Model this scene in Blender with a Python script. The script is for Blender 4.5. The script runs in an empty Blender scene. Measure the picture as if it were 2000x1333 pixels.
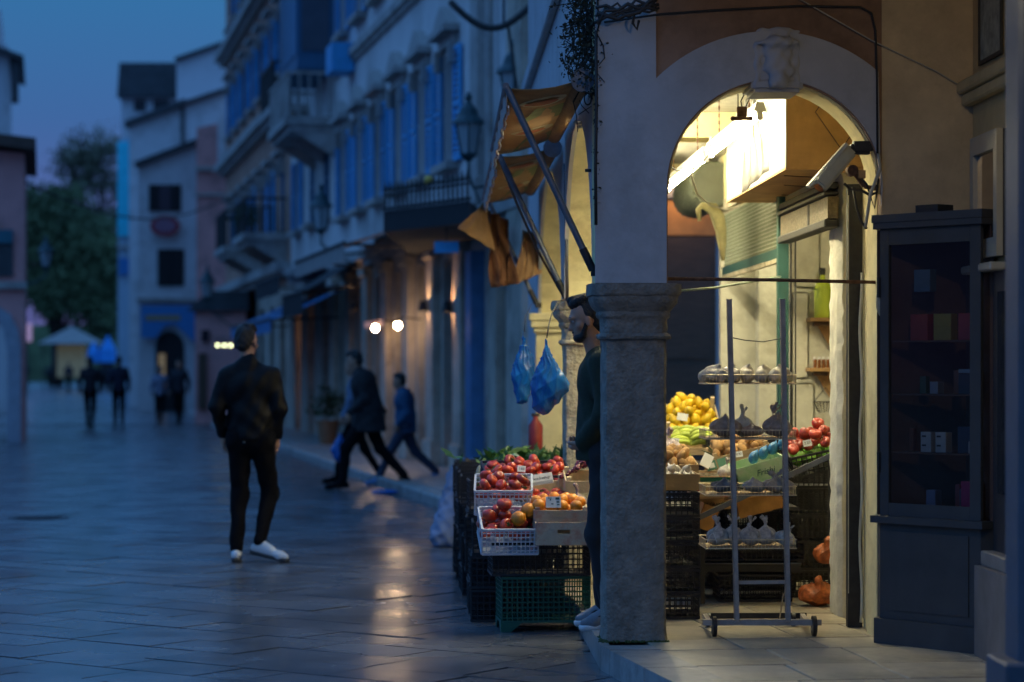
import bpy, bmesh, math, random
import numpy as np
from mathutils import Vector, Matrix, Euler
random.seed(7); np.random.seed(7)
PI = math.pi; R = math.radians
sc = bpy.context.scene
COL = sc.collection

# ------------------------------------------------------------------ camera
ALPHA = R(1.77)          # camera yaw to the right of the arcade's long axis
F = 4722.2               # 85 mm on 36 mm, in photo pixels of a 2000 px wide frame
EYE = 1.5; HZ = 715.0
cd = bpy.data.cameras.new('camera'); cam = bpy.data.objects.new('camera', cd); COL.objects.link(cam)
cam.location = (0, 0, EYE); cam.rotation_euler = (R(90), 0, -ALPHA)
cd.lens = 85; cd.sensor_width = 36; cd.shift_y = (HZ - 666.5) / 2000.0
cd.clip_end = 900
cd.dof.use_dof = True; cd.dof.focus_distance = 12.9; cd.dof.aperture_fstop = 1.85
sc.camera = cam

# ------------------------------------------------------------------ world: blue hour
w = bpy.data.worlds.new('World'); sc.world = w; w.use_nodes = True
nt = w.node_tree; nt.nodes.clear()
def _n(t, **k):
    n = nt.nodes.new(t)
    for a, b in k.items(): setattr(n, a, b)
    return n
tc = _n('ShaderNodeTexCoord'); sep = _n('ShaderNodeSeparateXYZ'); ramp = _n('ShaderNodeValToRGB')
bg = _n('ShaderNodeBackground'); wo = _n('ShaderNodeOutputWorld')
nt.links.new(tc.outputs['Generated'], sep.inputs[0]); nt.links.new(sep.outputs[2], ramp.inputs[0])
els = ramp.color_ramp.elements
els[0].position = 0.0; els[0].color = (0.125, 0.120, 0.350, 1)
els[1].position = 1.0; els[1].color = (0.130, 0.400, 0.980, 1)
for p, c in ((0.045, (0.098, 0.124, 0.370)), (0.10, (0.052, 0.142, 0.370)), (0.16, (0.034, 0.175, 0.400)), (0.4, (0.115, 0.360, 0.920))):
    e = els.new(p); e.color = (*c, 1)
sky = _n('ShaderNodeTexSky'); sky.sky_type = 'NISHITA'; sky.sun_disc = False
sky.sun_elevation = R(-4); sky.sun_rotation = R(200); sky.ozone_density = 3
mx = _n('ShaderNodeMix', data_type='RGBA', blend_type='ADD'); mx.inputs[0].default_value = 0.05
nt.links.new(ramp.outputs[0], mx.inputs[6]); nt.links.new(sky.outputs[0], mx.inputs[7])
nt.links.new(mx.outputs[2], bg.inputs[0]); bg.inputs[1].default_value = 0.95
nt.links.new(bg.outputs[0], wo.inputs[0])
sc.view_settings.view_transform = 'Standard'; sc.view_settings.look = 'None'
sc.view_settings.exposure = 0.0; sc.view_settings.gamma = 1.0
try: sc.view_settings.use_curve_mapping = False
except Exception: pass
try:
    sc.cycles.use_denoising = True
    sc.cycles.max_bounces = 7; sc.cycles.diffuse_bounces = 4; sc.cycles.glossy_bounces = 3
    sc.cycles.transmission_bounces = 5; sc.cycles.transparent_max_bounces = 8
    sc.cycles.sample_clamp_indirect = 4.0
    sc.cycles.caustics_reflective = False; sc.cycles.caustics_refractive = False
except Exception: pass

# ------------------------------------------------------------------ survey helpers
ca, sa = math.cos(ALPHA), math.sin(ALPHA)
def at(px, py, Y):
    """the place on the vertical plane y = Y that the surveyed direction meets"""
    t = (px - 1000) / F; Z = Y / (ca - t * sa)
    return Vector((t * Z * ca + Z * sa, Y, EYE + (HZ - py) / F * Z))
def gr(px, py, h=0.0):
    Z = (EYE - h) * F / (py - HZ); t = (px - 1000) / F
    return Vector((Z * (t * ca + sa), Z * (ca - t * sa), h))
def cz(px, Z, h=0.0):
    t = (px - 1000) / F
    return Vector((Z * (t * ca + sa), Z * (ca - t * sa), h))
TH = R(9.2)              # the street's axis leaves the arcade's axis by this much
cth, sth = math.cos(TH), math.sin(TH)
def st(r, s, z=0.0):     # street coordinates (right, along, up) to world
    return Vector((r * cth - s * sth, r * sth + s * cth, z))

# ------------------------------------------------------------------ materials
MATS = {}
def mat(name, col, rough=0.7, metal=0.0, var=0.18, scale=6.0, bump=0.15, dirt=None, dirt_amt=0.0, trans=0.0, emit=None, estr=0.0,
        spec=0.5, rand=0.0, sub=0.0, alpha=1.0, rvar=0.0, stretch=None, coat=0.0, dscale=1.6, bscale=None, bdist=0.01, pos=False):
    if name in MATS: return MATS[name]
    m = bpy.data.materials.new(name); m.use_nodes = True; MATS[name] = m
    t = m.node_tree; N = t.nodes; L = t.links; b = N['Principled BSDF']
    b.inputs['Roughness'].default_value = rough; b.inputs['Metallic'].default_value = metal
    b.inputs['Specular IOR Level'].default_value = spec
    b.inputs['Alpha'].default_value = alpha
    if coat: b.inputs['Coat Weight'].default_value = coat; b.inputs['Coat Roughness'].default_value = 0.1
    if trans: b.inputs['Transmission Weight'].default_value = trans
    if sub: b.inputs['Subsurface Weight'].default_value = sub; b.inputs['Subsurface Radius'].default_value = (0.02, 0.01, 0.005)
    if emit: b.inputs['Emission Color'].default_value = (*emit, 1); b.inputs['Emission Strength'].default_value = estr
    if pos:
        geo = N.new('ShaderNodeNewGeometry'); co = geo.outputs['Position']
    else:
        tx = N.new('ShaderNodeTexCoord'); co = tx.outputs['Object']
    if stretch:
        mp = N.new('ShaderNodeMapping'); mp.inputs['Scale'].default_value = stretch; L.new(co, mp.inputs[0]); co = mp.outputs[0]
    nz = N.new('ShaderNodeTexNoise'); nz.inputs['Scale'].default_value = scale; nz.inputs['Detail'].default_value = 6; nz.inputs['Roughness'].default_value = 0.62
    L.new(co, nz.inputs['Vector'])
    mr = N.new('ShaderNodeMapRange'); mr.inputs[1].default_value = 0.3; mr.inputs[2].default_value = 0.7
    mr.inputs[3].default_value = 1 - var; mr.inputs[4].default_value = 1 + var
    L.new(nz.outputs[0], mr.inputs[0]); fac = mr.outputs[0]
    if rand:
        oi = N.new('ShaderNodeObjectInfo'); m2 = N.new('ShaderNodeMapRange'); m2.inputs[3].default_value = 1 - rand; m2.inputs[4].default_value = 1 + rand
        L.new(oi.outputs['Random'], m2.inputs[0]); mm = N.new('ShaderNodeMath'); mm.operation = 'MULTIPLY'
        L.new(fac, mm.inputs[0]); L.new(m2.outputs[0], mm.inputs[1]); fac = mm.outputs[0]
    vm = N.new('ShaderNodeVectorMath'); vm.operation = 'SCALE'; vm.inputs[0].default_value = col
    L.new(fac, vm.inputs['Scale']); out = vm.outputs[0]
    if dirt:
        n2 = N.new('ShaderNodeTexNoise'); n2.inputs['Scale'].default_value = dscale; n2.inputs['Detail'].default_value = 8; n2.inputs['Roughness'].default_value = 0.7
        L.new(co, n2.inputs['Vector'])
        r2 = N.new('ShaderNodeMapRange'); r2.inputs[1].default_value = 0.48; r2.inputs[2].default_value = 0.68; r2.inputs[4].default_value = dirt_amt
        L.new(n2.outputs[0], r2.inputs[0])
        mi = N.new('ShaderNodeMix'); mi.data_type = 'RGBA'; mi.inputs[7].default_value = (*dirt, 1)
        L.new(r2.outputs[0], mi.inputs[0]); L.new(out, mi.inputs[6]); out = mi.outputs[2]
    L.new(out, b.inputs['Base Color'])
    if rvar:
        r3 = N.new('ShaderNodeMapRange'); r3.inputs[1].default_value = 0.3; r3.inputs[2].default_value = 0.7
        r3.inputs[3].default_value = max(0.03, rough - rvar); r3.inputs[4].default_value = rough + rvar
        n4 = N.new('ShaderNodeTexNoise'); n4.inputs['Scale'].default_value = scale * 0.35; n4.inputs['Detail'].default_value = 5
        L.new(co, n4.inputs['Vector']); L.new(n4.outputs[0], r3.inputs[0]); L.new(r3.outputs[0], b.inputs['Roughness'])
    if bump:
        n3 = N.new('ShaderNodeTexNoise'); n3.inputs['Scale'].default_value = bscale or scale * 7; n3.inputs['Detail'].default_value = 5
        L.new(co, n3.inputs['Vector'])
        bp = N.new('ShaderNodeBump'); bp.inputs['Strength'].default_value = bump; bp.inputs['Distance'].default_value = bdist
        L.new(n3.outputs[0], bp.inputs['Height']); L.new(bp.outputs[0], b.inputs['Normal'])
    return m
def lamp_mat(name, col, strength):
    return mat(name, (0.8, 0.8, 0.8), rough=0.4, var=0, bump=0, emit=col, estr=strength)

# ------------------------------------------------------------------ objects
def prop(o, label=None, cat=None, group=None, kind=None):
    if label: o['label'] = label
    if cat: o['category'] = cat
    if group: o['group'] = group
    if kind: o['kind'] = kind
    return o
def thing(name, label, cat, loc=(0, 0, 0), rz=0.0, group=None, rot=None):
    o = bpy.data.objects.new(name, None); COL.objects.link(o); o.empty_display_size = 0.1
    o.location = loc; o.rotation_euler = rot if rot else (0, 0, rz)
    return prop(o, label, cat, group)
def link(name, me, parent=None, loc=None, rot=None, scale=None):
    o = bpy.data.objects.new(name, me); COL.objects.link(o)
    if parent is not None: o.parent = parent
    if loc is not None: o.location = loc
    if rot is not None: o.rotation_euler = rot
    if scale is not None: o.scale = (scale,) * 3 if isinstance(scale, (int, float)) else scale
    return o
KIDS = {}
def kids(o):
    return [c for c in bpy.data.objects if c.parent == o]
def dup(src, loc=None, rz=None, label=None, group=None, scale=None, rot=None, tree=None):
    """copy a thing with its parts and sub-parts; tree caches the hierarchy"""
    def rec(o, par):
        c = o.copy(); COL.objects.link(c)
        if par is not None: c.parent = par
        if o.name not in KIDS: KIDS[o.name] = kids(o)
        for k in KIDS[o.name]: rec(k, c)
        return c
    r = rec(src, None)
    if loc is not None: r.location = loc
    if rz is not None: r.rotation_euler = (0, 0, rz)
    if rot is not None: r.rotation_euler = rot
    if scale is not None: r.scale = (scale,) * 3 if isinstance(scale, (int, float)) else scale
    if label: r['label'] = label
    if group: r['group'] = group
    return r

class MB:
    def __init__(s): s.b = bmesh.new()
    def _x(s, vs, c, rot):
        if rot is not None:
            m = rot if isinstance(rot, Matrix) else Euler(rot).to_matrix()
            for v in vs: v.co = m @ v.co
        c = Vector(c)
        for v in vs: v.co += c
    def box(s, c, d, rot=None, taper=None):
        g = bmesh.ops.create_cube(s.b, size=1.0)['verts']
        for v in g:
            k = 1.0
            if taper is not None and v.co.z > 0: k = taper
            v.co = Vector((v.co.x * d[0] * k, v.co.y * d[1] * k, v.co.z * d[2]))
        s._x(g, c, rot); return s
    def span(s, a, b):
        a = Vector(a); b = Vector(b)
        return s.box((a + b) / 2, [abs(b[i] - a[i]) for i in range(3)])
    def rod(s, p, q, r, r2=None, n=8, cap=True):
        p = Vector(p); q = Vector(q); d = q - p; Ln = d.length
        if Ln < 1e-6: return s
        g = bmesh.ops.create_cone(s.b, cap_ends=cap, segments=n, radius1=r, radius2=r if r2 is None else r2, depth=Ln)['verts']
        m = d.to_track_quat('Z', 'Y').to_matrix()
        s._x(g, (p + q) / 2, m); return s
    def bar(s, p, q, wx, wy, up=(0, 0, 1)):
        p = Vector(p); q = Vector(q); d = (q - p); z = d.normalized(); u = Vector(up)
        if abs(z.dot(u)) > 0.95: u = Vector((0, 1, 0))
        x = u.cross(z).normalized(); y = z.cross(x)
        m = Matrix((x, y, z)).transposed()
        g = bmesh.ops.create_cube(s.b, size=1.0)['verts']
        for v in g: v.co = Vector((v.co.x * wx, v.co.y * wy, v.co.z * d.length))
        s._x(g, (p + q) / 2, m); return s
    def ball(s, c, r, seg=10, rings=7, rot=None):
        r = (r, r, r) if isinstance(r, (int, float)) else r
        g = bmesh.ops.create_uvsphere(s.b, u_segments=seg, v_segments=rings, radius=1.0)['verts']
        for v in g: v.co = Vector((v.co.x * r[0], v.co.y * r[1], v.co.z * r[2]))
        s._x(g, c, rot); return s
    def lathe(s, prof, c=(0, 0, 0), n=16, rot=None, sx=1.0, sy=1.0, square=False):
        rings = []
        for r, z in prof:
            ring = []
            for i in range(n):
                a = 2 * PI * (i + 0.5) / n
                x, y = math.cos(a), math.sin(a)
                if square:
                    k = (1 / max(abs(x), abs(y))) if square is True else (abs(x) ** square + abs(y) ** square) ** (-1 / square); x, y = x * k, y * k
                ring.append(s.b.verts.new((r * x * sx, r * y * sy, z)))
            rings.append(ring)
        for a, b in zip(rings, rings[1:]):
            for i in range(n):
                j = (i + 1) % n; s.b.faces.new((a[i], a[j], b[j], b[i]))
        s.b.faces.new(list(reversed(rings[0]))); s.b.faces.new(rings[-1])
        s._x([v for r_ in rings for v in r_], c, rot); return s
    def tube(s, pts, r, n=6, cap=True):
        pts = [Vector(p) for p in pts]; rings = []
        rr = r if isinstance(r, (list, tuple)) else [r] * len(pts)
        prev = None
        for i, p in enumerate(pts):
            d = (pts[min(i + 1, len(pts) - 1)] - pts[max(i - 1, 0)]).normalized()
            if prev is None:
                u = Vector((0, 0, 1)) if abs(d.z) < 0.9 else Vector((1, 0, 0))
                x = u.cross(d).normalized()
            else:
                x = (prev - d * prev.dot(d)).normalized()
            prev = x; y = d.cross(x)
            rings.append([s.b.verts.new(p + (x * math.cos(2 * PI * k / n) + y * math.sin(2 * PI * k / n)) * rr[i]) for k in range(n)])
        for a, b in zip(rings, rings[1:]):
            for i in range(n):
                j = (i + 1) % n; s.b.faces.new((a[i], a[j], b[j], b[i]))
        if cap: s.b.faces.new(list(reversed(rings[0]))); s.b.faces.new(rings[-1])
        return s
    def prism(s, poly, y0, y1, axis='y', c=(0, 0, 0), rot=None):
        """polygon in the plane across axis (x,z for 'y'; x,y for 'z'; y,z for 'x'), pushed from y0 to y1"""
        def P(a, b, t):
            return (a, t, b) if axis == 'y' else ((a, b, t) if axis == 'z' else (t, a, b))
        A = [s.b.verts.new(P(a, b, y0)) for a, b in poly]; B = [s.b.verts.new(P(a, b, y1)) for a, b in poly]
        n = len(poly)
        s.b.faces.new(A); s.b.faces.new(list(reversed(B)))
        for i in range(n):
            j = (i + 1) % n; s.b.faces.new((A[j], A[i], B[i], B[j]))
        s._x(A + B, c, rot); return s
    def sheet(s, grid, th=0.0):
        """grid of points (rows of equal length) as a surface; th gives it thickness"""
        rows = [[s.b.verts.new(p) for p in row] for row in grid]
        fs = []
        for a, b in zip(rows, rows[1:]):
            for i in range(len(a) - 1): fs.append(s.b.faces.new((a[i], a[i + 1], b[i + 1], b[i])))
        if th:
            bmesh.ops.recalc_face_normals(s.b, faces=fs)
            bmesh.ops.solidify(s.b, geom=fs, thickness=th)
        return s
    def mesh(s, name, m, smooth=False, bevel=0.0, seg=1):
        bm = s.b
        if bevel:
            es = [e for e in bm.edges if len(e.link_faces) == 2 and e.calc_face_angle(0) > 0.7]
            bmesh.ops.bevel(bm, geom=es, offset=bevel, segments=seg, affect='EDGES', clamp_overlap=True)
        bmesh.ops.recalc_face_normals(bm, faces=bm.faces)
        me = bpy.data.meshes.new(name); bm.to_mesh(me); bm.free()
        if m: me.materials.append(m)
        if smooth:
            me.polygons.foreach_set('use_smooth', [True] * len(me.polygons))
            if smooth == 'auto':
                try: me.set_sharp_from_angle(angle=R(40))
                except Exception: pass
        return me
    def build(s, name, m, parent=None, smooth=False, bevel=0.0, loc=None, rot=None, seg=1, **k):
        o = link(name, s.mesh(name, m, smooth, bevel, seg), parent, loc, rot)
        return prop(o, **k)

def arc(cx, cz_, r, a0, a1, n):
    return [(cx + r * math.cos(a0 + (a1 - a0) * i / n), cz_ + r * math.sin(a0 + (a1 - a0) * i / n)) for i in range(n + 1)]

def wall_boxes(mb, x0, x1, z0, z1, y0, y1, ops):
    """wall in the x-z plane from y0 to y1 with rectangular openings (ox0, ox1, oz0, oz1)"""
    xs = sorted({x0, x1, *[o[0] for o in ops], *[o[1] for o in ops]})
    for a, b in zip(xs, xs[1:]):
        if b - a < 1e-6: continue
        cut = sorted([(o[2], o[3]) for o in ops if o[0] < (a + b) / 2 < o[1]])
        z = z0
        for c, d in cut:
            if c > z + 1e-6: mb.span((a, y0, z), (b, y1, c))
            z = max(z, d)
        if z1 > z + 1e-6: mb.span((a, y0, z), (b, y1, z1))
    bmesh.ops.remove_doubles(mb.b, verts=mb.b.verts, dist=1e-4)
    # drop the inner faces between neighbouring boxes
    seen = {}
    for f in mb.b.faces:
        k = tuple(sorted(v.index for v in f.verts)) if False else tuple(sorted(id(v) for v in f.verts))
        seen.setdefault(k, []).append(f)
    dead = [f for fs in seen.values() if len(fs) > 1 for f in fs]
    if dead: bmesh.ops.delete(mb.b, geom=dead, context='FACES')
    return mb

def _text(body, size, m, parent, loc, rot, name='lettering', ext=0.0015, align='CENTER', sx=1.0, shear=0.0):
    c = bpy.data.curves.new(name, 'FONT'); c.body = body; c.size = size; c.extrude = ext
    c.align_x = align; c.align_y = 'CENTER'; c.resolution_u = 2; c.shear = shear
    o = bpy.data.objects.new(name, c); COL.objects.link(o); c.materials.append(m)
    if parent is not None: o.parent = parent
    o.location = loc; o.rotation_euler = rot; o.scale = (sx, 1, 1)
    return o

# ------------------------------------------------------------------ smooth bodies from signed distances
def cap(a, b, ra, rb=None, fl=1.0, k=None): return ('c', Vector(a), Vector(b), ra, ra if rb is None else rb, fl, k)
def ell(c, r, rot=None, k=None): return ('e', Vector(c), r, rot, k)
def sdf_mesh(name, prims, h, m, k=0.02, fold=None, cut=None, cuts=(), seed=0):
    lo = np.array([1e9] * 3); hi = -lo
    for p in prims:
        if p[0] == 'c':
            r = max(p[3], p[4]) * max(1, p[5]) + 0.03
            for q in (p[1], p[2]): lo = np.minimum(lo, np.array(q) - r); hi = np.maximum(hi, np.array(q) + r)
        else:
            r = max(p[2]) + 0.03; lo = np.minimum(lo, np.array(p[1]) - r); hi = np.maximum(hi, np.array(p[1]) + r)
    n = np.ceil((hi - lo) / h).astype(int) + 2
    ax = [lo[i] + h * np.arange(n[i]) for i in range(3)]
    D = np.full(n, 0.5, dtype=np.float32)
    def dist(p, X, Y, Z):
        if p[0] == 'c':
            a, b, fl = p[1], p[2], p[5]
            ay = a.y; by = b.y
            Yf = Y
            ba = (b.x - a.x, (by - ay), b.z - a.z); L2 = max(1e-9, ba[0] ** 2 + ba[1] ** 2 + ba[2] ** 2)
            px, py, pz = X - a.x, Yf - ay, Z - a.z
            t = np.clip((px * ba[0] + py * ba[1] + pz * ba[2]) / L2, 0, 1)
            dx, dy, dz = px - t * ba[0], (py - t * ba[1]) / fl, pz - t * ba[2]
            return (np.sqrt(dx * dx + dy * dy + dz * dz) - (p[3] + (p[4] - p[3]) * t)) * min(1, fl) 
        c, r, rot = p[1], p[2], p[3]
        px, py, pz = X - c.x, Y - c.y, Z - c.z
        if rot is not None:
            M_ = Euler(rot).to_matrix().transposed()
            px, py, pz = (M_[0][0] * px + M_[0][1] * py + M_[0][2] * pz, M_[1][0] * px + M_[1][1] * py + M_[1][2] * pz, M_[2][0] * px + M_[2][1] * py + M_[2][2] * pz)
        q = np.sqrt((px / r[0]) ** 2 + (py / r[1]) ** 2 + (pz / r[2]) ** 2)
        return (q - 1) * min(r)
    def region(p, mg):
        if p[0] == 'c':
            r = max(p[3], p[4]) * max(1, p[5]) + mg
            a = np.minimum(np.array(p[1]), np.array(p[2])) - r; b = np.maximum(np.array(p[1]), np.array(p[2])) + r
        else:
            r = max(p[2]) + mg; a = np.array(p[1]) - r; b = np.array(p[1]) + r
        i0 = np.clip(((a - lo) / h).astype(int), 0, n - 1); i1 = np.clip(((b - lo) / h).astype(int) + 2, 1, n)
        return i0, i1
    for p in prims:
        i0, i1 = region(p, 0.09)
        s_ = tuple(slice(i0[i], i1[i]) for i in range(3))
        X, Y, Z = np.meshgrid(ax[0][s_[0]], ax[1][s_[1]], ax[2][s_[2]], indexing='ij', sparse=True)
        d = dist(p, X, Y, Z).astype(np.float32)
        kk = (p[6] if p[0] == 'c' else p[4]) or k
        A = D[s_]; hh = np.clip(0.5 + 0.5 * (A - d) / kk, 0, 1)
        D[s_] = A * (1 - hh) + d * hh - kk * hh * (1 - hh)
    for p in cuts:
        i0, i1 = region(p, 0.03)
        s_ = tuple(slice(i0[i], i1[i]) for i in range(3))
        X, Y, Z = np.meshgrid(ax[0][s_[0]], ax[1][s_[1]], ax[2][s_[2]], indexing='ij', sparse=True)
        D[s_] = np.maximum(D[s_], -dist(p, X, Y, Z))
    if fold or cut:
        X, Y, Z = np.meshgrid(*ax, indexing='ij', sparse=True)
        if fold: D = D + fold(X, Y, Z)
        if cut: D = np.maximum(D, cut(X, Y, Z))
    D[0], D[-1], D[:, 0], D[:, -1], D[:, :, 0], D[:, :, -1] = 1, 1, 1, 1, 1, 1
    S = D < 0
    c = np.zeros(n - 1, dtype=np.int8)
    for i in (0, 1):
        for j in (0, 1):
            for l in (0, 1):
                c += S[i:n[0] - 1 + i, j:n[1] - 1 + j, l:n[2] - 1 + l]
    act = np.argwhere((c > 0) & (c < 8))
    idx = -np.ones(n - 1, dtype=np.int64); idx[act[:, 0], act[:, 1], act[:, 2]] = np.arange(len(act))
    acc = np.zeros((len(act), 3)); cnt = np.zeros(len(act))
    cor = [(0, 0, 0), (1, 0, 0), (0, 1, 0), (1, 1, 0), (0, 0, 1), (1, 0, 1), (0, 1, 1), (1, 1, 1)]
    for a in range(8):
        for bb in range(a + 1, 8):
            df = np.abs(np.array(cor[a]) - np.array(cor[bb]))
            if df.sum() != 1: continue
            pa = act + np.array(cor[a]); pb = act + np.array(cor[bb])
            da = D[pa[:, 0], pa[:, 1], pa[:, 2]]; db = D[pb[:, 0], pb[:, 1], pb[:, 2]]
            mk = (da < 0) != (db < 0)
            t = np.where(mk, da / np.where(mk, da - db, 1), 0)[:, None]
            acc += np.where(mk[:, None], pa + (pb - pa) * t, 0); cnt += mk
    V = lo + h * acc / cnt[:, None]
    faces = []
    for d in range(3):
        e = [0, 0, 0]; e[d] = 1
        o1, o2 = (d + 1) % 3, (d + 2) % 3
        A = S[:-1, :-1, :-1]
        sl = [slice(0, -1)] * 3; sl[d] = slice(1, None)
        B = S[tuple(sl)]
        q = np.argwhere(A != B)
        q = q[(q[:, o1] > 0) & (q[:, o2] > 0)]
        u = np.zeros(3, int); v = np.zeros(3, int); u[o1] = 1; v[o2] = 1
        q0 = idx[tuple((q).T)]; q1 = idx[tuple((q - u).T)]; q2 = idx[tuple((q - u - v).T)]; q3 = idx[tuple((q - v).T)]
        fl = A[tuple(q.T)]
        F_ = np.stack([q0, q1, q2, q3], 1); F_[~fl] = F_[~fl][:, ::-1]
        faces.append(F_)
    Fc = np.concatenate(faces); Fc = Fc[(Fc >= 0).all(1)]
    # one pass of smoothing
    for _ in range(1):
        sm = np.zeros_like(V); ct = np.zeros(len(V))
        for i in range(4):
            j = (i + 1) % 4
            np.add.at(sm, Fc[:, i], V[Fc[:, j]]); np.add.at(ct, Fc[:, i], 1)
            np.add.at(sm, Fc[:, j], V[Fc[:, i]]); np.add.at(ct, Fc[:, j], 1)
        V = V * 0.55 + 0.45 * sm / np.maximum(ct, 1)[:, None]
    me = bpy.data.meshes.new(name)
    me.vertices.add(len(V)); me.vertices.foreach_set('co', V.astype(np.float32).ravel())
    me.loops.add(len(Fc) * 4); me.loops.foreach_set('vertex_index', Fc.astype(np.int32).ravel())
    me.polygons.add(len(Fc)); me.polygons.foreach_set('loop_start', np.arange(0, len(Fc) * 4, 4, dtype=np.int32))
    me.polygons.foreach_set('use_smooth', np.ones(len(Fc), dtype=bool))
    me.update(calc_edges=True); me.validate()
    if m: me.materials.append(m)
    return me
def pleats(amp, n, zt, zb, s=0.0):
    def g(X, Y, Z):
        th = np.arctan2(Y * 1.8, X); f = np.clip((Z - zb) / (zt - zb), 0, 1)
        a = np.abs(np.sin(th * n / 2 + s + 1.2 * np.sin(Z * 21 + s) + .6 * np.sin(Z * 47))) ** .6 - .5
        c = np.abs(np.sin(X * 31 + Z * 19 + s)) * np.abs(np.sin(Z * 37 - X * 23 + 2 * s)) ** .5 - .3
        return (amp * a * (.35 + f) + amp * .9 * c * (1 - f * .6)).astype(np.float32)
    return g
def folds(amp, f=28, s=0.0, vert=0.35):
    def g(X, Y, Z):
        a = np.sin(X * f + Z * f * vert + s + 2.2 * np.sin(Z * f * 0.31 + Y * 9)) * np.sin(Z * f * 0.8 + Y * f * 0.5 + s * 1.7 + 1.5 * np.sin(X * f * 0.4))
        return (amp * a + amp * 0.5 * np.sin(X * f * 2.1 - Z * f * 1.3 + Y * f * 1.1 + s)).astype(np.float32)
    return g
def text(body, size, m, parent, loc, rot, name='lettering', **k):
    o = _text(body, size, m, parent, loc, rot, name, **k)
    bpy.context.view_layer.update(); dg = bpy.context.evaluated_depsgraph_get()
    me = bpy.data.meshes.new_from_object(o.evaluated_get(dg)); c = o.data
    n = link(name, me, parent, loc, rot); n.scale = o.scale
    bpy.data.objects.remove(o); bpy.data.curves.remove(c)
    n.name = name; return n
# ================================================================== SETTING
m_street = mat('street_stone', (0.115, 0.12, 0.13), rough=0.25, var=0.22, scale=3.5, bump=0.16, rand=0.12, rvar=0.08, bscale=7, bdist=0.003, spec=0.8, dirt=(0.05, 0.048, 0.045), dirt_amt=0.6, pos=True, dscale=1.1)
m_bed = mat('joint_dirt', (0.02, 0.018, 0.016), rough=0.9, var=0.3)
m_floor = mat('arcade_floor_stone', (0.42, 0.37, 0.28), rough=0.38, var=0.3, scale=5, bump=0.3, rand=0.16, dirt=(0.07, 0.06, 0.045), dirt_amt=0.75, bscale=22, bdist=0.004, rvar=0.12)
m_kerb = mat('kerb_stone', (0.30, 0.29, 0.27), rough=0.45, var=0.3, scale=9, bump=0.4, dirt=(0.05, 0.05, 0.04), dirt_amt=0.6, bdist=0.006)

street = MB(); street.box((0, 60, -0.06), (400, 400, 0.04))
street = street.build('street', m_street); prop(street, kind='structure')
bed = MB(); bed.span((-14, 5, -0.039), (8, 62, -0.026)); bed.build('street_bed', m_bed, street)
# far road surface, where single slabs are no longer told apart
far = MB(); far.span((-90, 62, -0.039), (60, 250, -0.002)); far.build('far_paving', m_street, street)

ang = R(-37.5); du = Vector((math.cos(ang), math.sin(ang), 0)); dv = Vector((-math.sin(ang), math.cos(ang), 0))
LU, LV, TK = 0.60, 0.385, 0.04
def slab_mesh(lu, lv, seed):
    rr = random.Random(seed); b = MB()
    b.box((0, 0, -TK / 2), (lu - 0.014, lv - 0.014, TK))
    for v in b.b.verts:
        v.co += Vector((rr.uniform(-.003, .003), rr.uniform(-.003, .003), rr.uniform(-.0012, .0012) if v.co.z > -.01 else 0))
    return b.mesh('paving_stone', m_street)
slabs = [slab_mesh(LU * f, LV, i) for i, f in enumerate((1.0, 1.0, 1.0, 0.5, 1.5))]
pts = []
for j in range(-130, 130):
    off = (j % 2) * 0.5 * LU + 0.13 * math.sin(j * 2.3); u = -50.0 + off; rj = random.Random(j)
    while u < 60:
        k = rj.choice((0, 0, 1, 2, 1, 3, 4)); L_ = LU * (0.5 if k == 3 else 1.5 if k == 4 else 1.0)
        p = du * (u + L_ / 2) + dv * (j * LV) + Vector((0, 30, 0)); u += L_
        r_ = p.x * cth + p.y * sth; s_ = -p.x * sth + p.y * cth
        if not (5.2 < p.y < 61 and -9 < r_ < 4.4): continue
        if p.y < 11.9 and p.x > 0.95 + (11.9 - p.y) * 0.162: continue
        if 11.9 <= p.y < 22 and p.x > 1.1: continue
        Z = p.x * sa + p.y * ca; X = p.x * ca - p.y * sa
        px = 1000 + F * X / Z; py = HZ + F * EYE / Z
        pts.append((Z if (-30 < px < 1300 and py < 1365) else 900 + Z, p, k))
pts.sort(key=lambda a: a[0])
tilt = random.Random(3)
for Z, p, k in pts[:300]:
    link('paving_stone', slabs[k], street, p + Vector((0, 0, tilt.uniform(-.0025, 0.0015))), (tilt.gauss(0, .0018), tilt.gauss(0, .0018), ang))
rest = MB()
for Z, p, k in pts[300:]:
    L_ = LU * (0.5 if k == 3 else 1.5 if k == 4 else 1.0)
    m3 = Euler((tilt.gauss(0, .0018), tilt.gauss(0, .0018), ang)).to_matrix()
    rest.box(p + Vector((0, 0, -TK / 2 + tilt.uniform(-.002, .0015))), (L_ - .014, LV - .014, TK), m3)
rest.build('paving_stones', m_street, street, kind='stuff')
# drain cover in the street
dr = MB(); dr.lathe([(0.30, 0), (0.30, 0.004), (0.27, 0.004), (0.265, 0.001), (0.0, 0.001)], n=24)
for i in range(-4, 5): dr.box((0, i * 0.055, 0.003), (0.42, 0.02, 0.004))
d_ = dr.build('drain_cover', mat('cast_iron', (0.05, 0.05, 0.055), rough=0.5, metal=0.6), loc=gr(75, 1012, 0.003))
prop(d_, 'round cast iron cover set in the street paving', 'drain cover')

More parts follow.
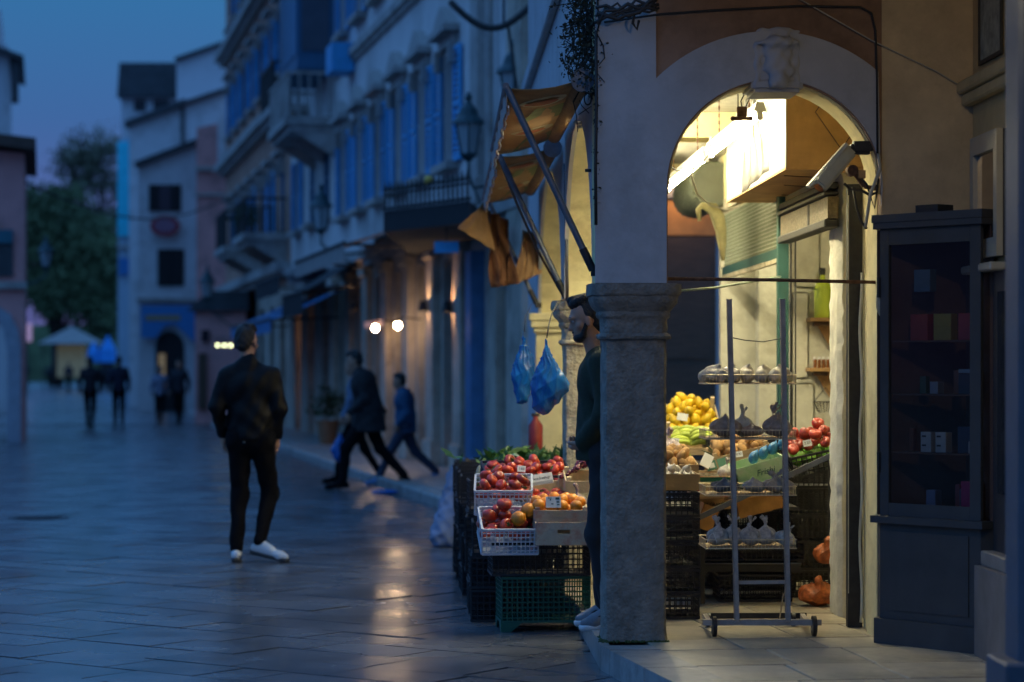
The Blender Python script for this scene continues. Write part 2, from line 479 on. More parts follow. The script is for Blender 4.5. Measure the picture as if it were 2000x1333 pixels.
# near pavement: floor of the arcade, one step above the street
KX = lambda y: 0.805 + max(0.0, (11.9 - y)) * 0.162
fl = MB(); fl.prism([(KX(4), 4), (4.6, 4), (4.6, 21.2), (0.83, 21.2), (0.83, 11.9)], -0.03, 0.098, axis='z')
floor = fl.build('arcade_floor', m_bed); prop(floor, kind='structure')
a7 = R(6.0)
fu = Vector((math.cos(a7), math.sin(a7), 0)); fv = Vector((-math.sin(a7), math.cos(a7), 0))
org = Vector((1.06, 11.9, 0)); tv = random.Random(5); count = 0
jrow = -9.0
while jrow < 12.5:
    dep = tv.choice((0.50, 0.62, 0.44, 0.56)); cpos = 0.0
    while cpos < 5.2:
        wd = tv.choice((0.38, 0.46, 0.52, 0.42))
        p = org + fu * (cpos + wd / 2) + fv * (jrow + dep / 2)
        cpos += wd
        if p.x > 4.3 or p.y > 21.1 or p.y < 9.0: continue
        b = MB(); b.box((0, 0, -0.011), (wd - .008, dep - .008, 0.022))
        b.build('floor_slab', m_floor, floor, bevel=0.004, loc=p + Vector((0, 0, 0.1195 + tv.uniform(-.001, .0012))), rot=(tv.gauss(0, .002), tv.gauss(0, .002), a7))
    jrow += dep
# strip between kerb and slab field behind the pillar
b = MB(); b.span((0.84, 12.3, 0.099), (1.02, 21.2, 0.118)); b.build('edge_strip', m_floor, floor)
kb = MB(); y = 5.0
kpar = thing('kerb', None, None); prop(kpar, kind='structure')
while y < 21:
    L_ = tv.uniform(0.55, 0.95); y2 = min(y + L_, 21.2)
    if y < 11.9 < y2: y2 = 11.9
    b = MB()
    a1, a2 = KX(y + .005), KX(y2 - .005)
    wk = 0.25 if y < 11.9 else 0.045
    b.prism([(a1, y + .005), (a1 + wk, y + .005), (a2 + wk, y2 - .005), (a2, y2 - .005)], -0.02, 0.122 + tv.uniform(-.002, .002), axis='z')
    b.build('kerb_stone', m_kerb, kpar, bevel=0.018, seg=2)
    y = y2
# moss at the pillar's foot
def moss(pts_, n, seed, r0=0.012):
    rr = random.Random(seed); b = MB()
    for _ in range(n):
        a = rr.choice(pts_); p = Vector(a[0]).lerp(Vector(a[1]), rr.random()) + Vector((rr.gauss(0, .008), -abs(rr.gauss(0, .012)), 0))
        b.ball(p, (rr.uniform(.4, 1) * r0, rr.uniform(.4, 1) * r0, rr.uniform(.4, 1.3) * r0 * .7), 6, 4)
    return b
m_moss = mat('moss', (0.05, 0.075, 0.02), rough=0.95, var=0.5, scale=60, bump=0.6)
o = moss([((0.84, 12.05, .122), (1.15, 12.05, .122)), ((0.83, 12.03, .122), (0.83, 12.3, .122))], 150, 2).build('moss', m_moss)
prop(o, 'dark green moss along the foot of the stone pillar', 'moss', kind='stuff')

# far pavement in front of the tall row
m_fpav = mat('far_pavement', (0.30, 0.29, 0.28), rough=0.35, var=0.25, scale=2, bump=0.2, rvar=0.1)
def street_root(name, label=None, cat=None, kind=None, r=0, s=0, z=0, group=None):
    o = thing(name, label, cat, st(r, s, z), TH, group)
    if kind: o['kind'] = kind
    return o
pv = street_root('pavement', kind='structure')
b = MB(); b.span((4.36, 24.5, -0.03), (7.0, 76, 0.112)); b.build('paving', m_fpav, pv)
y = 24.5
while y < 60:
    b = MB(); b.span((4.1, y, -0.03), (4.35, y + 0.98, 0.118 + tv.uniform(-.003, .003))); b.build('kerb_stone', m_kerb, pv, bevel=0.02); y += 1.0
for i in range(40):
    for j in range(2):
        b = MB(); b.span((4.37 + j * 0.52, 25 + i * 0.9, 0.1125), (4.88 + j * 0.52, 25.892 + i * 0.9, 0.119 + tv.uniform(-.002, .002)))
        b.build('paving_stone', m_fpav, pv)

# ================================================================== NEAR ARCADE BUILDING
m_grey = mat('grey_blue_plaster', (0.44, 0.45, 0.47), rough=0.85, var=0.10, scale=3.5, bump=0.35, dirt=(0.20, 0.19, 0.18), dirt_amt=0.4, pos=True, bscale=30, bdist=0.006, dscale=2.2)
m_brown = mat('brown_plaster', (0.30, 0.185, 0.12), rough=0.9, var=0.2, scale=4, bump=0.3, dirt=(0.06, 0.035, 0.02), dirt_amt=0.5, pos=True, bdist=0.005)
m_tan = mat('tan_plaster', (0.62, 0.49, 0.30), rough=0.9, var=0.15, scale=4, bump=0.3, dirt=(0.32, 0.23, 0.15), dirt_amt=0.5, pos=True, bdist=0.004)
m_cream = mat('cream_plaster', (0.78, 0.68, 0.36), rough=0.85, var=0.12, scale=5, bump=0.45, dirt=(0.38, 0.29, 0.13), dirt_amt=0.55, pos=True, bscale=25, bdist=0.006, dscale=3)
m_white = mat('whitewash', (0.66, 0.64, 0.52), rough=0.9, var=0.12, scale=5, bump=0.8, dirt=(0.34, 0.31, 0.22), dirt_amt=0.5, pos=True, bscale=14, bdist=0.015, dscale=4)
m_stone = mat('weathered_stone', (0.25, 0.225, 0.19), rough=0.9, var=0.28, scale=13, bump=1.0, dirt=(0.09, 0.08, 0.065), dirt_amt=0.55, pos=True, bscale=55, bdist=0.014, dscale=8)
m_stone2 = mat('pale_worn_stone', (0.46, 0.41, 0.29), rough=0.9, var=0.3, scale=10, bump=1.0, dirt=(0.20, 0.15, 0.09), dirt_amt=0.7, pos=True, bscale=30, bdist=0.02, dscale=9)
m_iron = mat('dark_iron', (0.035, 0.035, 0.035), rough=0.6, metal=0.4, var=0.3, scale=20)
m_rust = mat('rusty_iron', (0.16, 0.085, 0.05), rough=0.8, metal=0.3, var=0.45, scale=40, bump=0.5)
m_cable = mat('cable_black', (0.02, 0.02, 0.02), rough=0.6, var=0.1)
m_cablew = mat('cable_pale', (0.45, 0.42, 0.33), rough=0.7, var=0.2)

bld = thing('arcade_building', 'plastered building with a lit arch standing on stone pillars beside the fruit stall', 'building', (0, 0, 0))
FY = 12.06; JX = 2.225; ACX = 1.688; AR = 0.537; SPZ = 2.39; CT = 1.914
inner = arc(ACX, SPZ, AR, 0, PI, 28)
poly = [(0.795, CT), (0.795, 7.0), (2.72, 7.0), (2.72, 0.12), (JX, 0.12)] + inner + [(ACX - AR, CT)]
b = MB(); b.prism(poly, FY, FY + 0.10); b.build('front_wall', m_brown, bld)
tanp = [(JX + .002, 0.12), (JX + .002, 6.9), (2.71, 6.9), (2.71, 0.12)]
b = MB(); b.prism(tanp, FY - 0.006, FY); b.build('wall_plaster', m_tan, bld)
inner2 = arc(ACX, SPZ, AR - 0.004, 0, PI, 28)
poly2 = [(0.797, CT), (0.797, 6.99), (2.715, 6.99), (2.715, 0.12), (JX - .004, 0.12)] + inner2 + [(ACX - AR + .004, CT)]
b = MB(); b.prism(poly2, FY + 0.10, FY + 0.38); b.build('inner_wall', m_cream, bld)
oc = arc(1.670, 2.354, 0.82, R(49.0), R(134.8), 26)
band = [(0.788, CT), (0.788, 3.75), (1.09, 3.75)] + list(reversed(oc)) + [(JX - 0.002, 2.3)] + arc(ACX, SPZ, AR + 0.006, 0, PI, 28) + [(ACX - AR - .006, CT)]
b = MB(); b.prism(band, FY - 0.016, FY); b.build('archivolt', m_grey, bld)
# rough plaster lip where the arch turns
lip = [Vector((x, FY + 0.04, z)) for x, z in arc(ACX, SPZ, AR - 0.002, R(-3), R(183), 60)]
rl = random.Random(9)
b = MB(); b.tube([p + Vector((rl.uniform(-.002, .002), 0, rl.uniform(-.002, .002))) for p in lip], [0.009 + rl.uniform(-.003, .005) for _ in lip], 6)
b.build('arch_lip', m_cream, bld, smooth=True)
# side wall with two arches onto the street
A0, A1, B0 = 15.20, 15.53, 19.10
def earc(y0, y1, n=26, rise=0.98):
    c = (y0 + y1) / 2; hw = (y1 - y0) / 2
    return [(c + hw * math.cos(a), CT + rise * math.sin(a)) for a in [PI * i / n for i in range(n + 1)]]
def side(d): return [(FY + .381, CT), (FY + .381, 7.0), (21.2, 7.0), (21.2, 0.12), (B0, 0.12)] + [(y_, z_) for y_, z_ in earc(A1, B0)] + [(y_, z_) for y_, z_ in earc(FY + .385, A0)]
b = MB(); b.prism(side(0), 0.822, 1.125, axis='x'); b.build('side_wall', m_cream, bld)
b = MB(); b.prism(side(0), 0.797, 0.8218, axis='x'); b.build('side_wall_skin', m_grey, bld)

def pillar(x0, y0, m, wdt=0.318, dpt=0.33, name='pillar', cm=None, sc_=1.0, shaft=True):
    cx, cy = x0 + wdt / 2, y0 + dpt / 2
    rr = random.Random(int(y0 * 10)); hw = wdt / 2; hd = dpt / 2
    b = MB(); prof = []
    zz = 0.12
    while zz < 1.63: prof.append((1.0 + (0.05 if zz < .16 else 0) + rr.uniform(-.006, .006), zz)); zz += 0.05
    b.lathe([(p * hw, z) for p, z in prof], (cx, cy, 0), n=36, sy=hd / hw, square=7.0)
    for v in b.b.verts: v.co += Vector((rr.gauss(0, .0016), rr.gauss(0, .0016), 0))
    sh = b.build(name, m, bld, smooth='auto')
    c = MB(); P = [(1.0, 1.60), (1.02, 1.632), (1.13, 1.636), (1.16, 1.648), (1.13, 1.660), (1.04, 1.664), (1.03, 1.70), (1.05, 1.735), (1.12, 1.745), (1.15, 1.76), (1.13, 1.772), (1.22, 1.79), (1.33, 1.812), (1.38, 1.835), (1.385, 1.850), (1.44, 1.853), (1.46, 1.865), (1.455, CT - 0.003), (1.0, CT - 0.002)]
    c.lathe([(p * hw * sc_ if p > 1 else p * hw, z) for p, z in P], (cx, cy, 0), n=40, sy=hd / hw, square=5.5)
    for v in c.b.verts: v.co += Vector((rr.gauss(0, .0022), rr.gauss(0, .0022), rr.gauss(0, .0016) if v.co.z < 1.9 else 0))
    c.build('capital', cm or m, sh, smooth='auto')
    return sh
pillar(0.833, FY + .012, m_stone)
pillar(0.80, A0 + 0.0, m_stone2, dpt=0.325)
b = MB(); b.span((0.775, B0 - 0.06, 0.12), (1.14, B0 - 0.001, 1.76)); b.span((0.735, B0 - 0.11, 1.80), (1.17, B0 - .001, CT - .06)); b.span((0.755, B0 - 0.09, 1.76), (1.155, B0 - .001, 1.80)); b.span((0.72, B0 - 0.12, CT - .06), (1.18, B0 - .001, CT)); b.build('pilaster', m_cream, bld, bevel=0.008)
# worn face mask on the keystone
kp = [ell((1.702, FY - .005, 3.03), (.075, .035, .10)), 
      ell((1.702, FY - .04, 3.115), (.10, .05, .03)), ell((1.69, FY - .035, 3.02), (.05, .02, .06)), ell((1.72, FY - .03, 2.97), (.045, .02, .03)),
      ell((1.702, FY - .05, 2.92), (.05, .04, .04)), ell((1.702, FY + .012, 3.17), (.11, .03, .03)), cap((1.60, FY, 2.90), (1.60, FY, 3.1), .02), cap((1.80, FY, 2.90), (1.80, FY, 3.1), .02)]
kcut = [ell((1.668, FY - .09, 3.037), (.017, .02, .01)), ell((1.737, FY - .09, 3.037), (.017, .02, .01))]
ko = link('keystone_mask', sdf_mesh('keystone_mask', kp, .008, m_grey, k=.025, fold=folds(.004, 45)), bld)
b = MB(); b.box((1.70, FY + .15, 2.905), (0.26, 0.36, 0.07)); b.build('keystone_foot', m_grey, bld, bevel=0.02, seg=2)
# ceiling of the arcade and of the shop
b = MB(); b.span((1.126, FY + .381, 3.10), (4.4, 21.2, 3.26)); b.build('ceiling', m_white, bld)
# right-hand jamb depth, inner walls
b = MB(); b.span((JX + .02, FY + .381, 0.12), (4.4, FY + 0.62, 3.10)); b.build('jamb', m_cream, bld)
b = MB()
zz = 0.12; rq = random.Random(31)
b.lathe([(0.11 * (1 + rq.uniform(-.02, .02)), 0.12 + i * 0.04) for i in range(75)], (2.312, 13.38, 0), n=24, square=True, sy=1.5)
for v in b.b.verts: v.co += Vector((rq.gauss(0, .003), rq.gauss(0, .003), 0))
b.build('shop_pier', m_white, bld, smooth='auto')
b = MB(); b.span((2.49, 17.0, 0.12), (4.4, 17.12, 3.10)); b.build('shop_back_wall', m_white, bld)
for x0, x1, z0, z1 in ((2.50, 2.66, 0.9, 1.38), (2.50, 2.62, 1.41, 2.02), (2.52, 2.7, 2.05, 2.6)):
    b = MB(); b.span((x0, 16.982, z0), (x1, 17.0, z1)); b.build('plaster_patch', m_white, bld, bevel=.009, seg=2)
b = MB(); b.span((2.175, 18.5, 0.12), (4.4, 18.62, 3.10)); b.build('partition_wall', m_white, bld)
b = MB(); b.span((2.44, 18.36, 0.12), (2.66, 18.499, 3.10)); b.build('pilaster', m_white, bld, bevel=.01)
b = MB(); b.span((4.4, FY, 0.12), (4.5, 21.2, 3.26)); b.build('back_wall', m_white, bld)
b = MB(); b.span((2.175, 15.8, 2.72), (2.30, 18.5, 3.10)); b.span((2.175, 13.56, 2.52), (2.30, 15.06, 3.10)); b.build('lintel_wall', m_cream, bld)
b = MB(); b.span((1.126, A0, 2.94), (2.174, A1, 3.0999)); b.build('cross_beam', m_cream, bld)
b = MB(); b.span((1.126, 19.1, 2.98), (4.4, 19.4, 3.0999)); b.build('cross_beam', m_cream, bld)
# dark folded door leaf and its white edge bead
b = MB(); b.span((2.166, 12.70, 0.12), (2.244, 12.76, 2.46)); o = b.build('folded_door', m_iron, bld)
b = MB(); b.span((2.167, 12.695, 0.3), (2.171, 12.700, 2.4)); b.build('edge_bead', m_cablew, o)
b = MB(); b.tube([(2.228 + .006 * math.sin(i * .9), 12.66, 0.15 + i * .08) for i in range(24)], .008, 6); b.build('plaster_bead', m_white, bld, smooth=True)
# upper string courses of the near building towards the street
b = MB(); b.span((0.74, 12.0, 3.86), (0.797, 21.2, 3.98)); b.build('string_course', m_grey, bld, bevel=.01)

# the stretch of arcade on this side: right wall, pilaster, vault over the walk
m_ochre = mat('ochre_plaster', (0.55, 0.42, 0.20), rough=0.85, var=0.12, scale=4, bump=0.25, dirt=(0.3, 0.2, 0.1), dirt_amt=0.4, pos=True, bdist=0.004)
m_bluepaint = mat('blue_grey_paint', (0.075, 0.09, 0.12), rough=0.6, var=0.15, scale=5, bump=0.15, dirt=(0.06, 0.07, 0.08), dirt_amt=0.5)
sw = thing('shopfront', 'ochre shop front with blue grey pilaster at the near end of the arcade', 'shop front', (2.72, 10.5, 0.12))
def sb(a, bb): return (Vector(a) - Vector((2.72, 10.5, 0.12)), Vector(bb) - Vector((2.72, 10.5, 0.12)))
b = MB(); b.span(*sb((2.685, 9.0, 0.12), (3.3, 12.05, 4.2))); b.build('wall', m_ochre, sw)
b = MB(); b.span(*sb((2.60, 9.0, 2.86), (2.684, 12.04, 2.92))); b.span(*sb((2.625, 9.0, 2.80), (2.684, 12.04, 2.86))); b.build('cornice', m_ochre, sw, bevel=.01)
b = MB(); b.span(*sb((2.12, 8.75, 0.12), (2.6, 8.98, 4.2))); b.build('pilaster', m_bluepaint, sw, bevel=.015)
b = MB(); b.span(*sb((2.06, 8.70, 0.12), (2.66, 9.03, 0.42))); b.build('plinth', m_bluepaint, sw, bevel=.01)
b = MB(); b.span(*sb((2.652, 9.3, 0.14), (2.684, 11.46, 1.95))); b.build('door_panel', mat('dark_painted_wood', (0.035, 0.035, 0.038), rough=0.45), sw)
for y0 in (9.5, 10.2, 10.9):
    b = MB(); b.span(*sb((2.638, y0, 0.9), (2.653, y0 + .42, 1.85))); b.build('door_pane', mat('dark_glass', (0.02, 0.022, 0.026), rough=0.08, var=0), sw)
b = MB(); b.span(*sb((2.59, 9.2, 0.55), (2.684, 11.46, 0.62))); b.build('dado_rail', mat('grey_rail', (0.22, 0.21, 0.2), rough=.5), sw, bevel=.006)
b = MB(); b.span(*sb((2.56, 9.2, 0.12), (2.684, 11.46, 0.55))); b.build('dado', mat('grey_dado', (0.16, 0.15, 0.15), rough=.6), sw)
vt = MB(); vt.span((1.0, 2.0, 3.75), (3.6, 12.04, 3.9)); o = vt.build('arcade_vault', m_tan, bld)
b = MB(); b.span((1.0, 2.0, 3.45), (1.3, 12.04, 3.7499)); b.build('vault_beam', m_tan, bld)
pl = thing('poster', 'faded printed poster in a thin frame, high on the ochre wall', 'poster', (2.68, 11.62, 3.0))
b = MB(); b.span((-.004, -.22, 0), (0, .22, .62)); b.build('sheet', mat('faded_print', (0.30, 0.33, 0.27), rough=.6, var=.5, scale=14), pl)
b = MB()
for a_, c_ in (((-.012, -.24, -.02), (-.0, -.22, .64)), ((-.012, .22, -.02), (0, .24, .64)), ((-.012, -.22, .62), (0, .22, .64)), ((-.012, -.22, -.02), (0, .22, 0))): b.span(a_, c_)
b.build('frame', m_iron, pl)

pn_ = thing('added_pendant', 'added warm pendant lamp, out of view under the vault of the walk', 'lamp', (1.95, 8.6, 3.35))  # pendant added out of view to throw warm light on the near walls
b = MB(); b.ball((0, 0, 0), .035, 12, 8); b.build('bulb', lamp_mat('added_pendant_bulb', (1, .78, .46), 680), pn_, smooth=True)
b = MB(); b.rod((0, 0, .03), (0, 0, .40), .006); b.build('flex', m_cable, pn_); b = MB(); b.lathe([(.11, .025), (.05, .09), (.012, .10)], n=18); bmesh.ops.delete(b.b, geom=[f for f in b.b.faces if len(f.verts) > 4], context='FACES'); b.build('shade', m_iron, pn_)
# ================================================================== THE ROW ALONG THE STREET
m_wgrey = mat('pale_render', (0.66, 0.64, 0.62), rough=0.9, var=0.12, scale=1.2, bump=0.1, dirt=(0.17, 0.15, 0.13), dirt_amt=0.6, pos=True, dscale=.6)
m_trim = mat('stone_trim', (0.42, 0.39, 0.36), rough=0.9, var=0.15, scale=3, dirt=(.12, .1, .09), dirt_amt=.6)
m_blue = mat('blue_shutter', (0.05, 0.36, 0.68), rough=0.55, var=0.12, scale=6, rand=0.25)
m_dblue = mat('dark_blue_shutter', (0.04, 0.15, 0.27), rough=0.6, var=0.15, rand=0.2)
m_glassd = mat('dark_pane', (0.015, 0.02, 0.028), rough=0.12, var=0.2, bump=0)
m_terra = mat('terracotta_render', (0.48, 0.26, 0.18), rough=0.9, var=0.15, scale=1.2, dirt=(0.15, 0.10, 0.08), dirt_amt=.6, pos=True, dscale=.7)
m_pink = mat('pink_render', (0.74, 0.34, 0.31), rough=0.9, var=0.12, scale=1.0, dirt=(0.2, 0.13, 0.12), dirt_amt=.5, pos=True)
m_gfl = mat('ground_floor_stone', (0.50, 0.42, 0.33), rough=0.8, var=0.2, scale=2.5, dirt=(0.10, 0.08, 0.06), dirt_amt=.6, pos=True)
m_roof = mat('clay_roof', (0.10, 0.065, 0.05), rough=0.95, var=0.3, scale=8)
m_black = mat('black_canvas', (0.012, 0.012, 0.014), rough=0.8)
m_can = mat('grey_canvas', (0.30, 0.27, 0.25), rough=0.85, var=0.15, scale=3)
m_bcan = mat('blue_canvas', (0.06, 0.20, 0.42), rough=0.8)
m_warm = lamp_mat('warm_bulb', (1.0, 0.68, 0.40), 130.0)
m_wood = mat('brown_wood', (0.10, 0.055, 0.03), rough=0.6, var=0.3, scale=6, stretch=(1, 1, 8))

def leaf_mesh(w_, h_, m):
    b = MB()
    for x0, x1, z0, z1 in ((0, .05, 0, h_), (w_ - .05, w_, 0, h_), (.05, w_ - .05, 0, .06), (.05, w_ - .05, h_ - .06, h_), (.05, w_ - .05, h_ / 2 - .03, h_ / 2 + .03)):
        b.span((x0, -.02, z0), (x1, .02, z1))
    n = int((h_ - .12) / 0.075)
    for i in range(n):
        z = .06 + (h_ - .12) * (i + .5) / n
        if abs(z - h_ / 2) < .04: continue
        b.box((w_ / 2, 0, z), (w_ - .1, .008, .062), (R(35), 0, 0))
    return b.mesh('shutter', m)
LEAF = leaf_mesh(0.50, 1.52, m_blue); LEAFD = leaf_mesh(0.50, 1.52, m_dblue)
def win_mesh(w_, h_):
    b = MB()
    for a_, c_ in (((-w_ / 2, 0, 0), (-w_ / 2 + .06, .05, h_)), ((w_ / 2 - .06, 0, 0), (w_ / 2, .05, h_)), ((-w_ / 2 + .06, 0, 0), (w_ / 2 - .06, .05, .06)), ((-w_ / 2 + .06, 0, h_ - .06), (w_ / 2 - .06, .05, h_)), ((-.03, 0, .06), (.03, .05, h_ - .06)), ((-w_ / 2 + .06, .004, h_ * .66), (-.03, .046, h_ * .66 + .04)), ((.03, .004, h_ * .66), (w_ / 2 - .06, .046, h_ * .66 + .04))): b.span(a_, c_)
    return b.mesh('window', m_dblue)
WIN = win_mesh(1.0, 1.5)
pb = MB(); pb.span((-.46, .018, .05), (.46, .026, 1.45)); PANE = pb.mesh('pane', m_glassd)
def hood_mesh(big=True):
    b = MB(); b.span((-.72, 0, 0), (.72, .22, .09)); b.span((-.62, 0, -.14), (.62, .08, 0))
    if big: b.prism([(-.70, .09), (.70, .09), (0, .40)], 0, .16)
    for s_ in (-1, 1): b.span((s_ * .58 - .06, 0, -.42), (s_ * .58 + .06, .14, -.14))
    return b.mesh('window_hood', m_trim)
HOOD = hood_mesh(True); HOODF = hood_mesh(False)
sb_ = MB(); sb_.span((-.68, 0, -.10), (.68, .18, 0)); SILL = sb_.mesh('sill', m_trim)

def row_building(name, label, s0, s1, H, m_wall, wins, doors, group=None, thick=0.35, gfz=3.35, m_g=None):
    """wins: (s, z, leaf mode, hood); doors: (s centre, width, height)"""
    t = thing(name, label, 'building', st(5.4, s0), TH + PI / 2, group)
    L_ = s1 - s0
    b = MB(); wall_boxes(b, 0, L_, 0, gfz, -thick, 0, [(s - s0 - w_ / 2, s - s0 + w_ / 2, .12, h_) for s, w_, h_ in doors]); b.build('ground_floor_wall', m_g or m_gfl, t)
    b = MB(); wall_boxes(b, 0, L_, gfz, H, -thick - .001, -.001, [(s - s0 - .5, s - s0 + .5, z, z + 1.5) for s, z, *_ in wins]); b.build('wall', m_wall, t)
    b = MB(); b.span((0, -9, 0), (L_, -thick - .9, H)); b.build('core', m_wall, t)
    b = MB(); b.span((-.0, -thick - .9, 0), (.3, -thick - .002, H)); b.span((L_ - .3, -thick - .9, 0), (L_, -thick - .002, H)); b.build('end_wall', m_wall, t)
    for s, z, mode, hood in wins:
        wo_ = link('window', WIN, t, (s - s0, -.26, z)); link('pane', PANE, wo_)
        link('sill', SILL, t, (s - s0, 0, z))
        if hood: link('window_hood', HOOD if hood == 2 else HOODF, t, (s - s0, 0, z + 1.72))
        lm = LEAF
        rr = random.Random(int(s * 10 + z * 3))
        if mode == 'open':
            link('shutter', lm, t, (s - s0 - 1.02, .045, z - .01)); link('shutter', lm, t, (s - s0 + .52, .045, z - .01))
        elif mode == 'half':
            link('shutter', lm, t, (s - s0 - .51, .02, z - .01), (0, 0, R(180 - 55 + rr.uniform(-15, 15)) * 1)); link('shutter', lm, t, (s - s0 + .52, .045, z - .01))
        else:
            link('shutter', LEAFD, t, (s - s0 - .5, -.03, z)); link('shutter', LEAFD, t, (s - s0, -.03, z))
    return t
def pilasters(t, xs, z0, z1, w_=.55, m=None, d=.12):
    for x in xs:
        b = MB(); b.span((x - w_ / 2, 0, z0), (x + w_ / 2, d, z1)); b.span((x - w_ / 2 - .06, 0, z1), (x + w_ / 2 + .06, d + .05, z1 + .14)); b.span((x - w_ / 2 - .05, 0, z0), (x + w_ / 2 + .05, d + .04, z0 + .35))
        b.build('pilaster', m or m_gfl, t, bevel=.01)
def course(t, L_, z, h_=.18, d=.16, m=None):
    b = MB(); b.span((0, 0.001, z), (L_, d, z + h_)); b.span((0, 0.001, z - h_ * .6), (L_, d * .55, z)); b.build('string_course', m or m_trim, t)
def door(t, x, w_, h_, m, parent_name='door', back=-.3):
    b = MB()
    hw = w_ / 2
    for s_ in (-1, 1):
        x0, x1 = (x - hw, x - .01) if s_ < 0 else (x + .01, x + hw)
        b.span((x0, back, .13), (x1, back + .04, h_)); b.span((x0 + .08, back + .04, .3), (x1 - .08, back + .055, 1.0)); b.span((x0 + .08, back + .04, 1.15), (x1 - .08, back + .055, h_ - .25))
    return b.build(parent_name, m, t)

# -- white house with the pedimented windows
S0 = 26.6
ws = [32.2 + 2.33 * k for k in range(6)]
wins = [(s, 4.22, 'open', 2) for s in ws] + [(s, 7.55, 'open' if i % 3 else 'half', 2) for i, s in enumerate(ws)] + [(s, 10.6, 'closed' if i % 2 else 'open', 0) for i, s in enumerate(ws)]
dd = [(29.9, 1.2, 2.95)] + [(s, 1.25, 2.95) for s in ws]
wh = row_building('town_house', 'pale rendered house with pedimented windows and bright blue shutters beyond the awnings', S0, 45.2, 13.0, m_wgrey, wins, dd)
pilasters(wh, [s - S0 + 1.165 for s in [29.9] + ws] + [28.6 - S0], .12, 3.0, .62)
pilasters(wh, [.45], .12, 12.6, .9, m_gfl, .14)
pilasters(wh, [3.2], 3.5, 12.6, .5, m_trim, .12)
course(wh, 45.2 - S0, 3.3); course(wh, 45.2 - S0, 6.95, .14, .12); course(wh, 45.2 - S0, 10.1, .14, .12); course(wh, 45.2 - S0, 12.8, .3, .4)
for i, (s, w_, h_) in enumerate(dd):
    door(wh, s - S0, w_, h_, m_glassd if i % 2 else mat('dark_green_door', (0.02, 0.05, 0.045), rough=.4))
b = MB(); b.span((29.9 - S0 - .95, .13, .12), (29.9 - S0 - .55, .30, 2.9)); b.build('blue_door_leaf', mat('blue_door_paint', (0.06, 0.19, 0.36), rough=.45), wh)
b = MB(); b.tube([(2.2, .1, z) for z in np.linspace(.2, 12.5, 14)], .055, 8); b.build('downpipe', m_trim, wh, smooth=True)
# near end of that house: doors and an orange shop fascia seen through the lit arch
b = MB(); b.span((-.02, -2.1, 2.62), (-.001, -.9, 3.55)); b.build('end_plaster', m_gfl, wh)
fas = thing('shop_sign', 'orange shop fascia with dark capital letters above the blue door beyond the arcade', 'sign', st(6.5, S0 - .03, 2.98), TH)
b = MB(); b.span((-.55, -.05, 0), (1.2, -.001, .40)); b.build('board', mat('orange_board', (0.62, 0.25, 0.06), rough=.6, var=.2, scale=6), fas)
b = MB(); b.span((-.55, -.08, .40), (1.2, -.001, .43)); b.build('board_rail', m_iron, fas)
text('ITOPO', .21, m_wood, fas, (.14, -.0515, .13), (R(90), 0, 0), sx=.9)
ap = MB(); ap.ball((-.1, -.06, .50), (.17, .02, .10)); ap.build('painted_fruit', mat('red_fruit_paint', (.45, .12, .06)), fas)
ap = MB(); ap.ball((-.33, -.06, .52), (.12, .015, .07), rot=(0, .4, 0)); ap.build('painted_leaf', mat('green_leaf_paint', (.25, .42, .05)), fas)
for k, (x0, x1, mm) in enumerate(((-.55, -.12, MATS['blue_door_paint']), (-.10, .25, m_bluepaint), (.27, 1.0, m_wood))):
    b = MB(); b.span((x0, -.06, -2.86), (x1, -.001, -.02)); b.span((x0 + .06, -.075, -2.6), (x1 - .06, -.06, -1.6)); b.span((x0 + .06, -.075, -1.4), (x1 - .06, -.06, -.25)); b.build('door_leaf', mm, fas)

gn = thing('added_sign_lamp', 'small added lamp on a curved arm over the orange shop fascia', 'lamp', st(7.0, S0 - .55, 3.62), TH)  # lamp added to warm and brighten the fascia below it
b = MB(); b.ball((0, 0, 0), .03, 10, 8); b.build('bulb', lamp_mat('added_sign_bulb', (1, .70, .40), 420), gn); b = MB(); b.tube([(0, 0, .05), (0, .2, .2), (0, .52, .1)], .012, 6); b.build('arm', m_iron, gn); b = MB(); b.lathe([(.08, .0), (.03, .07)], n=14); bmesh.ops.delete(b.b, geom=[f for f in b.b.faces if len(f.verts) > 4], context='FACES'); b.build('shade', m_iron, gn)
# -- second house with the enclosed bay
S1 = 45.2
w2 = [46.8, 49.4, 52.0]
wins = [(w2[0], 4.4, 'closed', 0), (w2[1], 4.4, 'closed', 0), (w2[2], 4.4, 'open', 0)] + [(s, 7.7, 'closed', 0) for s in w2[1:]] + [(s, 10.6, 'open', 1) for s in w2]
h2 = row_building('bay_house', 'house with a boxed wooden bay above a small balustraded balcony', S1, 53.6, 14.5, m_wgrey, wins, [(46.9, 1.3, 3.0), (49.6, 1.3, 3.0), (52.2, 1.2, 3.0)])
course(h2, 8.4, 3.45); course(h2, 8.4, 10.0, .14, .12)
for x in (1.7, 4.4, 7.0): door(h2, x, 1.3, 3.0, m_glassd, back=-1.2)
b = MB(); b.span((.35, .001, 7.1), (3.6, .70, 10.4)); bay = b.build('bay_box', m_dblue, h2)
for x0 in (.5, 1.5, 2.5):
    b = MB(); b.span((x0, .701, 7.4), (x0 + .85, .72, 10.1)); b.build('bay_panel', m_dblue, bay)
b = MB(); b.span((.32, .1, 7.45), (.349, .62, 10.1)); b.build('bay_panel', m_bluepaint, bay)
b = MB(); b.span((.25, .001, 10.4), (3.7, .8, 10.55)); b.build('bay_cornice', m_trim, bay)
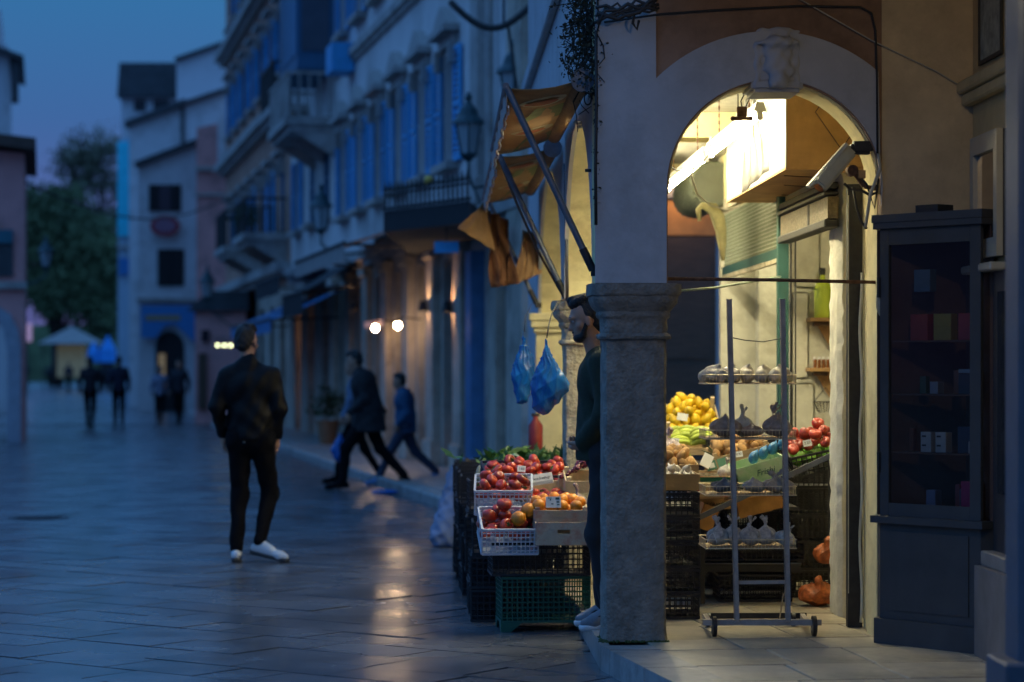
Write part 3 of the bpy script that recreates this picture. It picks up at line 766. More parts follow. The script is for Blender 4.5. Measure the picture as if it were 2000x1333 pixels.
def balcony(t, x0, x1, d, z, h_, m=None, mr=None, soft=True, name='balcony', stp=.16):
    b = MB(); b.span((x0, .0015, z - .16), (x1, d, z)); b.span((x0 + .06, .0015, z - .28), (x1 - .06, d - .1, z - .161))
    for x in (x0 + .15, (x0 + x1) / 2, x1 - .15): b.prism([(.002, z - .28), (d * .8, z - .28), (.002, z - .75)], x - .07, x + .07, axis='x')
    o = b.build(name, m or m_trim, t)
    r_ = MB(); r_.span((x0 + .03, d - .09, z + h_ - .05), (x1 - .03, d - .03, z + h_))
    for x in (x0 + .03, x1 - .09): r_.span((x, .0, z + h_ - .05), (x + .06, d - .09, z + h_))
    n = int((x1 - x0) / stp)
    for i in range(n + 1):
        x = x0 + .05 + (x1 - x0 - .1) * i / n; r_.rod((x, d - .06, z), (x, d - .06, z + h_ - .05), .02, n=5)
    for i in range(max(2, int(d / stp))):
        y = d * (i + .5) / max(2, int(d / stp))
        for x in (x0 + .06, x1 - .06): r_.rod((x, y, z), (x, y, z + h_ - .05), .02, n=5)
    r_.build('railing', mr or m_trim, o)
    return o
balcony(h2, .2, 3.8, .95, 6.2, .85)
balcony(h2, 4.6, 7.6, .8, 6.9, .9, mr=m_iron)
b = MB(); b.box((-2.4, .22, 6.95), (.9, .4, .5)); b.build('blue_planter_box', m_blue, h2)
# -- third house, terracotta
S2 = 53.6
w3 = [55.6 + 2.6 * k for k in range(7)]
wins = [(s, 4.6, 'open' if k % 2 else 'closed', 1) for k, s in enumerate(w3)] + [(s, 8.2, 'open', 1) for s in w3] + [(s, 11.4, 'open' if k % 3 else 'closed', 1) for k, s in enumerate(w3)]
h3 = row_building('terracotta_house', 'tall terracotta house with heavy cornices and blue shutters at the far end of the row', S2, 73.2, 17.0, m_terra, wins, [(s, 1.4, 2.9) for s in w3])
for z in (3.6, 7.3, 10.6): course(h3, 19.6, z, .22, .35)
course(h3, 19.6, 14.0, .4, .8)
for s in w3: door(h3, s - S2, 1.4, 2.9, m_glassd)
balcony(h3, .8, 4.0, 1.0, 4.5, .8, mr=m_iron); balcony(h3, 7.0, 10.2, 1.0, 4.5, .9, mr=m_iron)
def plants(par, pts_, seed, r=.22, n=60, mm=None, name='foliage'):
    rr = random.Random(seed); b = MB()
    for p in pts_:
        for _ in range(n):
            q = Vector(p) + Vector((rr.gauss(0, r), rr.gauss(0, r * .5), abs(rr.gauss(0, r)))); s_ = rr.uniform(.03, .07)
            a = Vector((rr.gauss(0, 1), rr.gauss(0, 1), rr.gauss(0, 1))).normalized() * s_; c = a.cross(Vector((rr.gauss(0, 1), rr.gauss(0, 1), rr.gauss(0, 1)))).normalized() * s_ * .5
            vs = [b.b.verts.new(q + v) for v in (-a, c, a, -c)]; b.b.faces.new(vs)
    return b.build(name, mm or m_fol, par, kind='stuff')
m_fol = mat('dark_foliage', (0.035, 0.06, 0.025), rough=0.8, var=0.5, scale=20, bump=0)
plants(h3, [(x, .85, 4.75) for x in (1.1, 1.6, 2.2, 2.9, 3.5)], 4, name='balcony_plants')

# -- awnings over the ground floors: canvas, front bar and arms
def awning(name, label, s0, s1, zin, zout, rout, m, drop=.22, group='awnings over the shop doors of the row'):
    t = thing(name, label, 'awning', st(5.4, s0), TH + PI / 2, group); L_ = s1 - s0; d = 5.4 - rout
    g = [[(L_ * i / 10, .02 + (d - .02) * j / 4, zin + (zout - zin) * j / 4 - .03 * math.sin(PI * j / 4)) for i in range(11)] for j in range(5)]
    b = MB(); b.sheet(g, .012); b.build('canvas', m, t, smooth=True)
    rr = random.Random(int(s0)); g = [[(L_ * i / 40, d + .01 * math.sin(i * 1.3), zout - drop * j - (.03 * abs(math.sin(i * .8)) if j else 0)) for i in range(41)] for j in range(2)]
    b = MB(); b.sheet(g, .006); b.build('valance', m, t)
    b = MB(); b.rod((0, d, zout + .01), (L_, d, zout + .01), .03)
    b.build('front_bar', m_iron, t)
    for x in (.15, L_ - .15):
        b = MB(); b.rod((x, .02, zin - .5), (x, d, zout), .02); b.build('arm', m_iron, t)
    return t
awning('long_awning', 'long grey canvas awning running along the pale house above the lit wall lamps', 33.4, 40.0, 3.65, 3.2, 4.1, m_can)
awning('blue_awning', 'blue canvas awning further down the row behind the walking man', 44.5, 54.0, 2.9, 2.35, 4.1, m_bcan)
awning('dark_awning', 'short black canvas awning beside the long grey one', 40.8, 44.2, 3.4, 2.75, 4.3, m_black, .35)
awning('dark_awning', 'black canvas awning below the balustraded balcony', 46.0, 51.0, 3.6, 3.2, 4.4, m_black, .3)
# small canopy with iron cresting
P_, Q_ = cz(917, 27.0), cz(749, 28.9)
cn = thing('iron_canopy', 'dark flat canopy with a spiked iron cresting above the shop doors', 'canopy', (P_.x, P_.y, 3.0))
def rel(p): return Vector(p) - Vector((P_.x, P_.y, 3.0))
Wp, Wq = st(5.38, 29.3, 3.0), st(5.38, 35.4, 3.0)
q2 = [(rel(v).x, rel(v).y) for v in (P_, Wp, Wq, Q_)]
b = MB(); b.prism(q2, .10, .34, axis='z'); b.build('roof_slab', m_black, cn)
b = MB()
pa, pq = rel((P_.x, P_.y, 3.34)), rel((Q_.x, Q_.y, 3.34))
b.bar(pa + Vector((0, 0, .03)), pq + Vector((0, 0, .03)), .04, .04); b.bar(pa + Vector((0, 0, .2)), pq + Vector((0, 0, .2)), .025, .025)
b.build('cresting_rail', m_iron, cn)
for i in range(19):
    p = pa.lerp(pq, (i + .5) / 19); b = MB(); b.rod(p, p + Vector((0, 0, .24)), .016, n=6); b.rod(p + Vector((0, 0, .24)), p + Vector((0, 0, .36)), .035, .002, n=6); b.build('spike', m_iron, cn)
g_ = MB(); p = pa.lerp(pq, .46); g_.ball(p + Vector((0, 0, .30)), .06); g_.build('gilt_knob', mat('gilt', (.5, .33, .08), rough=.4, metal=.7), cn)
bs = thing('blue_sign', 'small blue panel sign fixed under the dark canopy', 'sign', cz(872, 27.8, 2.86), -ALPHA)
b = MB(); b.span((-.14, 0, -.06), (.14, .04, .07)); b.build('panel', m_blue, bs); b = MB(); b.rod((0, .02, .07), (0, .02, .26), .01); b.build('hanger', m_iron, bs)

# -- lanterns
m_lg = mat('lantern_glass', (0.35, 0.40, 0.42), rough=0.25, var=.1, bump=0)
m_lcap = mat('dark_green_iron', (0.02, 0.06, 0.07), rough=.5, var=.2)
def lantern(label, loc, arm, h_=.75, rz=0):
    t = thing('street_lantern', label, 'lantern', loc, rz, 'unlit wall lanterns along the row'); k = h_ / .75
    b = MB(); b.lathe([(.10, 0), (.17, .36)], n=6); gl = b.build('lantern_glass', m_lg, t); gl.scale = (k,) * 3
    b = MB(); b.lathe([(.21, .36), (.19, .40), (.13, .46), (.10, .55), (.05, .60), (.03, .64), (.05, .68), (.015, .75)], n=12)
    o = b.build('cap', m_lcap, t); o.scale = (k,) * 3; b = MB(); b.lathe([(.03, -.10), (.11, -.02), (.11, 0.0)], n=10); o = b.build('base', m_lcap, t); o.scale = (k,) * 3
    b = MB()
    for i in range(6):
        a = 2 * PI * (i + .5) / 6; b.rod((.105 * math.cos(a), .105 * math.sin(a), 0), (.175 * math.cos(a), .175 * math.sin(a), .37), .011, n=5)
    o = b.build('cage', m_lcap, t); o.scale = (k,) * 3
    b = MB(); b.tube([(0, 0, -.08), (0, 0, -.25), (arm[0] * .3, arm[1] * .3, -.42), (arm[0], arm[1], -.40)], .022, 6); b.tube([(arm[0], arm[1], -.75), (arm[0] * .6, arm[1] * .6, -.55), (arm[0] * .15, arm[1] * .15, -.33)], .015, 6)
    b.build('bracket', m_lcap, t, smooth=True)
    return t
def toward_wall(px, Z, r=5.3):
    p = cz(px, Z); r_ = p.x * cth + p.y * sth; d = r - r_; return (d * cth, d * sth)
for px, py, Z, lab in ((915, 300, 29.5, 'unlit green lantern on a curved bracket between the awnings and the blue shutters'),
                       (627, 447, 40.0, 'unlit lantern above the long grey awning of the pale house'),
                       (1003, 205, 27.6, 'unlit lantern half hidden behind the orange awning'),
                       (405, 580, 58.0, 'small unlit lantern beside the pink house wall')):
    p = cz(px, Z, EYE + (HZ - py) / F * Z); lantern(lab, p, toward_wall(px, Z) if Z < 50 else (.6, .2))
p = cz(90, 60, EYE + (HZ - 520) / F * 60); lantern('dark lantern standing out from the trees at the far end of the street', p, (-1.0, 0))
# iron bracket high on the corner
ib = thing('iron_bracket', 'curved wrought iron bracket high on the corner of the pale house', 'bracket', cz(1045, 27.0, 5.45), -ALPHA)
b = MB(); b.tube([(-.95 + .95 * i / 12, 0, .12 - .30 * math.sin(PI * i / 12)) for i in range(13)], .04, 6); b.build('curved_bar', m_iron, ib, smooth=True)
b = MB(); b.bar((-.75, 0, .30), (.05, 0, .30), .04, .04); b.bar((-.35, 0, .30), (-.35, 0, -.18), .03, .03); b.build('straight_bar', m_iron, ib)
b = MB(); b.tube([(-.30 + .02 * i, 0.05, -.15 - .13 * i - .25 * math.sin(PI * i / 10) * .2) for i in range(11)], .018, 6); b.tube([(-.1, .05, -1.3), (.1, .05, -1.55), (.25, .03, -1.8)], .018, 6); b.build('hanging_cable', m_cable, ib, smooth=True)

# -- lit lamps on the ground floor wall
def wall_lamp(label, loc, r=.045, arm=None):
    t = thing('wall_lamp', label, 'wall lamp', loc, TH + PI / 2)
    b = MB(); b.ball((0, 0, 0), (r, r, r * 1.15), 14, 10); b.build('bulb', m_warm, t, smooth=True)
    b = MB(); b.lathe([(.04, r * .9), (.05, r * 1.2), (.015, r * 2.0)], n=10); b.build('fitting', m_iron, t)
    b = MB(); b.tube([(0, 0, r * 1.9), (0, -.1, r * 2.6), (0, -abs(arm or .35), r * 2.0)], .012, 6); b.build('arm', m_iron, t, smooth=True)
    return t
def on_wall(px, py, off):
    t_ = (px - 1000) / F; Z = (5.4 - off) / (t_ * math.cos(R(10.97)) + math.sin(R(10.97))); return cz(px, Z, EYE + (HZ - py) / F * Z)
wall_lamp('round lit wall lamp to the side of the pink shop plate', on_wall(733, 641, .35)); wall_lamp('round lit wall lamp, the brighter one nearest the boy', on_wall(777, 636, .35))
for px, py, lab in ((826, 600, 'shaded wall light washing the pilaster behind the boy'), (873, 602, 'shaded wall light washing the pilaster nearest the blue door leaf'), (690, 600, 'shaded wall light by the mirrored shop door')):
    p = on_wall(px, py, .20); t = thing('wall_light', lab, 'wall light', p, TH + PI / 2, None)
    b = MB(); b.ball((0, 0, .045), (.028, .028, .03), 10, 8); b.build('bulb', lamp_mat('soft_bulb', (1, .58, .28), 420), t)
    b = MB(); b.lathe([(.075, -.055), (.045, .09)], n=14); bmesh.ops.delete(b.b, geom=[f for f in b.b.faces if len(f.verts) > 4], context='FACES'); b.build('shade', m_iron, t)
    b = MB(); b.rod((0, 0, .05), (0, -.18, .08), .008); b.build('arm', m_iron, t)
pk = thing('shop_plate', 'short pink lit name plate above the lit wall lamp', 'sign', on_wall(731, 634, .30), TH + PI / 2)
b = MB(); b.span((-.9, -.02, -.04), (1.0, .02, .05)); b.build('plate', mat('pink_plate', (.6, .35, .3), emit=(1, .5, .4), estr=.25), pk)
# bulbs inside two doorways of the bay house light the door reveals
for px, off, lab in ((590, -.5, 'bare warm bulb inside the doorway behind the walking man'), (640, -.5, 'bare warm bulb inside the doorway beside the potted plant')):
    p = on_wall(px, 560, off); t = thing('door_lamp', lab, 'lamp', (p.x, p.y, 2.55), 0)
    b = MB(); b.ball((0, 0, 0), .05, 10, 8); b.build('bulb', lamp_mat('door_bulb', (1, .55, .28), 260), t); b = MB(); b.rod((0, 0, .05), (0, 0, .45), .008); b.build('flex', m_cable, t)
for k, px in enumerate((425, 438, 450, 462)):
    p = cz(px, 55, EYE + (HZ - 675) / F * 55); t = thing('festoon_bulb', ('outermost of the small glowing festoon bulbs beside the walking man', 'second festoon bulb, counted towards the walking man', 'third festoon bulb, just beside the walking man', 'last festoon bulb, hidden partly by the walking man')[k], 'bulb', p, 0, 'festoon bulbs under the far awning')
    b = MB(); b.ball((0, 0, 0), .032, 10, 8); b.build('glass', lamp_mat('festoon_glass', (.95, 1, .55), 6), t); b = MB(); b.rod((0, 0, .05), (0, 0, .16), .015); b.build('cap', m_iron, t)
p0, p1 = cz(415, 55, 2.16), cz(475, 54, 2.14)
b = MB(); b.tube([p0, p0.lerp(p1, .5) - Vector((0, 0, .02)), p1], .01, 5); o = b.build('festoon_wire', m_cable); prop(o, 'thin wire carrying the small glowing festoon bulbs', 'wire')
# potted plant by the doors
pp = thing('potted_plant', 'leafy plant in a clay pot on the pavement by the lit doorway', 'potted plant', gr(640, 868, .12))
b = MB(); b.lathe([(.14, 0), (.2, .38), (.22, .38), (.22, .42), (.18, .42)], n=16); b.build('pot', mat('clay_pot', (.22, .12, .06)), pp, smooth='auto')
plants(pp, [(0, 0, .5), (.05, 0, .7)], 8, .16, 160)

# ================================================================== HOUSES CLOSING THE STREET
m_egrey = mat('grey_render', (0.68, 0.66, 0.66), rough=.9, var=.15, scale=.8, pos=True, dirt=(.2, .19, .18), dirt_amt=.5)
m_slate = mat('slate_roof', (0.06, 0.065, 0.07), rough=.8, var=.3, scale=3)
m_sblue = mat('sign_blue', (0.03, 0.20, 0.48), rough=.5, var=.1)
def face_house(name, label, pxs, pys, Z, m, depth=8, slope=None, group=None, z0=0):
    """house front seen from the street: pixel-measured width and height at distance Z, real depth behind"""
    x = [(p - pxs[0]) / F * Z for p in pxs]; z = [EYE + (HZ - p) / F * Z for p in pys]
    t = thing(name, label, 'building', cz(pxs[0], Z), -ALPHA, group); return t, x, z
def L(px0, Z): return lambda px, py: ((px - px0) / F * Z, EYE + (HZ - py) / F * Z)
def house(name, label, px0, Z, outline, m, depth, group=None):
    t = thing(name, label, 'building', cz(px0, Z), TH if px0 < 60 else -ALPHA, group); q = L(px0, Z)
    po = [q(*p) if p[1] is not None else (q(p[0], 700)[0], 0) for p in outline]
    b = MB(); b.prism(po, 0, depth); b.build('wall', m, t); return t, q
def rect(t, q, name, a, c, m, y0=-.06, y1=-.001, par=None):
    (x0, z1), (x1, z0) = q(*a), q(*c); b = MB(); b.span((x0, y0, z0), (x1, y1, z1)); return b.build(name, m, par or t)
def strip(t, q, name, a, c, th, m, y0=-.3, y1=8):
    (x0, z0), (x1, z1) = q(*a), q(*c); b = MB(); b.prism([(x0, z0), (x1, z1), (x1, z1 + th), (x0, z0 + th)], y0, y1); return b.build(name, m, t)
t, q = house('narrow_house', 'narrow grey house with a dark arched doorway and a red oval sign', 270, 80, [(270, None), (386, None), (386, 283), (270, 328)], m_egrey, 9)
strip(t, q, 'roof', (266, 328), (390, 281), .18, m_slate)
for a, c in (((291, 361), (354, 413)), ((308, 487), (360, 559))):
    w_ = rect(t, q, 'window', a, c, m_slate); mx_ = (a[0] + c[0]) / 2
    for xx in ((a[0] + 2, a[0] + (c[0] - a[0]) * .3), (c[0] - (c[0] - a[0]) * .3, c[0] - 2)) if a[1] < 400 else ((a[0] + 2, mx_ - .5), (mx_ + .5, c[0] - 2)): rect(t, q, 'shutter', (xx[0], a[1] + 1), (xx[1], c[1] - 1), m_black, -.11, -.061, w_)
    if a[1] < 400: rect(t, q, 'pane', (a[0] + (c[0] - a[0]) * .32, a[1] + 2), (c[0] - (c[0] - a[0]) * .32, c[1] - 2), m_glassd, -.075, -.061, w_)
rect(t, q, 'cornice', (268, 583), (388, 590), m_trim, -.25)
sg = thing('oval_sign', 'red oval sign with a paler middle on the narrow grey house', 'sign', cz(323, 79.7, q(0, 443)[1]), -ALPHA)
b = MB(); b.lathe([(.48, 0), (.5, .06), (0.01, .07)], n=28, rot=(R(90), 0, 0)); o = b.build('disc', mat('red_sign', (.36, .03, .04), rough=.5), sg); o.scale = (1, 1, .70)
b = MB(); b.lathe([(.36, .07), (.34, .085), (.01, .085)], n=28, rot=(R(90), 0, 0)); o = b.build('disc_centre', mat('pink_sign', (.30, .14, .2)), sg); o.scale = (1, 1, .62)
sg = thing('fascia_sign', 'blue shop fascia with an ochre name strip above the arched doorway', 'sign', cz(275, 79.6, q(0, 640)[1]), -ALPHA)
qq = L(275, 79.6); zc = q(0, 640)[1]
b = MB(); b.prism([(0, .72), (1.95, .72), (1.95, -.7), (1.45, -.2), (1.1, .12), (.75, .02), (.5, -.35), (0, -.35)], 0, .05); b.build('board', m_sblue, sg)
b = MB(); b.span((.15, -.02, .22), (1.3, -.001, .40)); b.build('name_strip', mat('ochre_strip', (.35, .25, .12)), sg)
ax0, az0 = q(304, 700)[0], 0; ax1 = q(360, 700)[0]; hw = (ax1 - ax0) / 2
b = MB(); b.prism([(ax0, .02), (ax1, .02), (ax1, 2.1)] + [((ax0 + ax1) / 2 + hw * math.cos(a), 2.1 + hw * 1.15 * math.sin(a)) for a in np.linspace(.1, PI - .1, 12)] + [(ax0, 2.1)], -.08, -.002); b.build('arched_door', m_black, t)
b = MB(); b.box(((ax0 + ax1) / 2 - .25, -.12, 1.35), (.22, .04, 1.1)); b.build('door_light', mat('door_light', (.4, .3, .15), emit=(1, .7, .35), estr=.10), t)
t, q = house('pink_house', 'pink house squeezed between the narrow grey house and the terracotta house', 384, 79, [(384, None), (470, None), (470, 232), (384, 250)], m_pink, 9)
rect(t, q, 'string_course', (382, 326), (450, 334), m_trim, -.2); rect(t, q, 'pale_bay', (426, 232), (442, 328), m_egrey, -.12); rect(t, q, 'string_course', (382, 378), (450, 383), m_trim, -.12)
t, q = house('gabled_house', 'grey gabled house rising behind the narrow house', 252, 88, [(252, None), (440, None), (440, 180), (360, 205), (252, 245)], m_egrey, 8)
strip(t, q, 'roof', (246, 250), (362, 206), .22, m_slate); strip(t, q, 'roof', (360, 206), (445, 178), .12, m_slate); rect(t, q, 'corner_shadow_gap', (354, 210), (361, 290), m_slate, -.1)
t, q = house('slate_roofed_house', 'tall house with a dark slate roof behind the gabled one', 237, 100, [(237, None), (348, None), (348, 190), (237, 190)], m_egrey, 8)
(x0, z0), (x1, z1) = q(236, 192), q(346, 125)
b = MB(); b.prism([(x0 - .1, z0), (x1, z0), (x1, z1), (x0, z1)], -.4, 7); b.build('roof', m_slate, t)
for a, c in (((262, 196), (285, 218)), ((300, 196), (330, 216))): rect(t, q, 'window', a, c, m_glassd)
t, q = house('white_gable', 'white gable wall highest of the houses closing the street', 345, 98, [(345, None), (480, None), (480, 78), (440, 87), (345, 120)], mat('white_render', (.72, .70, .70), rough=.9, var=.1, scale=.7, pos=True), 8)
strip(t, q, 'roof', (343, 120), (442, 86), .12, m_slate)
t, q = house('pale_blue_house', 'slim pale blue house at the bend where the street opens to the trees', 229, 92, [(229, None), (272, None), (272, 262), (232, 275)], mat('pale_blue_render', (.42, .52, .60), rough=.9, var=.15, scale=.8), 7)
rect(t, q, 'cyan_banner', (231, 278), (258, 462), mat('cyan_banner', (.04, .70, .85), rough=.6, var=.15, scale=2), -.2, -.05); rect(t, q, 'blue_panel', (233, 505), (256, 538), m_sblue, -.15); rect(t, q, 'band', (229, 480), (270, 486), m_trim, -.2)
rect(t, q, 'side_slot', (262, 330), (268, 460), m_slate, -.05)
# low dark porch roof on the pink house side
t = thing('porch', 'small porch with a dark pitched roof below the pink house', 'porch', cz(365, 62), -ALPHA); q = L(365, 62)
(x0, z0), (x1, z1) = q(365, 607), q(440, 607); b = MB(); b.prism([(x0, z0), (x1 + .6, z0), (x1 + .6, z0 + .5), (x0 + .55, z0 + .5)], 0, 3); b.build('roof', m_slate, t)
b = MB(); b.span((x0 + .18, .2, 0), (x1 + .5, 3, z0 - .001)); b.build('wall', m_pink, t); rect(t, q, 'window', (392, 645), (407, 668), m_glassd, .13, .199); rect(t, q, 'door', (386, 690), (402, 800), m_wood, .1, .199)
# left side of the street
t, q = house('arched_house', 'mauve house with a tiled overhanging roof and a pale arch at street level', 48, 47, [(48, None), (48, 300), (-500, 250), (-500, None), (-62, None), (-62, 690), (-50, 650), (-30, 622), (-8, 622), (8, 645), (15, 690), (15, None)], m_pink, 6)
strip(t, q, 'roof', (-500, 236), (70, 296), .22, m_roof, -.5, 6.5)
b = MB(); aa = [q(41, 860), q(41, 680), q(36, 645), q(22, 615), (q(0, 600))]; bb = [q(-6, 622), q(8, 645), q(15, 690), q(15, 860)]
pr = [(aa[0][0], 0)] + [(a, c) for a, c in aa[1:]] + [q(-40, 600), q(-40, 624)] + [(a, c) for a, c in bb[:-1]] + [(bb[-1][0], 0)]
b.prism(pr, -.08, -.001); b.build('arch_surround', mat('arch_stone', (.34, .37, .42), rough=.8, var=.15), t)
rect(t, q, 'string_course', (-100, 551), (52, 565), m_trim, -.14); rect(t, q, 'window', (-40, 455), (26, 540), m_slate); rect(t, q, 'teal_shutter', (-40, 450), (26, 476), mat('teal', (.03, .14, .18)), -.12, -.061)
t, q = house('corner_tower', 'pale tower house behind the arched house with a dark bracket under its roof', 18, 75, [(18, None), (18, 95), (2, 80), (2, 20), (-60, 20), (-60, None)], m_egrey, 6)
strip(t, q, 'roof', (-60, 84), (46, 122), .16, m_slate, -.5, 6.5); rect(t, q, 'hanging_louvre', (22, 125), (36, 200), m_slate, -.3, .4)
# kiosk and tents in the square beyond
kt = thing('market_kiosk', 'lit kiosk under a pale pointed canopy in the square beyond the street', 'kiosk', cz(140, 150), -ALPHA); q = L(140, 150)
(x0, z0), (x1, z1) = q(85, 672), q(198, 640)
b = MB(); b.lathe([(1.8, z0), (.12, z1), (.02, z1 + .1)], n=4, rot=(0, 0, 0), square=True); b.build('canopy', m_can, kt)
b = MB(); b.span((-.8, -.6, .8), (.8, .6, z0 - .05)); b.build('stall_front', mat('kiosk_glow', (.5, .4, .2), emit=(1, .8, .35), estr=.035), kt)
for sx in (-1, 1):
    b = MB(); b.rod((sx * 1.6, -1, 0), (sx * 1.6, -1, z0), .04); b.build('post', m_iron, kt)
for k, (pa_, pb_, lab) in enumerate(((172, 194, 'low bright blue market tent beside the lit kiosk'), (196, 226, 'taller bright blue market tent nearest the pale blue house'))):
    tt = thing('market_tent', lab, 'tent', cz((pa_ + pb_) / 2, 140), -ALPHA); w_ = (pb_ - pa_) / F * 140 / 2; zb = 1.7
    b = MB(); b.lathe([(w_, 1.7), (w_ * .9, 2.3 + .15 * k), (.03, 2.9 + .35 * k)], n=4, square=True); b.build('roof', mat('tent_blue', (.03, .30, .75), rough=.7), tt)
    for sx in (-1, 1):
        b = MB(); b.rod((sx * w_ * .9, -w_ * .9, 0), (sx * w_ * .9, -w_ * .9, 1.7), .03); b.build('post', m_iron, tt)
sg = thing('lit_sign', 'small pinkish white lit sign at the far end beside the arched house', 'sign', cz(54, 120, EYE + (HZ - 650) / F * 120), -ALPHA)
b = MB(); b.box((0, 0, 0), (.40, .08, .9)); b.build('face', mat('pink_glow', (.6, .4, .5), emit=(1, .6, .8), estr=.22), sg); b = MB(); b.rod((0, .05, -.3), (0, .05, -3.1), .03); b.build('post', m_iron, sg)
# overhead cable
b = MB(); pA, pB = cz(40, 47, 5.1), cz(452, 70, 6.4)
b.tube([pA.lerp(pB, i / 16) - Vector((0, 0, .7 * math.sin(PI * i / 16))) for i in range(17)], .022, 5); o = b.build('overhead_cable', m_cable, smooth=True); prop(o, 'dark cable slung across the street between the houses', 'cable')

# ================================================================== TREES
m_leaf = mat('tree_leaves', (0.14, 0.18, 0.08), rough=0.85, var=0.6, scale=.5, bump=0, pos=True)
m_leaf2 = mat('tree_leaves_pale', (0.17, 0.17, 0.11), rough=0.85, var=0.6, scale=.6, bump=0, pos=True)
m_bark = mat('bark', (0.035, 0.028, 0.022), rough=.95, var=.4, scale=8)
def tree(label, px, Z0_, blobs, nleaf, m, seed, group='trees beyond the end of the street', lsz=.16, trunk_top=None, base_r=.3):
    Z = Z0_ * 1.8; lsz *= 1.7; base_r *= 1.4; base = cz(px, Z); t = thing('street_tree', label, 'tree', base, -ALPHA, group); q = L(px, Z); rr = np.random.RandomState(seed)
    b = MB(); cen = []
    for bx, by, bw, bh in blobs:
        x, z = q(bx, by); cen.append((x, z, bw / F * Z, bh / F * Z))
    hub = Vector((0, 0, max(2.0, min(c[1] - c[3] for c in cen) * .75)))
    b.tube([(0, 0, 0), (.05, .05, hub.z * .5), hub], [base_r, base_r * .8, base_r * .7], 8)
    for x, z, w_, h_ in cen:
        e = Vector((x, rr.uniform(-1, 1), z)); mid = hub.lerp(e, .5) + Vector((rr.uniform(-.3, .3), rr.uniform(-.5, .5), .3))
        b.tube([hub, mid, e], [base_r * .5, base_r * .3, .04], 6)
        for k in range(5):
            f = e + Vector((rr.uniform(-w_, w_), rr.uniform(-w_, w_), rr.uniform(-h_, h_))) * .8
            b.tube([mid.lerp(e, .6), mid.lerp(f, .7), f], [base_r * .2, .05, .015], 5)
    b.build('trunk', m_bark, t, smooth=True)
    V = []; tot = sum(c[2] * c[3] for c in cen)
    for x, z, w_, h_ in cen:
        n = int(nleaf * w_ * h_ / tot); ncl = max(8, n // 45)
        u = rr.normal(size=(ncl, 3)); u /= np.linalg.norm(u, axis=1)[:, None]; rad = rr.uniform(.35, 1.0, (ncl, 1)) ** .5
        cl = np.array([x, 0, z]) + u * rad * np.array([w_, min(w_, 2.6), h_])
        cid = rr.randint(0, ncl, n)
        V.append(cl[cid] + rr.normal(size=(n, 3)) * .58 * np.array([1, 1, .8]))
    P = np.concatenate(V); n = len(P)
    a = rr.normal(size=(n, 3)); a /= np.linalg.norm(a, axis=1)[:, None]; c = np.cross(a, rr.normal(size=(n, 3))); c /= np.linalg.norm(c, axis=1)[:, None]
    s_ = lsz * rr.uniform(.6, 1.4, (n, 1)); q4 = np.stack([P - a * s_, P + c * s_ * .5, P + a * s_, P - c * s_ * .5], 1).reshape(-1, 3)
    me = bpy.data.meshes.new('crown'); me.vertices.add(4 * n); me.vertices.foreach_set('co', q4.astype(np.float32).ravel())
    me.loops.add(4 * n); me.loops.foreach_set('vertex_index', np.arange(4 * n, dtype=np.int32)); me.polygons.add(n); me.polygons.foreach_set('loop_start', np.arange(0, 4 * n, 4, dtype=np.int32)); me.update(calc_edges=True); me.materials.append(m)
    link('crown', me, t); return t
tree('tall thin-crowned tree showing sky through its branches behind the dark trees', 205, 112, [(170, 300, 45, 35), (140, 320, 30, 32), (200, 285, 30, 30), (195, 350, 38, 32), (150, 350, 28, 26), (225, 400, 22, 50)], 3600, m_leaf2, 3, lsz=.12)
tree('dense dark green tree filling the gap beside the arched house', 110, 100, [(90, 430, 55, 52), (130, 410, 38, 40), (150, 470, 60, 55), (70, 500, 50, 60), (190, 520, 45, 60), (120, 560, 75, 60), (60, 400, 28, 30), (200, 600, 40, 55)], 26000, m_leaf, 5, lsz=.125, base_r=.4)
tree('lower dark tree whose trunk stands by the blue tents', 212, 106, [(205, 480, 28, 55), (200, 560, 34, 60), (215, 610, 26, 40)], 12000, m_leaf, 8, lsz=.125)
b = MB(); b.span((-60, 0, -1), (80, 3, 5.5)); hb = b.build('hedge', m_leaf, loc=cz(100, 235), rot=(0, 0, -ALPHA)); prop(hb, 'dark clipped hedge at the far side of the square', 'hedge')
# thin sheets let light through
def translucent(m, f=.55):
    t = m.node_tree; N = t.nodes; L_ = t.links; out = N['Material Output']; b = N['Principled BSDF']
    tr_ = N.new('ShaderNodeBsdfTranslucent'); mxs = N.new('ShaderNodeMixShader'); mxs.inputs[0].default_value = f
    tr_.inputs[0].default_value = (*b.inputs['Base Color'].default_value[:3], 1)
    if b.inputs['Base Color'].links: L_.new(b.inputs['Base Color'].links[0].from_socket, tr_.inputs[0])
    L_.new(b.outputs[0], mxs.inputs[1]); L_.new(tr_.outputs[0], mxs.inputs[2]); L_.new(mxs.outputs[0], out.inputs[0]); return m
# unseen ceiling battens, added to brighten the shop rooms and the arcade
for loc_, lab in (((3.1, 14.0, 3.02), 'added ceiling batten light inside the first shop room'), ((2.9, 17.35, 3.02), 'added ceiling batten light inside the second shop room'), ((1.45, 17.0, 3.02), 'added ceiling batten light deeper in the arcade behind the pier'), ((1.26, 12.9, 3.02), 'added ceiling batten light over the street side of the arcade'), ((1.26, 14.3, 3.02), 'second added batten light over the street side of the arcade')):
    t = thing('added_batten', lab, 'light', loc_); b = MB(); b.span((-.05, 0, .02), (.05, 1.2, .075)); b.build('housing', mat('white_enamel', (0.75, 0.75, 0.72), rough=.4, var=.08, scale=4, bump=.05), t)
    b = MB(); b.rod((0, .03, 0), (0, 1.17, 0), .015, n=10); b.build('tube', lamp_mat('added_batten_tube', (1.0, 0.89, 0.58), 230), t)
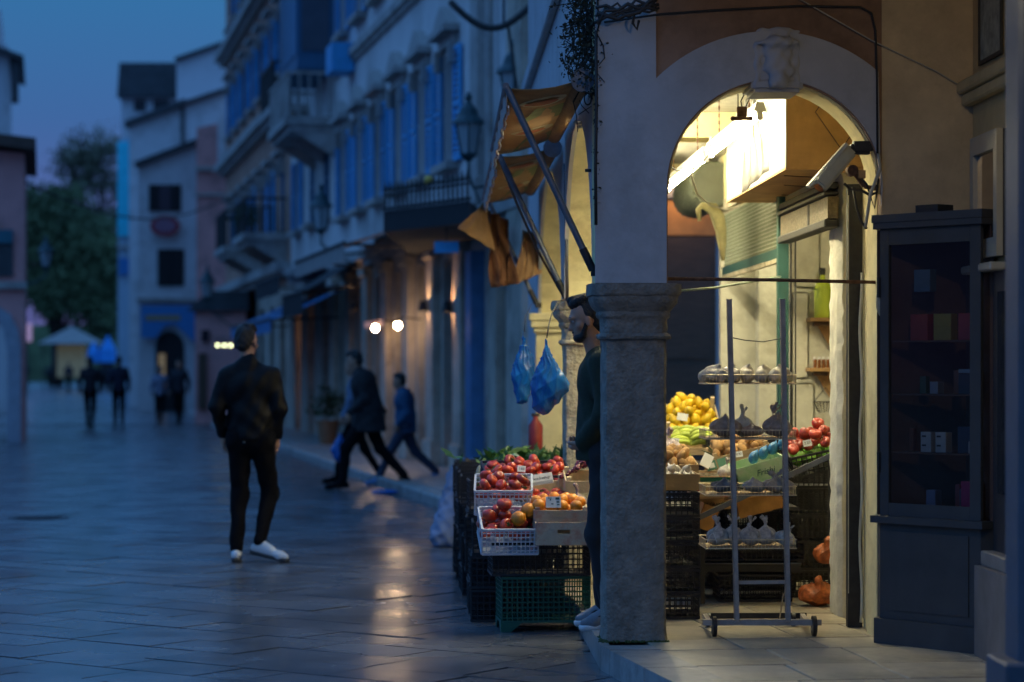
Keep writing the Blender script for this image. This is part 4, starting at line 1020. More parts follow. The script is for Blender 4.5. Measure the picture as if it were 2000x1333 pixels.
# ================================================================== ARCADE FIXTURES
def rodthing(name, label, cat, pts, r, m, n=6, group=None):
    b = MB(); b.tube(pts, r, n); o = b.build(name, m, smooth=True); prop(o, label, cat, group); return o
rodthing('tie_bar', 'rusty flat iron tie bar spanning the lit arch at capital height', 'tie bar', [at(1302, 545, 12.2), at(1500, 547, 12.2), at(1714, 552, 12.2)], .010, m_rust)
rodthing('rope', 'pale green rope stretched from the capital back to the green post', 'rope', [at(1318, 569, 12.25), at(1400, 562, 13.2), at(1470, 550, 14.2), at(1524, 541, 15.0)], .007, mat('pale_rope', (.35, .42, .33), rough=.9, var=.3, scale=60, bump=.5))
rodthing('pale_string', 'thin pale cord slanting across the tan wall above the cabinet', 'cord', [at(1500, -30, 12.03), at(1568, 2, 12.03), at(1700, 78, 12.03), at(1830, 140, 12.03), at(1900, 183, 12.03)], .0035, m_cablew)
rodthing('wall_cable', 'black cable running over the arch and down beside it', 'cable', [at(1180, 44, 12.03), at(1290, 28, 12.03), at(1400, 20, 12.03), at(1560, 12, 12.03), at(1680, 14, 12.03), at(1702, 26, 12.03), at(1710, 60, 12.03), at(1713, 150, 12.03), at(1714, 300, 12.03)], .006, m_cable)
rodthing('wall_pipe', 'dark pipe down the outer corner of the arcade above the pillar', 'pipe', [at(1164, 60, 12.0), at(1165, 200, 12.0), at(1163, 330, 12.0), at(1164, 440, 12.0)], .009, m_iron)
cb = thing('cable_bundle', 'tangle of black cables hanging at the top corner of the arcade', 'cables', at(1230, 20, 11.9))
o0 = at(1230, 20, 11.9)
for k in range(6):
    rr = random.Random(k); b = MB(); b.tube([at(1165 + 20 * i + rr.uniform(-4, 4), 30 - 3 * i + rr.uniform(-9, 9) + 10 * math.sin(i + k), 11.9) - o0 for i in range(7)], .007 + .002 * (k % 3), 6); b.build('cable', m_cable, cb, smooth=True)
b = MB(); b.tube([at(1240, 20, 11.95) - o0, at(1236, 46, 11.95) - o0, at(1244, 58, 11.95) - o0, at(1248, 40, 11.95) - o0], .008, 6); b.build('cable_end', m_cable, cb, smooth=True)
# small iron hook and peg in the pier
b = MB(); b.span(at(1143, 336, 12.5), at(1160, 331, 12.52)); o = b.build('iron_peg', m_iron); prop(o, 'short iron peg sticking out of the arcade side above the shopkeeper', 'peg')
# conduit and weathered bits at the right jamb
rodthing('conduit', 'worn conduit bulging down the yellow jamb of the arch', 'conduit', [at(1716, 300, 12.04), at(1719, 330, 12.02), at(1700, 380, 12.03), at(1694, 420, 12.05), at(1690, 445, 12.06)], .009, m_cablew)
b = MB(); b.ball(at(1722, 590, 12.03), (.03, .025, .075), 10, 8); o = b.build('plaster_knob', m_stone2, smooth=True); prop(o, 'lump of broken plaster on the yellow edge beside the cabinet', 'plaster lump')

# fluorescent light
tl = lamp_mat('fluorescent_tube', (1.0, 0.88, 0.52), 140.0)
m_wmetal = mat('white_enamel', (0.75, 0.75, 0.72), rough=.4, var=.08, scale=4, bump=.05)
pn, pf = at(1492, 212, 12.95), at(1300, 366, 16.2)
dvec = (pf - pn); LEN = dvec.length; rotm = dvec.to_track_quat('Y', 'Z').to_euler()
for k in range(2):
    t = thing('fluorescent_light', ('fluorescent batten light hanging in the arch, the one nearer the clamp', 'fluorescent batten light farther in, hidden partly by the edge of the arch')[k], 'light', pn + dvec * (.03 + .5 * k), rot=rotm)
    l_ = LEN * .46
    b = MB(); b.prism([(-.035, 0), (.035, 0), (.02, .05), (-.02, .05)], 0, l_); b.build('housing', m_wmetal, t)
    b = MB(); b.rod((0, .04, -.022), (0, l_ - .04, -.022), .014, n=12); b.build('tube', tl, t, smooth=True)
    for y in (.02, l_ - .02): b = MB(); b.box((0, y, -.02), (.03, .03, .045)); b.build('socket', m_wmetal, t)
    for y in (l_ * .2, l_ * .8):
        b = MB()
        zt = 3.10 - (t.location.z + dvec.normalized().z * y) 
        for i in range(int(zt / .022)):
            b.bar((0, y, .05 + i * .022), (0, y, .05 + (i + 1) * .022), .010 if i % 2 else .003, .003 if i % 2 else .010)
        b.build('chain', m_rust, t, rot=(-rotm.x, 0, 0) if False else None)
# rusty clamp hung on wires in the arch
cl = thing('hanging_clamp', 'rust red clamp hanging on wires at the head of the arch', 'clamp', at(1449, 232, 12.5))
b = MB(); b.rod((-.045, 0, 0), (.045, 0, 0), .010, n=8); b.ball((-.047, 0, 0), .013, 8, 6); b.ball((.047, 0, 0), .013, 8, 6); b.build('grip', m_rust, cl, smooth='auto')
b = MB(); b.span((-.026, -.01, .010), (.026, .01, .062)); b.build('plate', m_rust, cl, bevel=.004)
b = MB(); b.tube([(.0, 0, .06), (-.006, 0, .09), (.01, 0, .12), (.002, .02, .15)], .003, 5); b.tube([(.02, 0, .06), (.04, .02, .10), (.06, .05, .16)], .003, 5); b.tube([(-.02, 0, .06), (-.02, .01, .16)], .003, 5); b.build('wire', m_cable, cl)
# boxed duct hanging over the shop front
m_board = mat('brown_board', (0.46, 0.27, 0.11), rough=.75, var=.2, scale=5, bump=.2, dirt=(.2, .1, .04), dirt_amt=.4)
dk = thing('boxed_duct', 'big boxed duct with a white face and brown board end hung over the shop front', 'duct box', (1.88, 13.0, 2.57))
b = MB(); b.span((0, 0, .002), (.006, 2.66, .52)); b.build('white_face', mat('white_board', (.42, .41, .38), rough=.5, var=.05), dk)
b = MB(); b.span((.007, 0, .002), (.62, .012, .52)); b.build('end_board', m_board, dk)
b = MB(); b.span((0.0, 0, -.01), (.62, 2.66, .001)); b.build('under_board', m_board, dk)
b = MB(); b.prism([(.16, .30), (.30, .50), (.44, .30), (.30, .10)], -.004, -.0001); dp = b.build('diamond_panel', m_board, dk)
for a_, c_ in (((.16, .30), (.30, .50)), ((.30, .50), (.44, .30)), ((.44, .30), (.30, .10)), ((.30, .10), (.16, .30))):
    b = MB(); b.bar((a_[0], -.006, a_[1]), (c_[0], -.006, c_[1]), .005, .005); b.build('trim', m_wood, dp)
for k, y in enumerate((.4, 1.1, 1.9)):
    b = MB(); b.bar((.05 + .1 * k, y, -.012), (.45, y + .25, -.012), .006, .004); b.build('crack', m_wood, dk)
# creased white plastic sheet hung beside it
rr = random.Random(4)
def hang_sheet(name, label, cat, tl_, tr_, br_, bl_, m, amp=.02, n=14, mcol=None):
    g = []
    for i in range(n + 1):
        v = i / n; a = tl_.lerp(bl_, v); c = tr_.lerp(br_, v)
        g.append([a.lerp(c, j / n) + Vector((amp * .5 * math.sin(j * 1.1 + i * .4), amp * math.sin(j * 1.7 + 1.3 * math.sin(i * .5)), 0)) for j in range(n + 1)])
    b = MB(); b.sheet(g, .002); o = b.build(name, m, smooth=True); prop(o, label, cat); return o
hang_sheet('plastic_sheet', 'creased white plastic sheet hanging under the head of the arch', 'plastic sheet', at(1455, 195, 13.75), at(1478, 182, 13.7), at(1504, 330, 13.65), at(1450, 378, 13.8), translucent(mat('white_plastic', (.78, .77, .74), rough=.35, var=.1, scale=10)), .012)
# coiled chain-link grille and lowered grille panel
m_grille = mat('grille_steel', (0.24, 0.27, 0.19), rough=.45, metal=.5, var=.25, scale=20)
m_green = mat('dark_green_paint', (0.025, 0.085, 0.075), rough=.45, var=.2, scale=6)
cg = thing('rolled_grille', 'rolled up link grille drum under the arcade ceiling', 'roller grille', (2.10, 18.3, 2.88))
b = MB(); b.rod((0, 0, 0), (0, 1.5, 0), .165, n=24); b.build('core', mat('grille_core', (.10, .11, .08), rough=.7), cg)
b = MB()
for i in range(20):
    y = .02 + i * .074
    for k in range(22):
        a = 2 * PI * (k + .5 * (i % 2)) / 22
        b.box((.17 * math.cos(a), y, .17 * math.sin(a)), (.012, .06, .020), Euler((0, -a, 0)).to_matrix())
b.build('links', m_grille, cg, kind='stuff')
gp = thing('grille_panel', 'half lowered link grille with a green bottom rail between posts', 'grille', (2.19, 15.3, 2.16))
b = MB()
for i in range(15):
    for k in range(46):
        y = .05 + k * .066; z = .10 + i * .026
        b.tube([(0, y - .026, z), (-.008, y - .012, z + .012), (-.008, y + .012, z + .012), (0, y + .026, z)], .0035, 4)
b.build('links', m_grille, gp, kind='stuff')
for i in range(16): 
    b = MB(); b.span((-.003, .02, .095 + i * .026), (.003, 3.1, .099 + i * .026)); b.build('rod', m_grille, gp)
b = MB(); b.span((-.015, 0.01, .0), (.015, 3.15, .03)); b.build('bottom_edge', m_stone2, gp); b = MB(); b.span((-.012, 0.01, .031), (.012, 3.15, .092)); b.build('bottom_rail', m_green, gp)
b = MB(); b.span((-.02, 0.0, .52), (.02, 3.15, .60)); b.build('top_rail', m_stone2, gp)
pg = thing('green_post', 'dark green steel post between the two shop openings', 'post', (2.165, 15.1, .12))
b = MB(); b.span((-.035, -.03, 0), (.035, .04, 2.5)); b.build('post', m_green, pg, bevel=.006)
b = MB(); b.span((.045, -.02, 0), (.055, 0, 2.5)); b.span((.075, -.02, 0), (.082, 0, 2.5)); b.build('guide', m_iron, pg)
b = MB(); b.span((-.045, -.045, .0), (.045, .055, .12)); b.build('foot', m_iron, pg)
hs = thing('shutter_box', 'dark moulded shutter housing along the top of the first shop opening', 'shutter box', (2.17, 13.5, 2.26))
m_embo = mat('embossed_metal', (.17, .14, .09), rough=.5, metal=.5, var=.5, scale=40, bump=1.0, bscale=60)
b = MB(); b.span((-.03, -.3, .05), (.03, 1.52, .17)); b.build('panel', m_embo, hs)
for z0, z1, x in ((0, .045, -.05), (.175, .20, -.05), (.21, .25, -.04)): b = MB(); b.span((x, -.3, z0), (.03, 1.52, z1)); b.build('moulding', m_iron, hs, bevel=.006)
b = MB(); b.span((-.035, .35, .05), (-.031, .41, .17)); b.build('latch', m_iron, hs)
# yellow twisted cloth tied to the grille
rodthing('tied_cloth', 'twisted pale yellow cloth tied under the rolled grille', 'cloth', [at(1366, 432, 16.9), at(1364, 410, 16.9), at(1372, 402, 16.9), at(1392, 408, 16.9), at(1402, 425, 16.9), at(1408, 450, 16.9), at(1410, 480, 16.9), at(1412, 510, 16.9)], [.012, .02, .025, .045, .05, .04, .03, .012], mat('yellow_cloth', (.62, .57, .30), rough=.9, var=.2, scale=20, bump=.6), 8)
rodthing('pale_flex', 'pale flex looping down from the light to the tied cloth', 'flex', [at(1388, 268, 14), at(1378, 310, 14), at(1350, 332, 14), at(1352, 350, 14.5), at(1362, 380, 15.5), at(1388, 402, 16.8), at(1420, 410, 16.6), at(1445, 402, 16.2)], .006, m_cablew)
rodthing('black_flex', 'black flex sagging below the hanging light', 'flex', [at(1309, 325, 13.2), at(1322, 334, 13.2), at(1345, 335, 13.2), at(1368, 325, 13.2), at(1382, 305, 13.3), at(1390, 280, 13.3)], .004, m_cable)
# security camera and the brackets beside the arch
sc_ = thing('security_camera', 'long cream security camera on a rusty bracket inside the arch', 'security camera', at(1668, 330, 12.1))
o0 = at(1668, 330, 12.1); A_, B_ = at(1600, 366, 12.0) - o0, at(1662, 292, 12.1) - o0
m_cam = mat('cream_metal', (.62, .58, .40), rough=.4, var=.12, scale=8, dirt=(.3, .25, .15), dirt_amt=.4)
dr_ = (B_ - A_).normalized()
b = MB(); b.bar(A_, B_, .075, .055, up=(0, 1, 0)); b.build('housing', m_cam, sc_, bevel=.012, seg=2)
pe = Vector((-dr_.z, 0, dr_.x)) * -1 if dr_.x * 1 > 0 else Vector((dr_.z, 0, -dr_.x))
pu = Vector((-dr_.z, 0, dr_.x))
b = MB(); b.bar(A_ + pu * .036 - dr_ * .025, B_ + pu * .036 + dr_ * .01, .095, .014, up=(0, 1, 0)) if False else b.prism([((A_ + pu * .030 - dr_ * .02).x, (A_ + pu * .030 - dr_ * .02).z), ((A_ + pu * .048 - dr_ * .02).x, (A_ + pu * .048 - dr_ * .02).z), ((B_ + pu * .048).x, (B_ + pu * .048).z), ((B_ + pu * .030).x, (B_ + pu * .030).z)], -.055, .05); b.build('sunshield', m_cam, sc_)
b = MB(); b.box(B_ + dr_ * .01 + Vector((.045, 0, .0)), (.11, .085, .065)); b.build('end_cap', m_iron, sc_, bevel=.015, seg=2)
b = MB(); b.rod(A_ - dr_ * .003 + Vector((0, -.0, 0)), A_ - dr_ * .006, .026, n=14); b.build('lens', m_glassd, sc_)
b = MB(); b.rod(Vector((-.01, -.03, -.01)), Vector((-.01, .04, -.01)), .028, n=12); b.bar((0, 0, -.02), (.05, .0, -.09), .02, .02); b.bar((.05, 0, -.09), (.115, 0, -.10), .02, .02); b.build('bracket', m_rust, sc_)
b = MB(); b.box((.035, -.02, -.03), (.035, .03, .04)); b.build('junction_box', m_board, sc_)
b = MB(); b.tube([(-.05, 0, -.075), (-.02, -.01, -.105), (.03, -.02, -.11), (.08, -.02, -.135), (.11, -.02, -.12), (.115, -.02, -.09), (.09, -.02, -.08)], .008, 6); b.tube([(.0, .03, -.09), (.02, .03, -.2), (.045, .03, -.27), (.07, .03, -.3)], .007, 6); b.tube([(.02, -.02, -.03), (.06, -.02, -.08), (.10, -.02, -.20), (.12, -.02, -.05)], .006, 6); b.build('cable_loop', m_cable, sc_, smooth=True)

# shop interior shelves on the back wall of the first opening
def wall_shelf(px, py, Y, label, w_=.42):
    p = at(px, py, Y); t = thing('wall_shelf', label, 'shelf', p, 0, 'wooden shelves on the white shop wall')
    b = MB(); b.span((0, -.18, -.014), (w_, .0, .012)); b.build('board', m_board, t, bevel=.002)
    b = MB(); b.prism([(.06, -.014), (w_ - .05, -.014), (w_ - .05, -.25), (.2, -.25)], -.02, -.004); b.build('bracket', m_board, t)
    b = MB(); b.span((.04, -.12, -.045), (.14, -.03, -.0145)); b.build('block', m_wood, t)
    return p
s1 = wall_shelf(1575, 625, 16.98, 'upper wooden shelf carrying the tall green bottle')
s2 = wall_shelf(1573, 722, 16.98, 'lower wooden shelf carrying the row of small jars')
bt = thing('green_bottle', 'tall yellow green bottle with a dark cap on the upper shelf', 'bottle', s1 + Vector((.10, -.09, .012)))
b = MB(); b.lathe([(.055, 0), (.06, .01), (.06, .20), (.052, .235), (.02, .265), (.018, .30)], n=18); b.build('body', mat('yellowgreen_glass', (.45, .55, .06), rough=.15, var=.1, bump=0), bt, smooth='auto')
b = MB(); b.lathe([(.02, .30), (.022, .345), (.02, .35)], n=12); b.build('cap', m_iron, bt)
bt = thing('oil_can', 'squat yellow green oil bottle with a red tag on the upper shelf', 'bottle', s1 + Vector((.22, -.09, .012)))
b = MB(); b.lathe([(.05, 0), (.055, .01), (.055, .24), (.02, .29), (.02, .33)], n=4, square=True); b.build('body', MATS['yellowgreen_glass'], bt, bevel=.008)
b = MB(); b.tube([(-.03, -.058, .30), (-.045, -.06, .2), (-.03, -.06, .06)], .004, 5); b.build('tag_string', mat('red_cord', (.5, .04, .02)), bt)
mj = mat('amber_jar', (.22, .08, .02), rough=.2, var=.3, scale=20)
for k in range(6):
    t = thing('small_jar', 'small amber jar with a pale lid on the lower shelf', 'jar', s2 + Vector((.06 + .03 * k, -.06, .012)), 0, 'small jars on the lower shelf')
    b = MB(); b.lathe([(.012, 0), (.013, .05), (.009, .06)], n=10); b.build('glass', mj, t); b = MB(); b.lathe([(.0125, .06), (.0125, .078)], n=10); b.build('lid', m_wmetal, t)
bk = thing('fruit_basket', 'small wire basket of oranges low on the white shop wall', 'basket', at(1612, 805, 16.9))
b = MB()
for k in range(10):
    a = 2 * PI * k / 10; b.tube([(.05 * math.cos(a), .05 * math.sin(a), 0), (.085 * math.cos(a), .085 * math.sin(a), .07)], .003, 4)
b.tube([(.085 * math.cos(a), .085 * math.sin(a), .07) for a in np.linspace(0, 2 * PI, 20)], .004, 4); b.build('wires', m_iron, bk)
b = MB(); b.tube([(-.08, 0, .07), (0, 0, .17), (.08, 0, .07)], .004, 5); b.build('handle', m_iron, bk)

# ================================================================== DARK GLASS CABINET, MIRROR CASE
m_cab = mat('cabinet_paint', (0.062, 0.062, 0.062), rough=.62, spec=.3, var=.15, scale=4, bump=.1, dirt=(.03, .03, .035), dirt_amt=.4)
CA, CB = Vector((2.205, 11.985, .12)), Vector((2.60, 11.50, .12)); cb0 = CA; CR = math.atan2(CB.y - CA.y, CB.x - CA.x); W_ = (CB - CA).length; Hh = 2.09
cab = thing('glass_cabinet', 'tall dark painted cabinet with a glass door filling the corner by the tan wall', 'cabinet', cb0, CR)
Ci = Matrix.Rotation(-CR, 3, 'Z')
def foot(g, yb=12.05, xr=2.665):
    pts_ = [Vector((CA.x, yb, 0)), Vector((xr, yb, 0)), Vector((xr, CB.y - .0, 0))]
    q = [Ci @ (p - Vector((CA.x, CA.y, 0))) for p in pts_]
    return [(-g, -g)] + [(W_ + g, -g)] + [(q[2].x, max(q[2].y, -g + .002))] + [(q[1].x, q[1].y), (q[0].x, q[0].y)]
def cpr(name, g, z0, z1, m=None, bev=0.0, par=None): b = MB(); b.prism(foot(g), z0, z1, axis='z'); return b.build(name, m or m_cab, par or cab, bevel=bev)
cpr('plinth', .022, 0, .125, bev=.004); cpr('lower_panel', 0, .126, .60); cpr('ledge', .035, .60, .635, bev=.006); cpr('cornice', .03, Hh + .001, Hh + .04, bev=.006); cpr('cornice_moulding', .025, Hh - .03, Hh)
b = MB(); b.span((.07, -.006, .17), (W_ - .07, -.0005, .56)); b.build('sunk_panel', m_cab, cab)
bp = foot(0); b = MB()
for i_ in (2, 3):
    a_, c_ = bp[i_], bp[(i_ + 1) % 5]; b.bar((a_[0], a_[1], .636 + (Hh - .67) / 2), (c_[0], c_[1], .636 + (Hh - .67) / 2), Hh - .67, .012, up=(0, 0, 1)) if False else b.prism([a_, c_, (c_[0] * .97, c_[1] * .97 - .004), (a_[0] * .97, a_[1] * .97 - .004)], .636, Hh - .031, axis='z')
b.build('back_panel', mat('cabinet_lining', (.085, .045, .032), rough=.8), cab)
b = MB()
for a_, c_ in (((0, -.0, .636), (.055, .022, Hh - .031)), ((W_ - .065, -.0, .636), (W_, .022, Hh - .031)), ((.056, -.0, .636), (W_ - .066, .022, .70)), ((.056, 0, Hh - .11), (W_ - .066, .022, Hh - .031))): b.span(a_, c_)
dr = b.build('door', m_cab, cab)
b = MB(); b.span((.056, .008, .701), (W_ - .066, .013, Hh - .111)); b.build('pane', mat('clear_pane', (.02, .02, .02), rough=.05, var=0, bump=0, alpha=.16), dr)
for z in (.85, 1.72): b = MB(); b.span((-.010, -.012, z), (.004, .008, z + .10)); b.build('hinge', m_iron, dr)
shz = [at(1800, y, 11.75).z - .12 for y in (665, 770, 885, 995)]
for z in shz: b = MB(); b.prism([(.03, .03), (W_ - .03, .03), (W_ * .55, .26)], z - .008, z, axis='z'); b.build('shelf', MATS['cabinet_lining'], cab)
b = MB(); b.span((.16, .08, Hh + .041), (.30, .20, Hh + .085)); o = b.build('small_box', m_iron, loc=cb0, rot=(0, 0, CR)); prop(o, 'small dark box lying on top of the cabinet', 'box')
def item(name, label, cat, x, z, w_, h_, col, em=0, d=.05, group=None, y=.12):
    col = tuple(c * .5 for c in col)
    t = thing(name, label, cat, cb0 + Matrix.Rotation(CR, 3, 'Z') @ Vector((x, y * .55, z)), CR, group)
    w_ *= 1.45; b = MB(); b.span((0, 0, .0), (w_, d, h_)); b.build('packet', mat('pack_%02d%02d%02d' % tuple(int(c * 99) for c in col), col, rough=.5), t, bevel=.002); return t
X0 = lambda px: (px - 1732) / 163.0 * W_
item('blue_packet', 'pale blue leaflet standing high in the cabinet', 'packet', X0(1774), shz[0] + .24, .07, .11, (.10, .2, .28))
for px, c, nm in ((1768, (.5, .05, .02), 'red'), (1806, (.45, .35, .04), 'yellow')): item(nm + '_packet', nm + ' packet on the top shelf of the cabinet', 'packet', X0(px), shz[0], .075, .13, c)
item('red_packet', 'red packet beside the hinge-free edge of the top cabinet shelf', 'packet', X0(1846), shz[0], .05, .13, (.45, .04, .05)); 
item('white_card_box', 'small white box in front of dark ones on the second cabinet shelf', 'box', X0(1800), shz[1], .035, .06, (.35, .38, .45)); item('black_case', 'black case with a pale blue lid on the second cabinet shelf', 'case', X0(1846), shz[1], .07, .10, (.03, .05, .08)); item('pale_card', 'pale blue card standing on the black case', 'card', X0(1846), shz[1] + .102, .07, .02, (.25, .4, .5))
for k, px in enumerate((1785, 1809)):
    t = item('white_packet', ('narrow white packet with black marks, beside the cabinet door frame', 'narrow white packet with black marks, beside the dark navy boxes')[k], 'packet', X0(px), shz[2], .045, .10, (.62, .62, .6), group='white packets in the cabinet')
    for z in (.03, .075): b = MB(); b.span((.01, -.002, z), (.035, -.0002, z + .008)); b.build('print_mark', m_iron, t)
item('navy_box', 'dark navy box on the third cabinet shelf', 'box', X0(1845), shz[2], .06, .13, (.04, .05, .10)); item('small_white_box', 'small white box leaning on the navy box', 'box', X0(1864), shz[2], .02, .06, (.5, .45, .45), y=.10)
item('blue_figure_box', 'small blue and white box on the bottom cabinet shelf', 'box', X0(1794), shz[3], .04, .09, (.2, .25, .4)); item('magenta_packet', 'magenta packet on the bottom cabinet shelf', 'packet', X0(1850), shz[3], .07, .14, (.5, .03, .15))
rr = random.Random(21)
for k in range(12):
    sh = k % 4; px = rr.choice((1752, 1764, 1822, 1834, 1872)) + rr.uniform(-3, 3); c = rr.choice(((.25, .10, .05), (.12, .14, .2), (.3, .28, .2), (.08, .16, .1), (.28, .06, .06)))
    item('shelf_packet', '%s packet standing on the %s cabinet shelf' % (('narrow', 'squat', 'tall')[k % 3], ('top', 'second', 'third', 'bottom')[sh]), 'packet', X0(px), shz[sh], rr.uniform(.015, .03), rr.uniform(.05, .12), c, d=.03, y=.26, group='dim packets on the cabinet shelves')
mc = thing('mirror_case', 'cream framed mirror case fixed on the ochre wall above the dark door', 'mirror', (2.68, 11.3, 2.02))
m_frame = mat('cream_frame', (.5, .46, .36), rough=.35, metal=.3, var=.1)
b = MB()
for a_, c_ in (((-.05, 0, 0), (-.02, .07, .60)), ((-.05, .50, 0), (-.02, .57, .60)), ((-.05, .0705, 0), (-.02, .4995, .09)), ((-.05, .0705, .51), (-.02, .4995, .60))): b.span(a_, c_)
b.build('frame', m_frame, mc); b = MB(); b.span((-.0195, 0, 0), (.0, .57, .60)); b.build('backing', m_iron, mc); b = MB(); b.span((-.028, .071, .091), (-.0199, .499, .509)); b.build('mirror_glass', mat('mirror', (.7, .6, .5), rough=.06, metal=1, var=0, bump=0), mc)
b = MB(); b.span((-.09, -.03, -.07), (-.001, .60, -.03)); b.build('ledge', m_frame, mc, bevel=.008)

# ================================================================== AWNINGS ON THE ARCADE SIDE
m_oran = translucent(mat('orange_canvas', (0.46, 0.28, 0.14), rough=.85, var=.2, scale=6, bump=.15, dirt=(.25, .10, .03), dirt_amt=.5), .25)
m_pc = mat('canvas_print_cream', (.62, .55, .36), rough=.9, var=.25, scale=15); m_pg = mat('canvas_print_green', (.16, .19, .08), rough=.9, var=.3, scale=9); m_pr = mat('canvas_print_red', (.45, .14, .06), rough=.9)
m_pole = mat('painted_pole', (0.12, 0.14, 0.17), rough=.45, metal=.4, var=.3, scale=14, dirt=(.16, .09, .05), dirt_amt=.6)
m_val = mat('pink_grey_canvas', (.36, .27, .24), rough=.85, var=.2, scale=8)
def side_awning(label, y0, y1, tipx, tz0, tz1, wz, n=12):
    t = thing('side_awning', label, 'awning', (.79, y0, 0), 0, 'printed orange awnings on the arcade side'); L_ = y1 - y0; tx = tipx - .79
    g = [[(-.03 + (tx + .03) * j / 5, L_ * i / n, wz + (tz0 + (tz1 - tz0) * i / n - wz) * j / 5 - .03 * math.sin(PI * j / 5) - .02 * math.sin(i * 1.2) * j / 5) for i in range(n + 1)] for j in range(6)]
    b = MB(); b.sheet(g, .004); b.build('canvas', m_oran, t, smooth=True)
    def S(u, v): # u across 0..1, v along 0..1
        x = -.03 + (tx + .03) * u; z = wz + (tz0 + (tz1 - tz0) * v - wz) * u - .03 * math.sin(PI * u) - .02 * math.sin(v * n * 1.2) * u
        return Vector((x, L_ * v, z - .008))
    def patch(nm, fn, m, off=0):
        b = MB(); vs = [b.b.verts.new(p - Vector((0, 0, off))) for p in fn]; c = b.b.verts.new(sum((p for p in fn), Vector()) / len(fn) - Vector((0, 0, off)))
        for i in range(len(vs)): b.b.faces.new((vs[i], vs[(i + 1) % len(vs)], c))
        b.build(nm, m, t)
    for v0 in (.12, .62):
        patch('oval_print', [S(.50 + .30 * math.cos(a), v0 + .05 + .09 * math.sin(a)) for a in np.linspace(0, 2 * PI, 20)[:-1]], m_pc)
        patch('red_print', [S(.52 + .22 * math.cos(a), v0 + .05 + .05 * math.sin(a)) for a in np.linspace(0, 2 * PI, 16)[:-1]], m_pr, .004)
        patch('green_print', [S(.12, v0 + .19), S(.55, v0 + .19), S(.72, v0 + .36), S(.18, v0 + .38)], m_pg)
    rr = random.Random(int(y0)); g = [[(tx + .006 * math.sin(i * .9), L_ * i / 40, tz0 + (tz1 - tz0) * i / 40 + (.01 - j * (.10 + .025 * abs(math.sin(i * 1.1)) + rr.uniform(0, .012)))) for i in range(41)] for j in range(2)]
    b = MB(); b.sheet(g, .004); b.build('valance', m_val, t)
    g = [[(tx + .010 + .006 * math.sin(i * .9), L_ * i / 40, tz0 + (tz1 - tz0) * i / 40 + (.0 - (.10 + .025 * abs(math.sin(i * 1.1)))) + .012 * k) for i in range(41)] for k in range(2)]
    b = MB(); b.sheet(g, .005); b.build('white_trim', m_wmetal, t)
    b = MB(); b.rod((tx, 0, tz0 + .01), (tx, L_, tz1 + .01), .017, n=10); b.build('front_bar', m_pole, t, smooth='auto')
    b = MB(); b.rod((-.06, .02, wz - .02), (-.06, L_ - .02, wz - .02), .045, n=14); b.build('roller', m_oran, t, smooth='auto')
    b = MB(); b.rod((-.06, -.01, wz - .02), (-.06, .018, wz - .02), .06, n=14); b.build('gear_cap', m_pole, t)
    return t
side_awning('orange printed awning of the first arcade bay with a white scalloped edge', 12.13, 15.1, .345, 2.895, 2.84, 2.955)
side_awning('second orange printed awning further along the arcade side', 15.3, 19.0, .36, 2.83, 2.80, 2.90)
for (a_, c_, y, yb, lab) in (((990, 172), (1158, 528), 12.14, 12.14, 'near blue grey awning pole leaning down to the stone capital'), ((973, 300), (1106, 582), 15.25, 15.22, 'middle dark awning pole leaning to the small capital behind the shopkeeper'), ((955, 395), (1048, 594), 19.1, 19.05, 'far thin awning pole beyond the hanging canvas')):
    A_, B_ = at(*a_, y), at(*c_, yb); A_.y -= .012; t = thing('awning_pole', lab, 'pole', B_)
    b = MB(); b.rod(A_ - B_, (0, 0, 0), .017, n=10); b.build('tube', m_pole, t, smooth='auto')
    b = MB(); b.rod((0, 0, 0), (B_ - A_).normalized() * -.12, .0205, n=10); b.build('sleeve', m_iron, t, smooth='auto')
    b = MB(); b.box((.015, 0, -.01), (.05, .03, .04)); b.build('wall_bracket', m_iron, t)
rodthing('second_strut', 'thin strut beside the middle awning pole', 'strut', [at(978, 318, 15.3), at(1010, 400, 15.3), at(1050, 490, 15.3), at(1104, 586, 15.26)], .009, m_rust)
rodthing('rain_pipe', 'slim grey pipe standing between the two lit side arches', 'pipe', [at(1103, 320, 15.1), at(1106, 450, 15.1), at(1108, 588, 15.1)], .012, m_pole)
hang_sheet('loose_canvas', 'orange corner of loose canvas hanging from the far awning', 'canvas', at(944, 395, 18.6), at(950, 398, 18.7), at(965, 490, 18.7), at(894, 446, 18.3), m_oran, .012)
hang_sheet('loose_canvas', 'dark folded length of canvas hanging behind the thin far pole', 'canvas', at(948, 410, 18.8), at(990, 430, 19.0), at(1008, 555, 18.9), at(963, 562, 18.8), mat('dark_canvas', (.13, .055, .025), rough=.85, var=.4, scale=5), .05)
hang_sheet('loose_canvas', 'bright orange flap of canvas against the blue doorway', 'canvas', at(1020, 450, 19.0), at(1050, 455, 19.0), at(1056, 535, 19.0), at(1005, 556, 18.9), m_oran, .02)
rodthing('pulley_cord', 'white cord scallop knotted at the head of the first side arch', 'cord', [at(1122, 238, 13.3), at(1130, 243, 13.3), at(1136, 240, 13.3), at(1141, 246, 13.3), at(1128, 250, 13.3)], .012, m_white)
rodthing('pulley_cord', 'white cord knotted at the head of the second side arch', 'cord', [at(1078, 328, 16.9), at(1086, 332, 16.9), at(1092, 338, 16.9)], .014, m_white)
rodthing('iron_ring', 'iron ring on a hook above the first side arch', 'ring', [at(1148, 190, 12.4) + Vector((0, .0, .0)) + Vector((.018 * math.cos(a), 0, .03 * math.sin(a) - .01)) for a in np.linspace(0, 2 * PI, 16)], .004, m_iron)
